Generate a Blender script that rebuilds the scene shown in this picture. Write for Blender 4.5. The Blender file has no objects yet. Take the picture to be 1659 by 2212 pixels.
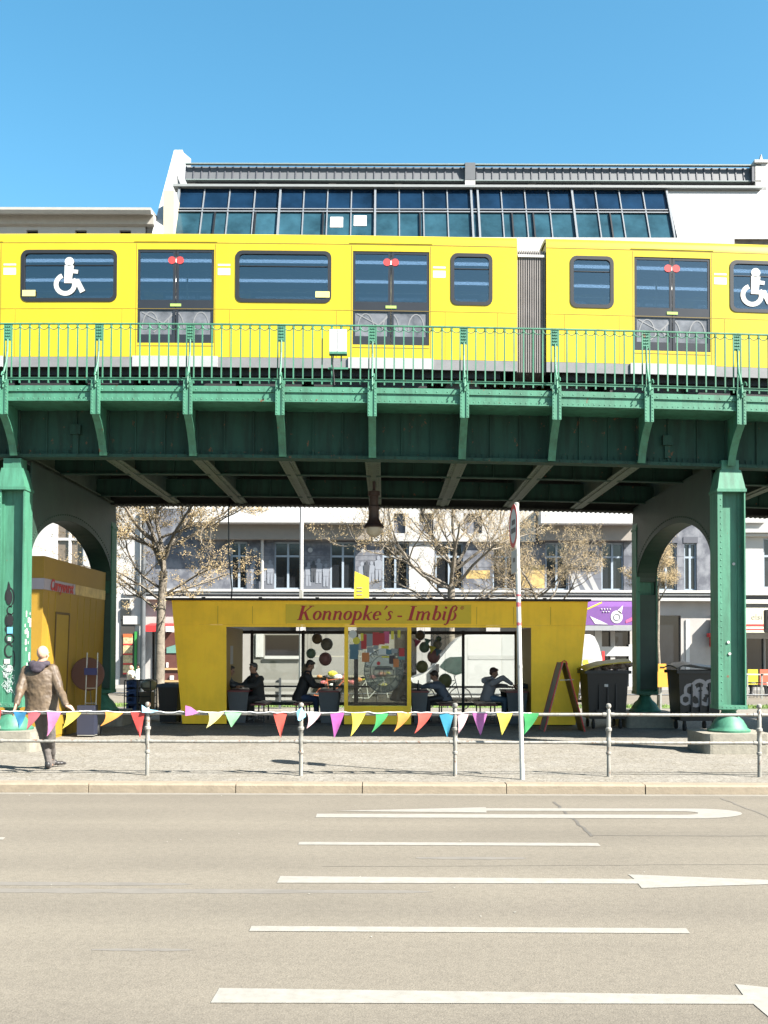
import bpy, bmesh, math, random
from mathutils import Vector, Matrix, noise as mnoise
R = math.radians
sc = bpy.context.scene
COL = sc.collection
# ------------------------------------------------------------------ camera
F = 2250.0; HC = 1.75; PITCH = R(1.5); ROLL = 0.003
SH = (296.0 / F) - math.tan(PITCH)
cam = bpy.data.cameras.new("camera")
cam.sensor_fit = 'HORIZONTAL'; cam.sensor_width = 36.0
cam.lens = 36.0 * F / 1659.0; cam.shift_y = SH * F / 1659.0
cam.clip_start = 0.1; cam.clip_end = 3000
co = bpy.data.objects.new("camera", cam); COL.objects.link(co)
CM = Matrix.Rotation(R(90) + PITCH, 4, 'X')
co.matrix_world = Matrix.Translation((0, 0, HC)) @ CM @ Matrix.Rotation(ROLL, 4, 'Z')
sc.camera = co
# ------------------------------------------------------------------ sky, sun, exposure
SUN = Vector((3.55, -2.3, 3.75)).normalized()
w = bpy.data.worlds.new("World"); sc.world = w; w.use_nodes = True
nt = w.node_tree
bg = nt.nodes["Background"]
sky = nt.nodes.new("ShaderNodeTexSky"); sky.sky_type = 'NISHITA'; sky.sun_disc = False
sky.sun_elevation = math.asin(SUN.z); sky.sun_rotation = math.atan2(SUN.x, SUN.y)
sky.altitude = 200; sky.air_density = 1.0; sky.dust_density = 1.2; sky.ozone_density = 1.5
hs = nt.nodes.new("ShaderNodeHueSaturation"); hs.inputs["Saturation"].default_value = 1.27; hs.inputs["Hue"].default_value = 0.477; hs.inputs["Value"].default_value = 1.22
nt.links.new(sky.outputs[0], hs.inputs["Color"])
nt.links.new(hs.outputs[0], bg.inputs["Color"])
bg.inputs["Strength"].default_value = 0.05
sl = bpy.data.lights.new("sun", 'SUN'); sl.energy = 5.0; sl.angle = R(0.5); sl.color = (1.0, 0.95, 0.87)
so = bpy.data.objects.new("sun", sl); COL.objects.link(so)
so.rotation_euler = SUN.to_track_quat('Z', 'Y').to_euler(); so.location = SUN * 60
sc.view_settings.view_transform = 'Standard'; sc.view_settings.look = 'None'
sc.view_settings.exposure = 2.2; sc.view_settings.gamma = 1.0
try:
    sc.cycles.max_bounces = 8; sc.cycles.transparent_max_bounces = 16; sc.cycles.use_denoising = True
except Exception: pass
# ------------------------------------------------------------------ helpers
def at(x, y, Y):
    d = CM.to_3x3() @ Vector(((x - 829.5) / F, (1106 - y) / F + SH, -1.0))
    k = Y / d.y
    return Vector((d.x * k, Y, HC + d.z * k))
def gp(x, y, z):
    d = CM.to_3x3() @ Vector(((x - 829.5) / F, (1106 - y) / F + SH, -1.0))
    k = (z - HC) / d.z
    return Vector((d.x * k, d.y * k, z))
def PX(x, Y, y=1400): return at(x, y, Y).x
def PZ(y, Y): return at(829.5, y, Y).z
W = {}
MATS = {}
def mat(name, col, rough=0.6, metal=0.0, var=0.12, scale=4.0, bump=0.0, bscale=40.0, spec=0.5, emit=None, estr=0.0, col2=None, thr=None, coat=0.0, stretch=None, k=0.64):
    if name in MATS: return MATS[name]
    col = tuple(v * k for v in col)
    if col2: col2 = tuple(v * k for v in col2)
    m = bpy.data.materials.new(name); m.use_nodes = True
    t = m.node_tree; N = t.nodes; L = t.links
    p = N["Principled BSDF"]
    p.inputs["Roughness"].default_value = rough; p.inputs["Metallic"].default_value = metal
    p.inputs["Specular IOR Level"].default_value = spec
    p.inputs["Coat Weight"].default_value = coat
    c = (col[0], col[1], col[2], 1)
    tc = N.new("ShaderNodeTexCoord"); mp = N.new("ShaderNodeMapping")
    L.new(tc.outputs["Object"], mp.inputs["Vector"])
    if stretch: mp.inputs["Scale"].default_value = stretch
    if var > 0 or col2:
        n = N.new("ShaderNodeTexNoise"); n.inputs["Scale"].default_value = scale; n.inputs["Detail"].default_value = 6
        n.inputs["Roughness"].default_value = 0.65
        L.new(mp.outputs[0], n.inputs["Vector"])
        rp = N.new("ShaderNodeValToRGB")
        if col2 is None:
            rp.color_ramp.elements[0].position = 0.3; rp.color_ramp.elements[1].position = 0.7
            rp.color_ramp.elements[0].color = tuple(max(0, v * (1 - var)) for v in col) + (1,)
            rp.color_ramp.elements[1].color = tuple(min(1, v * (1 + var)) for v in col) + (1,)
        else:
            a, b = thr or (0.4, 0.6)
            rp.color_ramp.elements[0].position = a; rp.color_ramp.elements[1].position = b
            rp.color_ramp.elements[0].color = c; rp.color_ramp.elements[1].color = tuple(col2) + (1,)
        L.new(n.outputs["Fac"], rp.inputs["Fac"]); L.new(rp.outputs["Color"], p.inputs["Base Color"])
    else:
        p.inputs["Base Color"].default_value = c
    if bump > 0:
        n2 = N.new("ShaderNodeTexNoise"); n2.inputs["Scale"].default_value = bscale; n2.inputs["Detail"].default_value = 5
        L.new(tc.outputs["Object"], n2.inputs["Vector"])
        b = N.new("ShaderNodeBump"); b.inputs["Strength"].default_value = bump; b.inputs["Distance"].default_value = 0.02
        L.new(n2.outputs["Fac"], b.inputs["Height"]); L.new(b.outputs["Normal"], p.inputs["Normal"])
    if emit:
        p.inputs["Emission Color"].default_value = tuple(emit) + (1,); p.inputs["Emission Strength"].default_value = estr
    MATS[name] = m
    return m
def paint(name, col, rough=0.6, k=0.64, rust=(0.10, 0.045, 0.02), rthr=0.70, dirt=0.72, sc_=1.0, bump=.12):
    """weathered paint: soft tone drift, rain streaks running down, chipped rusty spots"""
    if name in MATS: return MATS[name]
    m = bpy.data.materials.new(name); m.use_nodes = True; t = m.node_tree; N = t.nodes; L = t.links; p = N["Principled BSDF"]
    p.inputs["Roughness"].default_value = rough; tc = N.new("ShaderNodeTexCoord")
    def nz(scale, det, st):
        mp = N.new("ShaderNodeMapping"); mp.inputs["Scale"].default_value = st; L.new(tc.outputs["Object"], mp.inputs[0])
        n = N.new("ShaderNodeTexNoise"); n.inputs["Scale"].default_value = scale; n.inputs["Detail"].default_value = det; n.inputs["Roughness"].default_value = .65; L.new(mp.outputs[0], n.inputs[0]); return n
    def rp(n, a, b, ca, cb):
        r = N.new("ShaderNodeValToRGB"); r.color_ramp.elements[0].position = a; r.color_ramp.elements[1].position = b
        r.color_ramp.elements[0].color = tuple(ca) + (1,); r.color_ramp.elements[1].color = tuple(cb) + (1,); L.new(n.outputs["Fac"], r.inputs[0]); return r.outputs[0]
    c = [v * k for v in col]
    base = rp(nz(1.3 * sc_, 5, (1, 1, 1)), .3, .7, [v * .88 for v in c], [v * 1.1 for v in c])
    st = rp(nz(5 * sc_, 4, (1.6, 1.6, .18)), .36, .56, (dirt, dirt, dirt * .97), (1, 1, 1))
    x = N.new("ShaderNodeMix"); x.data_type = 'RGBA'; x.blend_type = 'MULTIPLY'; x.inputs[0].default_value = 1; L.new(base, x.inputs[6]); L.new(st, x.inputs[7])
    rn = nz(9 * sc_, 7, (1, 1, .7)); f = N.new("ShaderNodeMapRange"); f.inputs["From Min"].default_value = rthr; f.inputs["From Max"].default_value = rthr + .04; L.new(rn.outputs["Fac"], f.inputs["Value"])
    y = N.new("ShaderNodeMix"); y.data_type = 'RGBA'; L.new(f.outputs[0], y.inputs[0]); L.new(x.outputs[2], y.inputs[6]); y.inputs[7].default_value = tuple(rust) + (1,)
    L.new(y.outputs[2], p.inputs["Base Color"])
    b = N.new("ShaderNodeBump"); b.inputs["Strength"].default_value = bump; b.inputs["Distance"].default_value = .02; L.new(rn.outputs["Fac"], b.inputs["Height"]); L.new(b.outputs[0], p.inputs["Normal"])
    MATS[name] = m; return m
def glass(name, tint, gloss=0.25, rough=0.03):
    if name in MATS: return MATS[name]
    m = bpy.data.materials.new(name); m.use_nodes = True
    t = m.node_tree; N = t.nodes; L = t.links
    N.remove(N["Principled BSDF"]); out = N["Material Output"]
    tr = N.new("ShaderNodeBsdfTransparent"); tr.inputs[0].default_value = tuple(tint) + (1,)
    gl = N.new("ShaderNodeBsdfGlossy"); gl.inputs["Roughness"].default_value = rough
    lw = N.new("ShaderNodeLayerWeight"); lw.inputs[0].default_value = 0.5
    mr = N.new("ShaderNodeMapRange"); mr.inputs["To Min"].default_value = gloss * 0.3; mr.inputs["To Max"].default_value = min(1, gloss * 3)
    L.new(lw.outputs["Fresnel"], mr.inputs["Value"])
    mx = N.new("ShaderNodeMixShader"); L.new(mr.outputs[0], mx.inputs[0]); L.new(tr.outputs[0], mx.inputs[1]); L.new(gl.outputs[0], mx.inputs[2])
    L.new(mx.outputs[0], out.inputs["Surface"]); MATS[name] = m
    return m
class MB:
    def __init__(s): s.v = []; s.f = []; s.mi = []; s.cur = 0
    def add(s, vs, fs):
        o = len(s.v); s.v += [Vector(a) for a in vs]
        for f in fs: s.f.append([i + o for i in f]); s.mi.append(s.cur)
    def box(s, x0, x1, y0, y1, z0, z1):
        if x0 > x1: x0, x1 = x1, x0
        if y0 > y1: y0, y1 = y1, y0
        if z0 > z1: z0, z1 = z1, z0
        s.add([(x0,y0,z0),(x1,y0,z0),(x1,y1,z0),(x0,y1,z0),(x0,y0,z1),(x1,y0,z1),(x1,y1,z1),(x0,y1,z1)],
              [(0,3,2,1),(4,5,6,7),(0,1,5,4),(1,2,6,5),(2,3,7,6),(3,0,4,7)])
    def prism(s, poly, axis, a, b):
        # poly in the plane orthogonal to axis: 'x' -> (y,z), 'y' -> (x,z), 'z' -> (x,y)
        def P(u, v, k):
            return (k, u, v) if axis == 'x' else ((u, k, v) if axis == 'y' else (u, v, k))
        n = len(poly)
        vs = [P(u, v, a) for u, v in poly] + [P(u, v, b) for u, v in poly]
        s.add(vs, [list(range(n))[::-1], list(range(n, 2 * n))] + [(i, (i + 1) % n, (i + 1) % n + n, i + n) for i in range(n)])
    def tube(s, pts, r, n=6, r2=None, cap=True):
        pts = [Vector(p) for p in pts]; m = len(pts)
        rr = r if isinstance(r, (list, tuple)) else [r + (((r2 if r2 is not None else r) - r) * i / max(1, m - 1)) for i in range(m)]
        vs = []; up = None
        for i, p in enumerate(pts):
            d = (pts[min(i + 1, m - 1)] - pts[max(i - 1, 0)])
            if d.length < 1e-9: d = Vector((0, 0, 1))
            d.normalize()
            if up is None: up = Vector((0, 0, 1)) if abs(d.z) < 0.9 else Vector((1, 0, 0))
            a = d.cross(up)
            if a.length < 1e-6: a = d.orthogonal()
            a.normalize(); b = a.cross(d).normalized(); up = b
            for k in range(n):
                t = 2 * math.pi * k / n
                vs.append(p + a * (math.cos(t) * rr[i]) + b * (math.sin(t) * rr[i]))
        fs = []
        for i in range(m - 1):
            for k in range(n):
                k2 = (k + 1) % n
                fs.append((i * n + k, i * n + k2, (i + 1) * n + k2, (i + 1) * n + k))
        if cap: fs += [tuple(range(n))[::-1], tuple((m - 1) * n + k for k in range(n))]
        s.add(vs, fs)
    def lathe(s, prof, c, n=16, axis='z'):
        vs = []; fs = []; m = len(prof)
        for r, h in prof:
            for k in range(n):
                t = 2 * math.pi * k / n
                a, b = r * math.cos(t), r * math.sin(t)
                vs.append((c[0] + a, c[1] + b, c[2] + h) if axis == 'z' else ((c[0] + a, c[1] + h, c[2] + b) if axis == 'y' else (c[0] + h, c[1] + a, c[2] + b)))
        for i in range(m - 1):
            for k in range(n):
                k2 = (k + 1) % n; fs.append((i * n + k, i * n + k2, (i + 1) * n + k2, (i + 1) * n + k))
        fs += [tuple(range(n))[::-1], tuple((m - 1) * n + k for k in range(n))]
        s.add(vs, fs)
    def ball(s, c, r, n=10, m=7, rot=None):
        if not isinstance(r, (tuple, list)): r = (r, r, r)
        vs = []; fs = []
        for i in range(1, m):
            ph = math.pi * i / m
            for k in range(n):
                t = 2 * math.pi * k / n
                v = Vector((r[0] * math.sin(ph) * math.cos(t), r[1] * math.sin(ph) * math.sin(t), r[2] * math.cos(ph)))
                if rot: v = rot @ v
                vs.append(Vector(c) + v)
        top = Vector((0, 0, r[2])); bot = Vector((0, 0, -r[2]))
        if rot: top = rot @ top; bot = rot @ bot
        vs += [Vector(c) + top, Vector(c) + bot]; T = (m - 1) * n
        for i in range(m - 2):
            for k in range(n):
                k2 = (k + 1) % n; fs.append((i * n + k, (i + 1) * n + k, (i + 1) * n + k2, i * n + k2))
        for k in range(n):
            k2 = (k + 1) % n; fs.append((T, k, k2)); fs.append((T + 1, (m - 2) * n + k2, (m - 2) * n + k))
        s.add(vs, fs)
    def loft(s, pts, rad, l, f, n=28):
        """elliptical sections: rad = (across, deep) at each point"""
        vs = []; m = len(pts)
        for p, (a, c) in zip(pts, rad):
            for k in range(n):
                t = 2 * math.pi * k / n; vs.append(Vector(p) + l * a * math.cos(t) + f * c * math.sin(t))
        fs = [(i * n + k, i * n + (k + 1) % n, (i + 1) * n + (k + 1) % n, (i + 1) * n + k) for i in range(m - 1) for k in range(n)]
        s.add(vs, fs + [tuple(range(n))[::-1], tuple((m - 1) * n + k for k in range(n))])
    def cap(s, p0, r0, p1, r1, n=10):
        p0 = Vector(p0); p1 = Vector(p1); d = (p1 - p0)
        L_ = d.length
        if L_ < 1e-6: s.ball(p0, r0); return
        d.normalize(); pts = []; rr = []
        for a in (85, 60, 30): pts.append(p0 - d * r0 * math.sin(R(a))); rr.append(r0 * math.cos(R(a)))
        pts += [p0, p1]; rr += [r0, r1]
        for a in (30, 60, 85): pts.append(p1 + d * r1 * math.sin(R(a))); rr.append(r1 * math.cos(R(a)))
        s.tube(pts, rr, n)
    def rivet(s, x, y, z, r=0.014, ax='y'):
        n = 6; vs = []
        for k in range(n):
            t = 2 * math.pi * k / n; a, b = r * math.cos(t), r * math.sin(t)
            vs.append((x + a, y, z + b) if ax == 'y' else ((x, y + a, z + b) if ax == 'x' else (x + a, y + b, z)))
        h = r * 0.8
        vs.append((x, y - h, z) if ax == 'y' else ((x + h, y, z) if ax == 'x' else (x, y, z - h)))
        s.add(vs, [(k, (k + 1) % n, n) for k in range(n)])
    def build(s, name, m, parent=None, origin=None, smooth=False, warp=None, fix=True):
        vs = s.v
        off = Vector(W.get(parent.name, (0, 0, 0))) if parent else Vector(origin or (0, 0, 0))
        me = bpy.data.meshes.new(name)
        me.from_pydata([v - off for v in vs], [], s.f)
        ms = m if isinstance(m, (list, tuple)) else [m]
        for a in ms: me.materials.append(a)
        if len(ms) > 1: me.polygons.foreach_set("material_index", s.mi)
        if fix:
            bm = bmesh.new(); bm.from_mesh(me); bmesh.ops.recalc_face_normals(bm, faces=bm.faces)
            if warp:
                xs = [v.co.x for v in bm.verts]; a = min(xs) + off.x; c = max(xs) + off.x; k = math.floor(a) + 1
                if any(e.calc_length() > 1.2 for e in bm.edges):
                    while k < c:
                        bmesh.ops.bisect_plane(bm, geom=bm.verts[:] + bm.edges[:] + bm.faces[:], dist=1e-5, plane_co=(k - off.x, 0, 0), plane_no=(1, 0, 0)); k += 1
                for v in bm.verts: v.co.z += warp(v.co.x + off.x)
            bm.to_mesh(me); bm.free()
        if smooth:
            me.polygons.foreach_set("use_smooth", [True] * len(me.polygons))
            try: me.set_sharp_from_angle(angle=R(40))
            except Exception: pass
        me.update()
        o = bpy.data.objects.new(name, me); COL.objects.link(o)
        if parent: o.parent = parent; W[o.name] = off
        else: o.location = off; W[o.name] = off
        return o
def tag(o, label, cat, group=None, kind=None):
    o['label'] = label; o['category'] = cat
    if group: o['group'] = group
    if kind: o['kind'] = kind
    return o
def struct(o, kind='structure'): o['kind'] = kind; return o
def thing(name, label, cat, loc, group=None):
    o = bpy.data.objects.new(name, None); COL.objects.link(o); o.location = loc; o.empty_display_size = 0.2
    W[o.name] = Vector(loc); tag(o, label, cat, group); return o
def dup(root, loc, rz=0.0, label=None, scale=None):
    def cp(o, par):
        c = o.copy(); COL.objects.link(c); c.parent = par
        for ch in list(o.children): cp(ch, c)
        return c
    r = cp(root, None); r.location = loc; r.rotation_euler = (0, 0, rz)
    if scale: r.scale = scale
    if label: r['label'] = label
    return r
def holes(mb, x0, x1, z0, z1, hs, y0, y1):
    """a wall in the xz plane, between y0 and y1, with rectangular openings hs=(a,b,c,d)"""
    xs = sorted(set([x0, x1] + [min(max(v, x0), x1) for h in hs for v in h[:2]]))
    for a, b in zip(xs[:-1], xs[1:]):
        if b - a < 1e-6: continue
        cx = (a + b) / 2; cuts = sorted([(h[2], h[3]) for h in hs if h[0] < cx < h[1]])
        z = z0
        for c, d in cuts:
            if c > z: mb.box(a, b, y0, y1, z, c)
            z = max(z, d)
        if z < z1: mb.box(a, b, y0, y1, z, z1)
def rrect(x0, x1, z0, z1, r, n=4):
    pts = []
    for cx, cz, a0 in ((x1 - r, z1 - r, 0), (x0 + r, z1 - r, 90), (x0 + r, z0 + r, 180), (x1 - r, z0 + r, 270)):
        for i in range(n + 1):
            t = R(a0 + 90 * i / n); pts.append((cx + r * math.cos(t), cz + r * math.sin(t)))
    return pts
def ring(mb, outer, inner, axis, a, b):
    def P(u, v, k): return (k, u, v) if axis == 'x' else ((u, k, v) if axis == 'y' else (u, v, k))
    n = len(outer)
    vs = [P(*p, a) for p in outer] + [P(*p, a) for p in inner] + [P(*p, b) for p in outer] + [P(*p, b) for p in inner]
    fs = []
    for i in range(n):
        j = (i + 1) % n
        fs += [(i, j, n + j, n + i), (2*n + i, 3*n + i, 3*n + j, 2*n + j), (i, 2*n + i, 2*n + j, j), (n + i, n + j, 3*n + j, 3*n + i)]
    mb.add(vs, fs)
def circ(cx, cz, r, n=20, rz=None): return [(cx + r * math.cos(2*math.pi*i/n), cz + (rz or r) * math.sin(2*math.pi*i/n)) for i in range(n)]
def ribbon(mb, pts, y, axis='y', th=0.004, shear=0.0, sc_=1.0, ox=0.0, oz=0.0, flip=1):
    """calligraphic stroke: pts=(x,z,width) in letter units"""
    P = [Vector(((p[0] + p[1] * shear), p[1])) * sc_ for p in pts]; n = len(P); Lf = []; Rt = []
    for i in range(n):
        d = P[min(i + 1, n - 1)] - P[max(i - 1, 0)]
        if d.length < 1e-9: d = Vector((1, 0))
        d.normalize(); nn = Vector((-d.y, d.x)) * pts[i][2] * sc_ / 2
        Lf.append(P[i] + nn); Rt.append(P[i] - nn)
    def Q(p, k): return (ox + flip * p.x, k, oz + p.y) if axis == 'y' else (k, ox + flip * p.x, oz + p.y)
    vs = [Q(p, y) for p in Lf] + [Q(p, y) for p in Rt] + [Q(p, y - th) for p in Lf] + [Q(p, y - th) for p in Rt]
    fs = []
    for i in range(n - 1):
        fs += [(i, i+1, n+i+1, n+i), (2*n+i, 3*n+i, 3*n+i+1, 2*n+i+1), (i, 2*n+i, 2*n+i+1, i+1), (n+i, n+i+1, 3*n+i+1, 3*n+i)]
    fs += [(0, n, 3*n, 2*n), (n-1, 2*n-1+2*n, 2*n-1, 0 + n - 1)][:1]
    mb.add(vs, fs)
def text_geo(s_, size, shear=0.0, bold=0.0, depth=0.002):
    c = bpy.data.curves.new("lettering", 'FONT'); c.body = s_; c.size = size; c.shear = shear; c.offset = bold
    c.align_x = 'CENTER'; c.align_y = 'CENTER'; c.extrude = depth; c.resolution_u = 3
    o = bpy.data.objects.new("lettering", c); COL.objects.link(o); bpy.context.view_layer.update()
    me = bpy.data.meshes.new_from_object(o.evaluated_get(bpy.context.evaluated_depsgraph_get()))
    v = [x.co.copy() for x in me.vertices]; f = [list(p.vertices) for p in me.polygons]
    bpy.data.objects.remove(o); bpy.data.curves.remove(c); bpy.data.meshes.remove(me)
    return v, f
def text(name, s_, m, parent, loc, size, rot=(R(90), 0, 0), shear=0.0, bold=0.0, mb=None):
    from mathutils import Euler
    v, f = text_geo(s_, size, shear, bold); M = Euler(rot).to_matrix(); q = mb or MB(); L_ = Vector(loc)
    q.add([M @ x + L_ for x in v], f)
    return None if mb else q.build(name, m, parent, fix=False)
# ------------------------------------------------------------------ palette
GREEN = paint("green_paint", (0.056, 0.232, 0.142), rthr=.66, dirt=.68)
GREEN_SHADE = paint("shaded_green_paint", (0.010, 0.062, 0.040), .85, rthr=.64, dirt=.6)  # GREEN darkened to stand for the shade on girder web and stringers
DSTEEL = mat("dark_steel", (0.016, 0.02, 0.016), 0.75, var=0.4, scale=3)  # near-black steel of the rear girder and deck
YEL = paint("train_yellow", (0.62, 0.475, 0.014), .38, rthr=2, dirt=.93, sc_=.5, bump=0)
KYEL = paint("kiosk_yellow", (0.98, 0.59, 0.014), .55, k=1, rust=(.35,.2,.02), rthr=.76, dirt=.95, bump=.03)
BLACK = mat("black_frame", (0.006, 0.006, 0.007), 0.45, var=0.1)
BROWNB = mat("dark_brown_frame", (0.016, 0.01, 0.008), 0.5, var=0.15)
WHITE = mat("white_paint", (0.60, 0.60, 0.59), 0.6, var=0.05, scale=2)
RENDERW = mat("white_render", (0.48, 0.475, 0.46), 0.85, var=0.06, scale=1.2, bump=0.1, bscale=30)
GREYF = mat("grey_facade", (0.085, 0.092, 0.115), 0.8, col2=(0.20, 0.21, 0.235), thr=(.42, .6), scale=1.5)
STONE = mat("granite", (0.27, 0.25, 0.20), 0.85, var=0.18, scale=9, bump=0.3, bscale=30)
GALV = mat("galvanised_steel", (0.45, 0.45, 0.41), 0.45, metal=0.35, var=0.2, scale=8)
DGREY = mat("dark_grey_metal", (0.10, 0.11, 0.12), 0.5, var=0.15)
MGREY = mat("mid_grey", (0.28, 0.29, 0.30), 0.6, var=0.1)
RED = mat("red_paint", (0.60, 0.03, 0.03), 0.5, var=0.08)
MAROON = mat("maroon_letters", (0.55, 0.012, 0.012), 0.5, var=0.03)
RUBBER = mat("rubber", (0.02, 0.02, 0.02), 0.85, var=0.1)
def cm(name, c, r=0.6, **k): return mat(name, c, r, **({'var': 0.06} | k))
# ================================================================== ground
def asphalt():
    m = bpy.data.materials.new("asphalt"); m.use_nodes = True; t = m.node_tree; N = t.nodes; L = t.links; p = N["Principled BSDF"]
    p.inputs["Roughness"].default_value = 0.9; p.inputs["Specular IOR Level"].default_value = 0.25
    tc = N.new("ShaderNodeTexCoord")
    def nz(s, d, st=None):
        n = N.new("ShaderNodeTexNoise"); n.inputs["Scale"].default_value = s; n.inputs["Detail"].default_value = d
        if st:
            mp = N.new("ShaderNodeMapping"); mp.inputs["Scale"].default_value = st; L.new(tc.outputs["Object"], mp.inputs[0]); L.new(mp.outputs[0], n.inputs[0])
        else: L.new(tc.outputs["Object"], n.inputs[0])
        return n
    def ramp(n, a, b, ca, cb):
        r = N.new("ShaderNodeValToRGB"); r.color_ramp.elements[0].position = a; r.color_ramp.elements[1].position = b
        r.color_ramp.elements[0].color = ca + (1,); r.color_ramp.elements[1].color = cb + (1,); L.new(n.outputs["Fac"], r.inputs[0]); return r
    def mul(a, b):
        x = N.new("ShaderNodeMix"); x.data_type = 'RGBA'; x.blend_type = 'MULTIPLY'; x.inputs[0].default_value = 1
        L.new(a, x.inputs[6]); L.new(b, x.inputs[7]); return x.outputs[2]
    big = ramp(nz(0.35, 4), 0.3, 0.7, (0.122, 0.108, 0.086), (0.141, 0.125, 0.099))
    lane = ramp(nz(1.0, 3, (0.03, 1.1, 1)), 0.35, 0.65, (0.86, 0.86, 0.87), (1.02, 1.02, 1.02))
    fine = ramp(nz(90, 3), 0.3, 0.7, (0.78, 0.78, 0.78), (1.2, 1.2, 1.2))
    spk = ramp(nz(22, 2), 0.25, 0.6, (0.9, 0.9, 0.9), (1.04, 1.04, 1.04))
    c = mul(mul(mul(big.outputs[0], lane.outputs[0]), fine.outputs[0]), spk.outputs[0]); L.new(c, p.inputs["Base Color"])
    b = N.new("ShaderNodeBump"); b.inputs["Strength"].default_value = 0.35; b.inputs["Distance"].default_value = 0.01
    n = nz(120, 2); L.new(n.outputs["Fac"], b.inputs["Height"]); L.new(b.outputs[0], p.inputs["Normal"])
    return m
ASPH = asphalt()
def cobble():
    m = bpy.data.materials.new("small_paving_stones"); m.use_nodes = True; t = m.node_tree; N = t.nodes; L = t.links; p = N["Principled BSDF"]
    p.inputs["Roughness"].default_value = 0.9; p.inputs["Specular IOR Level"].default_value = 0.2
    tc = N.new("ShaderNodeTexCoord")
    v = N.new("ShaderNodeTexVoronoi"); v.inputs["Scale"].default_value = 15; L.new(tc.outputs["Object"], v.inputs[0])
    v2 = N.new("ShaderNodeTexVoronoi"); v2.feature = 'DISTANCE_TO_EDGE'; v2.inputs["Scale"].default_value = 15; L.new(tc.outputs["Object"], v2.inputs[0])
    r = N.new("ShaderNodeValToRGB"); r.color_ramp.elements[0].color = (0.15, 0.141, 0.124, 1); r.color_ramp.elements[1].color = (0.225, 0.212, 0.186, 1)
    L.new(v.outputs["Color"], r.inputs[0])
    r2 = N.new("ShaderNodeValToRGB"); r2.color_ramp.elements[0].position = 0.0; r2.color_ramp.elements[1].position = 0.09
    r2.color_ramp.elements[0].color = (0.55, 0.52, 0.45, 1); r2.color_ramp.elements[1].color = (1, 1, 1, 1); L.new(v2.outputs["Distance"], r2.inputs[0])
    n = N.new("ShaderNodeTexNoise"); n.inputs["Scale"].default_value = 1.3; n.inputs["Detail"].default_value = 5; L.new(tc.outputs["Object"], n.inputs[0])
    r3 = N.new("ShaderNodeValToRGB"); r3.color_ramp.elements[0].position = 0.3; r3.color_ramp.elements[0].color = (0.84, 0.82, 0.78, 1); r3.color_ramp.elements[1].position = 0.7
    L.new(n.outputs["Fac"], r3.inputs[0])
    a = N.new("ShaderNodeMix"); a.data_type = 'RGBA'; a.blend_type = 'MULTIPLY'; a.inputs[0].default_value = 1; L.new(r.outputs[0], a.inputs[6]); L.new(r2.outputs[0], a.inputs[7])
    b = N.new("ShaderNodeMix"); b.data_type = 'RGBA'; b.blend_type = 'MULTIPLY'; b.inputs[0].default_value = 1; L.new(a.outputs[2], b.inputs[6]); L.new(r3.outputs[0], b.inputs[7])
    L.new(b.outputs[2], p.inputs["Base Color"])
    bp = N.new("ShaderNodeBump"); bp.inputs["Strength"].default_value = 0.5; bp.inputs["Distance"].default_value = 0.01
    L.new(r2.outputs[0], bp.inputs["Height"]); L.new(bp.outputs[0], p.inputs["Normal"])
    return m
COB = cobble()
def sheet(name, x0, x1, y0, y1, z, m, kind='structure'):
    b = MB(); b.add([(x0,y0,z),(x1,y0,z),(x1,y1,z),(x0,y1,z)], [(0,1,2,3)]); return struct(b.build(name, m, fix=False), kind)
KY = 13.49
sheet("ground", -900, 900, -900, 900, -0.15, mat("far_ground", (0.2, 0.19, 0.17), 0.95))
sheet("road", -120, 120, -24, KY, -0.12, ASPH)
b = MB(); b.box(-120, 120, KY + 0.27, 33.5, -0.13, 0.0); struct(b.build("pavement", COB))
# kerb stones, each with a small gap
KST = mat("kerb_granite", (0.275, 0.225, 0.16), 0.85, var=0.16, scale=6, bump=0.25, bscale=40)
b = MB(); random.seed(4); x = -30.0; joints = [gp(505, 1700, 0).x, gp(783, 1700, 0).x, gp(1100, 1700, 0).x, gp(1405, 1700, 0).x]
xs = sorted([-30.0] + joints + [joints[0] - 1.9 * k for k in range(1, 14)] + [joints[3] + 1.9 * k for k in range(1, 14)])
for a, c in zip(xs[:-1], xs[1:]):
    h = random.uniform(-0.004, 0.004); yy = KY + random.uniform(-0.008, 0.008)
    b.prism([(yy, -0.14), (yy, -0.018 + h), (yy + 0.025, 0.006 + h), (KY + 0.268, 0.006 + h), (KY + 0.268, -0.14)], 'x', a + 0.006, c - 0.006)
struct(b.build("kerb", KST))
b = MB(); b.box(-30, 30, KY - 0.16, KY - 0.014, -0.13, -0.112); struct(b.build("gutter", mat("gutter_strip", (0.22,0.20,0.165), 0.9, var=0.12, scale=5)))
sheet("far_road", -120, 120, 33.6, 45.5, -0.12, ASPH)
b = MB(); b.box(-120, 120, 45.5, 90, -0.13, 0.0); struct(b.build("far_pavement", mat("far_slabs", (0.25,0.24,0.22), 0.9, scale=2)))
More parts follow.
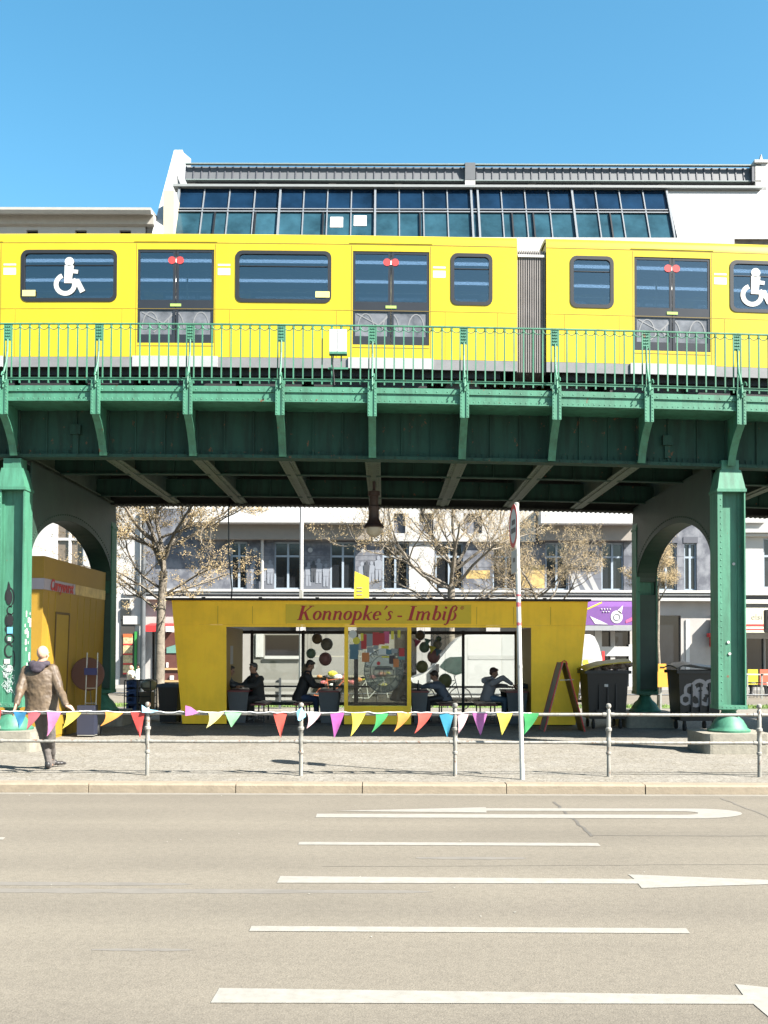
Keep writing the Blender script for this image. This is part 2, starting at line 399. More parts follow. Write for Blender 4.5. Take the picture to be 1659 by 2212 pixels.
# road markings (each a thin sheet)
MK = mat("road_paint", (0.30, 0.285, 0.25), 0.75, var=0.13, scale=14, col2=None)
def mark(name, pts, k=0):
    b = MB(); P = [gp(x, y, -0.116 + k * 0.002) for x, y in pts]; b.add(P, [tuple(range(len(P)))[::-1]])
    return struct(b.build(name, MK, fix=False))
mark("lane_line", [(648, 1819), (1293, 1819.5), (1299, 1826), (645, 1825)])
mark("lane_line", [(545, 2001), (1484, 2003), (1493, 2014), (540, 2012)])
mark("road_arrow", [(607, 1893), (1372, 1897), (1358, 1887), (1800, 1903), (1388, 1916.5), (1380, 1907), (600, 1907.5)])
mark("road_arrow", [(476, 2135), (1608, 2147), (1590, 2123), (2000, 2165), (1700, 2225), (1630, 2166), (457, 2167)])
arc = [(1500 + 105 * math.sin(R(a)), 1754.5 - 11.5 * math.cos(R(a)) * (-1)) for a in range(0, 181, 15)]
mark("road_arrow", [(683, 1766)] + [(686, 1758), (1478, 1758)] + [(1478 + 32 * math.cos(R(a)), 1754.4 + 3.6 * math.sin(R(a))) for a in range(75, -76, -30)]
     + [(1478, 1750.5), (1052, 1750.5), (1052, 1754.5), (722, 1752), (1050, 1743), (1052, 1745)] + [(1500 + 105 * math.sin(R(a)), 1755.2 - 10.6 * math.cos(R(a))) for a in range(0, 181, 15)])
mark("lane_line", [(-160, 1810), (13, 1811), (8, 1816), (-160, 1816)])
# tar seams
TAR = mat("tar_seam", (0.11,0.10,0.085), 0.8, var=0.2, scale=8)
TARL = mat("worn_seam", (0.145,0.13,0.108), 0.8, var=0.2, scale=8)
def seam(p, q, wdt, m):
    a = gp(*p, -0.1175); c = gp(*q, -0.1175); d = (c - a); d.z = 0; n = Vector((-d.y, d.x, 0)).normalized() * wdt / 2
    b = MB(); K = 14; vs = []
    for i in range(K + 1):
        q_ = a + d * i / K + Vector((random.uniform(-.015, .015), random.uniform(-.01, .01), 0)); vs += [q_ - n, q_ + n]
    b.add(vs, [(2*i, 2*i+2, 2*i+3, 2*i+1) for i in range(K)]); struct(b.build("road_seam", m, fix=False))
seam((1198, 1731), (1281, 1805), 0.035, TAR)
seam((1281, 1803), (1750, 1803), 0.02, TARL)
seam((1560, 1722), (1680, 1770), 0.03, TARL)
STN = mat("road_stain", (0.176, 0.160, 0.137), 0.85, var=0.12, scale=5)
def stain(x0, x1, y0, y1, k):
    b = MB(); n = 26; up = []; dn = []
    for i in range(n + 1):
        t = i / n; w_ = math.sin(math.pi * min(1, max(0.02, t * 1.0))) ** .3
        xx = x0 + (x1 - x0) * t; m_ = (y0 + y1) / 2; h = (y1 - y0) / 2 * w_ * random.uniform(.7, 1.1)
        up.append(gp(xx, m_ - h, -0.1186 + k * .0001)); dn.append(gp(xx, m_ + h, -0.1186 + k * .0001))
    b.add(up + dn, [(i, n + 1 + i, n + 2 + i, i + 1) for i in range(n)]); struct(b.build("road_stain", STN, fix=False))
stain(-300, 940, 1921, 1931, 0); stain(-300, 420, 1907, 1915, 1); stain(900, 1140, 1850, 1856, 2); stain(200, 420, 2050, 2056, 3)
seam((700, 1872), (1700, 1864), .008, TARL)
b = MB(); random.seed(77)
for i in range(70):
    p_ = Vector((random.uniform(-9, 9), random.uniform(6.5, 14.3), 0)); z_ = -.117 if p_.y < KY - .05 else .004; s_ = random.uniform(.004, .012); a_ = random.uniform(0, 3)
    if KY - .2 < p_.y < KY + .3: continue
    b.add([(p_.x + s_ * math.cos(a_ + q), p_.y + s_ * math.sin(a_ + q), z_ + (.003 if q else .006)) for q in (0, 1.5, 3, 4.4)], [(0, 1, 2, 3)])
tag(b.build("litter", mat("litter_pale", (.6, .58, .5), .9, var=.4, k=.4), fix=False), "tiny pale grit and litter specks scattered over road and pavement", "litter", kind='stuff')
# grass strip on the far side of the median
b = MB(); random.seed(8)
for i in range(9000):
    x = random.uniform(-14, 14); y = random.uniform(31.2, 33.0); h = random.uniform(0.03, 0.09); a = random.uniform(0, 3.1); s = 0.012
    dx, dy = math.cos(a) * s, math.sin(a) * s
    b.add([(x - dx, y - dy, 0.0), (x + dx, y + dy, 0.0), (x + random.uniform(-.02, .02), y + random.uniform(-.02, .02), h)], [(0, 1, 2)])
tag(b.build("grass", mat("grass_blades", (0.16, 0.26, 0.04), 0.8, var=0.3), fix=False), "short green grass strip along the far edge of the paved median", "grass", kind='stuff')
b = MB(); b.add([(-16, 31.1, 0.004), (16, 31.1, 0.004), (16, 33.1, 0.004), (-16, 33.1, 0.004)], [(0, 1, 2, 3)])
struct(b.build("lawn", mat("lawn_soil", (0.13, 0.19, 0.05), 0.9, var=0.3, scale=6), fix=False))
# litter specks by the kerb
b = MB(); b.box(-120, 120, -48, -24, -.13, 0); struct(b.build("near_pavement", mat("far_slabs", (0.25, 0.24, 0.22), 0.9)))
# ================================================================== viaduct
YF, YR, YG, YB = 17.40, 17.55, 17.98, 24.1
XB = [0.0] * 9
x0_ = at(32, 980, 17.96).x; x8_ = at(1575, 980, 17.96).x; BAY = (x8_ - x0_) / 8
def bx_(k): return x0_ + BAY * k
def warp(x):
    x = max(-13, min(13, x)); return -0.0118 * x - 0.00133 * x * x
vi = thing("railway_viaduct", "green riveted steel viaduct carrying the yellow train over the snack pavilion", "viaduct", (0, 21, 0))
XA, XZ = -17.0, 17.0
zR = PZ(703, YR); zRb = PZ(826, YR); zF1 = PZ(836, YF); zF0 = PZ(870, YF); zPb = PZ(901, YF); zGb = PZ(990, YG); zGt = zF0 + 0.02
# main girder (front)
b = MB(); b.box(XA, XZ, YG + .10, YG + .13, zGb + .035, zGt + 0.35)
b.box(XA, XZ, YG - .02, YG + .28, zGb - 0.02, zGb + .035)
for s_ in range(-88, 89):
    b.rivet(s_ * 0.19, YG - .021, zGb + .008, 0.016)
for k in range(-7, 16):
    b.box(bx_(k) - .05, bx_(k) + .05, YG + .04, YG + .10, zGb + .035, zGt)
    for q in (0.33, 0.66): b.box(bx_(k) + BAY*q - .012, bx_(k) + BAY*q + .012, YG + .07, YG + .10, zGb + .035, zGt)
for s_ in range(-170, 171): b.box(s_ * .1 - .008, s_ * .1 + .008, YG + .085, YG + .099, zGb + .05, zGb + .13)
b.build("main_girder", GREEN_SHADE, vi, warp=warp)
b = MB(); b.box(XA, XZ, YB + .10, YB + .14, zGb + .03, zGb + 0.8); b.box(XA, XZ, YB - .05, YB + .25, zGb, zGb + .03)
for s_ in range(-150, 151): b.box(s_*.11 - .018, s_*.11 + .018, YB - .06, YB + .26, zGb - .016, zGb)
b.build("main_girder", DSTEEL, vi, warp=warp)
# stringers
for yy in (YG + 2.1, YG + 5.0):
    b = MB(); b.box(XA, XZ, yy, yy + .02, zGb + .05, zGb + .42); b.box(XA, XZ, yy - .07, yy + .09, zGb + .03, zGb + .05)
    for k in range(-7, 16):
        for q in (.5,): b.box(bx_(k) + BAY*q - .01, bx_(k) + BAY*q + .01, yy - .05, yy, zGb + .05, zGb + .42)
    b.build("stringer", GREEN_SHADE, vi, warp=warp)
BEAMG = mat("beam_green_grey", (0.075, 0.115, 0.075), 0.6, var=0.3, scale=3)
for k in range(-6, 15):
    b = MB(); x = bx_(k)
    b.box(x - .015, x + .015, YG + .14, YB + .10, zGb + .06, zGb + .68); b.box(x - .14, x + .14, YG + .28, YB - .05, zGb + .035, zGb + .058)
    b.box(x - .05, x + .05, YG + .28, YB - .05, zGb + .018, zGb + .034)
    for j in range(28):
        for q in (-.09, .09): b.rivet(x + q, YG + .4 + j * .2, zGb + .034, .014, 'z')
    b.build("floor_beam", BEAMG, vi, warp=warp)
# deck with a slot of daylight near the far girder
b = MB(); b.box(XA, XZ, YG + .13, YB - 1.35, zGb + .70, zGb + .78)
for k in range(-7, 16):
    b.box(bx_(k) - .15, bx_(k) + .35, YB - 1.35, YB - .72, zGb + .70, zGb + .78)
b.box(XA, XZ, YB - .72, YB + .8, zGb + .70, zGb + .78)
b.build("deck", DSTEEL, vi, warp=warp)
b = MB(); b.box(XA, XZ, YF + .03, YG + .1, zF0 - .02, zF0 + .0)
b.box(XA, XZ, YF + .03, YG + .3, zF1 - .06, zF1 - .03)
b.build("walkway", GREEN, vi, warp=warp)
b = MB(); b.box(XA, XZ, YF + .01, YF + .03, zF0, zF1 - .01); b.box(XA, XZ, YF - .012, YF + .01, zF0, zF0 + .055); b.box(XA, XZ, YF - .012, YF + .01, zF1 - .11, zF1 - .035)
b.box(XA, XZ, YF - .03, YF + .03, zF0 - .012, zF0 + .0)
for s_ in range(-190, 191):
    b.rivet(s_ * .088, YF - .012, zF0 + .03, .012)
    if s_ % 2 == 0: b.rivet(s_ * .088, YF - .012, zF1 - .075, .013)
b.build("edge_beam", GREEN, vi, warp=warp)
for k in range(-6, 15):
    b = MB(); x = bx_(k) ; hw = .075
    b.box(x - hw, x + hw, YF - .05, YF - .014, zPb, zF1 + .08)
    b.box(x - hw + .0, x - hw + .045, YF - .066, YF - .05, zPb, zF1 - .0); b.box(x + hw - .045, x + hw, YF - .066, YF - .05, zPb, zF1 - .0)
    z = zPb + .03
    while z < zF1 - .02:
        b.rivet(x - hw + .022, YF - .066, z, .012); b.rivet(x + hw - .022, YF - .066, z, .012); z += .055
    path = [(YF - .05, zPb), (YF + .10, zPb - .10), (YF + .27, zPb - .26), (YF + .40, zPb - .43), (YF + .475, zPb - .6), (YG - .022 + .01, zGb + .05)]
    for (a, c), (d, e) in zip(path[:-1], path[1:]):
        b.add([(x - hw*.85, a, c), (x + hw*.85, a, c), (x + hw*.85, d, e), (x - hw*.85, d, e), (x - hw*.85, a + .01, c + .02), (x + hw*.85, a + .01, c + .02), (x + hw*.85, d + .02, e + .01), (x - hw*.85, d + .02, e + .01)],
              [(0,1,2,3), (4,7,6,5), (0,3,7,4), (1,5,6,2)])
    b.prism([(a + .01, c + .015) for a, c in path] + [(YG + .09, zGb + .06), (YG + .09, zF0 - .021), (YF - .02, zF0 - .021)], 'x', x - .012, x + .012)
    b.build("bracket", GREEN, vi, warp=warp)
# railing
for k in range(-6, 14):
    b = MB(); xa = bx_(k); xb_ = bx_(k + 1)
    b.box(xa + .001, xb_ - .001, YR - .02, YR + .02, zR - .022, zR); b.box(xa + .001, xb_ - .001, YR - .016, YR + .016, zRb, zRb + .035)
    b.box(xa + .001, xb_ - .001, YR - .03, YR + .03, zRb + .035, zRb + .041)
    n = 8; g = .205; st = (BAY - 2 * g) / (n - 1)
    for i in range(n):
        x = xa + g + st * i
        b.box(x - .011, x + .011, YR - .011, YR + .011, zRb + .04, zR - .022); b.box(x - .013, x + .013, YR - .013, YR + .013, zRb - .05, zRb)
        b.lathe([(.02, 0), (.02, .05)], (x, YR, zR - .08), 6)
    cs = [xa + g - st] + [xa + g + st * i for i in range(n)]
    for i in range(n + 1):
        cx = cs[i] + st / 2; rr = st / 2 - .008
        b.tube([(cx - rr * math.cos(R(t)), YR, zR - .035 - rr * math.sin(R(t))) for t in range(0, 181, 20)], .007, 4)
    b.build("railing_panel", GREEN, vi, warp=warp)
for k in range(-6, 15):
    b = MB(); x = bx_(k)
    for q in (-.062, .062): b.box(x + q - .010, x + q + .010, YR - .012, YR + .012, zRb - .05, zR - .022)
    b.box(x - .055, x + .055, YR - .009, YR + .009, zR - .30, zR - .022)
    for i in range(5):
        for j in (-.03, 0, .03): b.ball((x + j, YR - .012, zR - .06 - i * .052), .013, 6, 4)
    P = [(x, YR - .02, zR - .28), (x, YR - .03, zR - .5), (x, YR - .07, zR - .68), (x, YR - .15, zR - .82), (x, YR - .21, zR - .93), (x, YR - .22, zR - 1.02), (x, YF - .075, zF1 + .02), (x, YF - .067, zF1 - .06)]
    b.tube(P, .018, 6)
    b.tube([(x + .03, YF - .12 + .1*math.cos(R(t)) , zF1 + .10 + .085 * math.sin(R(t))) for t in range(-120, 200, 25)], .011, 5)
    b.tube([(x - .004, YR - .035, zR - .5), (x - .008, YR - .03, zRb)], .012, 5)
    b.build("stanchion", GREEN, vi, warp=warp)
# columns and portals
XL = PX(19, 17.9); XRr = PX(1582, 17.9)
def column(xc, yf, zt=4.75, lit=True):
    b = MB(); hw = .24
    z0 = PZ(1530, 17.9); zt = PZ(1060, 17.9)
    b.box(xc - hw + .02, xc + hw - .02, yf + .13, yf + .16, z0 + .07, zt)
    b.box(xc - hw, xc - hw + .022, yf, yf + .42, z0 + .07, zt); b.box(xc + hw - .022, xc + hw, yf, yf + .42, z0 + .07, zt)
    b.box(xc - hw + .022, xc - hw + .085, yf, yf + .018, z0 + .07, zt)
    b.box(xc - hw + .022, xc - hw + .10, yf + .115, yf + .13, z0 + .07, zt); b.box(xc + hw - .10, xc + hw - .022, yf + .115, yf + .13, z0 + .07, zt)
    b.box(xc - hw + .02, xc + hw - .02, yf + .30, yf + .33, z0 + .07, zt)
    z = z0 + .15
    while z < zt - .05:
        b.rivet(xc - hw + .055, yf, z, .014); b.rivet(xc + hw - .06, yf + .115, z + .04, .013)
        b.rivet(xc + hw, yf + .07, z, .012, 'x'); b.rivet(xc + hw, yf + .35, z + .03, .012, 'x'); z += .105
    # foot plate, cap and neck
    b.box(xc - hw - .01, xc + hw + .01, yf - .03, yf + .45, z0, z0 + .07)
    b.box(xc - hw - .015, xc + hw + .015, yf - .03, yf + .45, zt, zt + .05)
    for i in range(6): b.rivet(xc - hw + .06 + i * .075, yf - .031, z0 + .035, .013)
    zc = zt + .05; h = (PZ(1012, 17.9) - zc)
    v = []
    for (e, zz) in ((hw, zc), (hw - .06, zc + h)):
        v += [(xc - e, yf - .02 + (hw - e), zz), (xc + e, yf - .02 + (hw - e), zz), (xc + e, yf + .44 - (hw - e), zz), (xc - e, yf + .44 - (hw - e), zz)]
    b.add(v, [(0,1,5,4), (1,2,6,5), (2,3,7,6), (3,0,4,7), (4,5,6,7)])
    b.box(xc - hw + .09, xc + hw - .09, yf + .05, yf + .37, zc + h, zGb - .02 + warp(xc) * 0 + .0)
    col = b.build("column", GREEN, vi, warp=None)
    b = MB(); zs = .34
    b.lathe([(.36, zs), (.365, zs + .03), (.31, zs + .07), (.30, zs + .10), (.24, zs + .2), (.16, zs + .27), (.12, z0 - .04), (.15, z0 - .02), (.15, z0)], (xc, yf + .21, 0), 28)
    b.build("foot_casting", GREEN, col, smooth=True)
    b = MB(); b.prism(rrect(xc - .58, xc + .58, yf + .21 - .58, yf + .21 + .58, .13, 4), 'z', 0.0, zs - .0)
    b.build("stone_base", STONE, col)
    return col
column(XL, 17.9); column(XRr, 17.9)
column(XL, 23.7, lit=False); column(XRr, 23.7, lit=False)
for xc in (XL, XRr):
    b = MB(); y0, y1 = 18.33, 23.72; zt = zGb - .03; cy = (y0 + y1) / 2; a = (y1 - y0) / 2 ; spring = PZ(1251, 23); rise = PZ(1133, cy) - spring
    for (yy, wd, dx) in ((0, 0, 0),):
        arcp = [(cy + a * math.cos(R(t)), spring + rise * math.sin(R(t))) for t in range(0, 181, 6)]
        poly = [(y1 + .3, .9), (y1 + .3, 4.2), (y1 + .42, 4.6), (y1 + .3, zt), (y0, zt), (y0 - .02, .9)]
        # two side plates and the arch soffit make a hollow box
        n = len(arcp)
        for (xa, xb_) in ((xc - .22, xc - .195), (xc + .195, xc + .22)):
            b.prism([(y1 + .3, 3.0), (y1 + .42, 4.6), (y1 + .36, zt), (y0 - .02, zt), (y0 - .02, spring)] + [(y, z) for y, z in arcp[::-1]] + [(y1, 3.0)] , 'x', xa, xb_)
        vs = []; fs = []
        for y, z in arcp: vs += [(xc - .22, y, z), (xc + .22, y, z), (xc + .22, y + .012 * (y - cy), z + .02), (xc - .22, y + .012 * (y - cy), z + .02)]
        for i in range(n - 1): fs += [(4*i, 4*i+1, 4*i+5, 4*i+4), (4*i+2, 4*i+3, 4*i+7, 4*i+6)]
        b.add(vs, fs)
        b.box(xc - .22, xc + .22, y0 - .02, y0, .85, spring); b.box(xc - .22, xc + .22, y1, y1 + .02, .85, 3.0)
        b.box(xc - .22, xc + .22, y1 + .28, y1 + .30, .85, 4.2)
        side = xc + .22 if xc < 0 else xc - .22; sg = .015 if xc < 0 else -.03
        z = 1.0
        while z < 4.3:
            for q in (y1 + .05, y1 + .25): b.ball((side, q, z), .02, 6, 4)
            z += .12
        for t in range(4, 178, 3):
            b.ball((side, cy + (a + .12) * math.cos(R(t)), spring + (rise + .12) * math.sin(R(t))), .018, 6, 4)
    b.build("portal_arch", mat("shaded_portal_green", (0.018, 0.052, 0.034), 0.6, var=0.3, scale=1.5, bump=0.1, bscale=12), vi)  # viaduct green darkened here to deepen the shade below the deck
# rails and track bed
for yy in (YG + 1.45, YG + 2.88, YG + 4.0, YG + 5.4):
    b = MB(); b.box(XA, XZ, yy - .03, yy + .03, zGb + 1.05, zGb + 1.12); b.box(XA, XZ, yy - .06, yy + .06, zGb + 1.0, zGb + 1.05); b.build("rail", mat("rail_steel", (0.12, 0.09, 0.07), 0.4, metal=.5), vi, warp=warp)
b = MB(); x = XA
while x < XZ:
    b.box(x, x + .22, YG + .9, YB - .7, zGb + .86, zGb + 1.0); x += .65
b.build("sleepers", mat("tarred_timber", (0.05, 0.04, 0.035), 0.9), vi, warp=warp)
# cable conduit boxes on girder web
for xx, yy in ((160, 930), (1443, 950)):
    p = at(xx, yy, YG); b = MB(); b.box(p.x - .09, p.x + .09, YG + .02, YG + .10, p.z - .07, p.z + .1); b.box(p.x - .05, p.x + .05, YG + .06, YG + .10, zGb + .03, p.z - .07)
    b.build("conduit_box", GREEN_SHADE, vi)
# graffiti on the left column and stickers
GI = mat("black_marker", (0.015, 0.013, 0.015), 0.5, var=0.05)
b = MB()
def loop(cx, cy, rx, ry, a0, a1, wd, seed=0):
    ps = []
    for t in range(a0, a1 + 1, 15):
        p = at(cx + rx * math.cos(R(t)), cy - ry * math.sin(R(t)), 18.03); ps.append((p.x, p.z, wd))
    ribbon(b, ps, 18.025, th=.002)
b_y = 18.0
def fill(cx, cy, rx, ry):
    ps = [at(cx + rx * math.cos(R(t)), cy - ry * math.sin(R(t)), 18.03) for t in range(0, 360, 24)]
    b.prism([(p.x, p.z) for p in ps], 'y', 18.019, 18.028)
fill(20, 1265, 1, 1)
for args in ((20, 1293, 7, 16), (21, 1342, 7, 12)): fill(*args)
b.prism([(at(x, y, 18.03).x, at(x, y, 18.03).z) for x, y in ((19, 1258), (24, 1275), (15, 1279))], 'y', 18.019, 18.028)
for args in ((21, 1292, 9, 20, -100, 200, .02), (23, 1321, 7, 9, 60, 330, .018), (20, 1343, 8, 15, 0, 345, .02), (20, 1361, 8, 8, 60, 300, .018), (21, 1382, 9, 10, 0, 345, .022), (20, 1408, 9, 14, 40, 320, .024), (28, 1426, 4, 18, -90, 90, .02)): loop(*args)
b.build("graffiti", GI, vi)
b = MB()
for (x, y, a, c) in ((22, 1364, 6, 7), ): 
    p = at(x, y, 18.03); b.box(p.x - a*.008, p.x + a*.008, 18.014, 18.0205, p.z - c*.008, p.z + c*.008)
b.build("sticker", cm("sticker_blue", (0.15, 0.42, 0.62)), vi)
b = MB(); random.seed(3)
for (x, y, a, c) in ((21, 1383, 4, 4), (16, 1431, 7, 5), (21, 1446, 5, 7)):
    p = at(x, y, 18.03); b.box(p.x - a*.007, p.x + a*.007, 18.013, 18.0195, p.z - c*.008, p.z + c*.008)
for i in range(26):
    yy = random.uniform(18.0, 18.28); z = random.uniform(PZ(1500, 18), PZ(1325, 18)); s_ = random.uniform(.02, .05)
    b.box(XL + .2415 + i * .00012, XL + .2425 + i * .00012, yy - s_*.8, yy + s_*.8, z - s_, z + s_)
for (x, y) in ((1584, 1216), (1573, 1385), (1576, 1410)):
    p = at(x, y, 18.03); b.prism(circ(p.x, p.z, .025, 10), 'y', 18.012, 18.02)
b.build("sticker", cm("sticker_white", (0.62, 0.58, 0.56)), vi)
b = MB()
for i in range(60):
    x = random.uniform(8, 29); y = random.uniform(1440, 1500); p = at(x, y, 18.03)
    ribbon(b, [(p.x, p.z, .008), (p.x + random.uniform(-.05, .05), p.z + random.uniform(-.08, .08), .008), (p.x + random.uniform(-.07, .07), p.z + random.uniform(-.08, .08), .006)], 18.021 - i * .0002, th=.0015)
b.build("graffiti", cm("white_marker", (0.6, 0.68, 0.66)), vi)
# white junction box on the railing
p = at(729, 738, YR)
jb = thing("junction_box", "small white junction box fixed to the green railing between two posts", "junction box", (p.x, YR, p.z - .25))
b = MB(); b.box(p.x - .145, p.x + .145, YR - .10, YR - .025, p.z - .2, p.z + .18); b.box(p.x - .006, p.x + .006, YR - .106, YR - .10, p.z - .2, p.z + .18); b.build("box", WHITE, jb)
b = MB(); b.box(p.x - .15, p.x + .15, YR - .11, YR + .03, p.z - .24, p.z - .201); b.build("bottom_plate", GREEN, jb); b = MB(); b.box(p.x - .17, p.x + .17, YR - .03, YR - .012, p.z - .48, p.z - .45); b.build("bracket", GREEN, jb)
b = MB(); b.tube([(p.x - .08, YR - .06, p.z - .24), (p.x - .09, YR - .06, p.z - .4), (p.x - .06, YR - .02, p.z - .75)], .012, 6); b.build("cable", BLACK, jb)
# cable from the viaduct to the pavilion roof
b = MB(); a = at(493, 1100, 23.9); c = at(497, 1297, 23.9)
b.tube([a + Vector((0, .3, .3)), a, (a.x + .01, 23.9, (a.z + c.z) / 2), (c.x + .04, 23.9, c.z + .25), (c.x - .02, 24.2, c.z)], .016, 6)
tag(b.build("power_cable", BLACK, origin=(a.x, 23.9, c.z)), "black power cable hanging from the viaduct to the pavilion roof", "cable")
# hanging lamp
p = at(807, 1140, 20.6); lp = thing("hanging_lamp", "dark bell shaped lamp hanging below the middle of the viaduct", "lamp", (p.x, p.y, p.z))
b = MB(); z1 = zGb + .05 + warp(p.x)
b.lathe([(.20, 0), (.205, .015), (.19, .04), (.14, .10), (.105, .18), (.10, .34), (.115, .36), (.115, .42), (.09, .44), (.09, .62), (.12, .64), (.12, .72), (.03, .74), (.03, z1 - p.z)], tuple(p), 20)
b.build("shade", mat("rusty_brown_iron", (0.045, 0.025, 0.02), 0.55, var=.3, scale=10), lp, smooth=True)
b = MB(); b.ball((p.x, p.y, p.z - .02), (.165, .165, .17), 16, 10); b.build("glass_bowl", mat("cream_glass", (0.55, 0.48, 0.36), 0.3, var=.05), lp, smooth=True)
# ================================================================== train
TY = 19.0; TY2 = 21.25
def tz(y): return PZ(y, TY)
def tx(x, y=600): return PX(x, TY, y)
zRoof, zGut, zWt, zWb, zSk, zSb = tz(508), tz(527), tz(548), tz(653), tz(775), tz(797)
tr = thing("train", "yellow elevated railway train with grey gangway running along the viaduct", "train", (0, (TY + TY2) / 2, zSb - .35))
DGL = glass("train_glass", (0.16, 0.21, 0.27), 0.30, 0.04)
DGF = glass("train_far_glass", (0.13, 0.17, 0.22), 0.2, 0.06)
RUBR = mat("window_rubber", (0.008, 0.009, 0.012), 0.5)
GSK = mat("train_grey_skirt", (0.22,0.22,0.225), 0.5)
STK = cm("white_sticker", (0.62, 0.62, 0.60))
INT = cm("train_interior_grey", (0.33, 0.35, 0.38))
DOORG = mat("etched_door_glass", (0.16, 0.165, 0.18), 0.25, var=0.5, scale=3.0)
def X4(a, c): return (tx(a), tx(c))
wins1 = [X4(47, 247), X4(510, 710), X4(975, 1058)]; doors1 = [X4(295, 460), X4(760, 925)]
pit = tx(510) - tx(47)
doors1 = [(doors1[0][0] - pit, doors1[0][1] - pit), (doors1[0][0] - 2*pit, doors1[0][1] - 2*pit)] + doors1
wins1 = [(wins1[0][0] - pit, wins1[0][1] - pit), (wins1[0][0] - 2*pit, wins1[0][1] - 2*pit)] + wins1
wins2 = [X4(1233, 1320)]; doors2 = [X4(1368, 1532)]
wins2 += [(tx(1578), tx(1578) + (wins1[3][1] - wins1[3][0]))]
doors2 += [(doors2[0][0] + pit, doors2[0][1] + pit), (doors2[0][0] + 2*pit, doors2[0][1] + 2*pit)]
wins2 += [(wins2[1][0] + pit, wins2[1][1] + pit)]
e1 = tx(1115); s2 = tx(1178)
zDt, zDb, zSill = tz(543), tz(745), tz(770)
def profile(xa, xb_, y0, y1, m, parent):
    """roof shell: gutter, rounded shoulders and crown"""
    b = MB(); cy = (y0 + y1) / 2; hw = (y1 - y0) / 2; P = []
    for t in range(0, 181, 12):
        c, s = math.cos(R(t)), math.sin(R(t))
        P.append((cy - hw * math.copysign(abs(c) ** .45, c), zGut + (zRoof - zGut + .10) * s ** .6))
    inner = [(cy + (y - cy) * .95, zGut + (z - zGut) * .75) for y, z in P]
    n = len(P); vs = [(xa, y, z) for y, z in P] + [(xb_, y, z) for y, z in P] + [(xa, y, z) for y, z in inner] + [(xb_, y, z) for y, z in inner]
    fs = []
    for i in range(n - 1): fs += [(i, i+1, n+i+1, n+i), (2*n+i, 3*n+i, 3*n+i+1, 2*n+i+1), (i, 2*n+i, 2*n+i+1, i+1), (n+i, n+i+1, 3*n+i+1, 3*n+i)]
    b.add(vs, fs); return b
def carriage(xa, xb_, wins, doors, ends):
    hs = [(a, c, zWb, zWt) for a, c in wins] + [(a, c, zDb, zDt) for a, c in doors]
    b = profile(xa, xb_, TY, TY2, YEL, tr)
    holes(b, xa, xb_, zSk, zGut, hs, TY, TY + .05)
    holes(b, xa, xb_, zSk, zGut, hs, TY2 - .05, TY2)
    for xe in ends: b.box(xe - .02, xe + .02, TY + .05, TY + .5, zSk, zGut + .1); b.box(xe - .02, xe + .02, TY2 - .5, TY2 - .05, zSk, zGut + .1)
    for a, c in doors: b.box(a - .06, c + .06, TY - .012, TY, zDt + .14, zDt + .155)
    body = b.build("carriage_body", YEL, tr, smooth=True, warp=warp)
    b = MB(); b.box(xa + .01, xb_ - .01, TY - .0035, TY - .0005, zWb - .16, zWb - .153); b.box(xa + .01, xb_ - .01, TY - .0035, TY - .0005, zGut - .02, zGut - .006)
    for a, c in wins:
        for q in (a - .13, c + .13):
            if xa < q < xb_: b.box(q - .003, q + .003, TY - .003, TY - .0005, zSk + .01, zWb - .17)
    for a, c in doors: b.box(a - .03, a - .018, TY - .003, TY - .0005, zSk + .01, zDt + .1); b.box(c + .018, c + .03, TY - .003, TY - .0005, zSk + .01, zDt + .1); b.box(a, c, TY - .004, TY - .0005, zDb - .06, zDb - .045)
    b.build("panel_joint", cm("joint_dark_yellow", (.28, .19, .01)), body, warp=warp)  # thin darker yellow lines along the panel joints
    b = MB(); 
    b.box(xa, xb_, TY + .06, TY2 - .06, zSk + .15, zSk + .2); b.box(xa, xb_, TY + .06, TY2 - .06, zGut - .09, zGut - .05)
    x = xa + .3
    for i, (a, c) in enumerate(wins):
        b.box(a + .1, c - .1, TY + .06, TY + .5, zWb - .6, zWb - .35); b.box(a + .1, c - .1, TY + .055, TY + .12, zWb - .35, zWb - .02)
        b.box(a + .1, c - .1, TY2 - .5, TY2 - .06, zWb - .6, zWb - .35); b.box(a + .1, c - .1, TY2 - .12, TY2 - .055, zWb - .35, zWb + .02)
    b.build("interior", INT, body, warp=warp)
    b = MB()
    for yy in (TY + .6, TY2 - .6): b.box(xa + .3, xb_ - .3, yy, yy + .12, zGut - .11, zGut - .092)
    b.build("ceiling_lamp", mat("tube_light", (0.9, 0.9, 0.9), 0.5, var=0, emit=(1, .97, .9), estr=2.2), body, warp=warp)
    b = MB()
    for yy, zz in ((TY + .55, zWt - .16), (TY2 - .55, zWt - .16)): b.tube([(xa + .2, yy, zz), (xb_ - .2, yy, zz)], .017, 6)
    for a, c in doors: 
        b.tube([((a + c) / 2, (TY + TY2) / 2, zSk + .2), ((a + c) / 2, (TY + TY2) / 2, zGut - .1)], .018, 6)
    b.build("handrail", mat("yellow_handrail", (0.75, 0.7, 0.45), 0.3), body, warp=warp)
    b = MB(); b.box(xa, xb_, TY + .0, TY + .04, zSb, zSk - .004); b.box(xa, xb_, TY2 - .04, TY2, zSb, zSk - .004)
    b.build("skirt", GSK, tr, warp=warp)
    b = MB(); b.box(xa + .3, xb_ - .3, TY + .12, TY2 - .12, zSb - .12, zSk + .14)
    x = xa + 1.2
    random.seed(int(xa * 10))
    while x < xb_ - 1.6:
        l = random.uniform(.6, 1.3); b.box(x, x + l, TY + .16, TY2 - .16, zSb - random.uniform(.28, .42), zSb - .12); x += l + random.uniform(.1, .5)
    b.build("underframe", mat("underframe_black", (0.012, 0.012, 0.013), 0.7), tr, warp=warp)
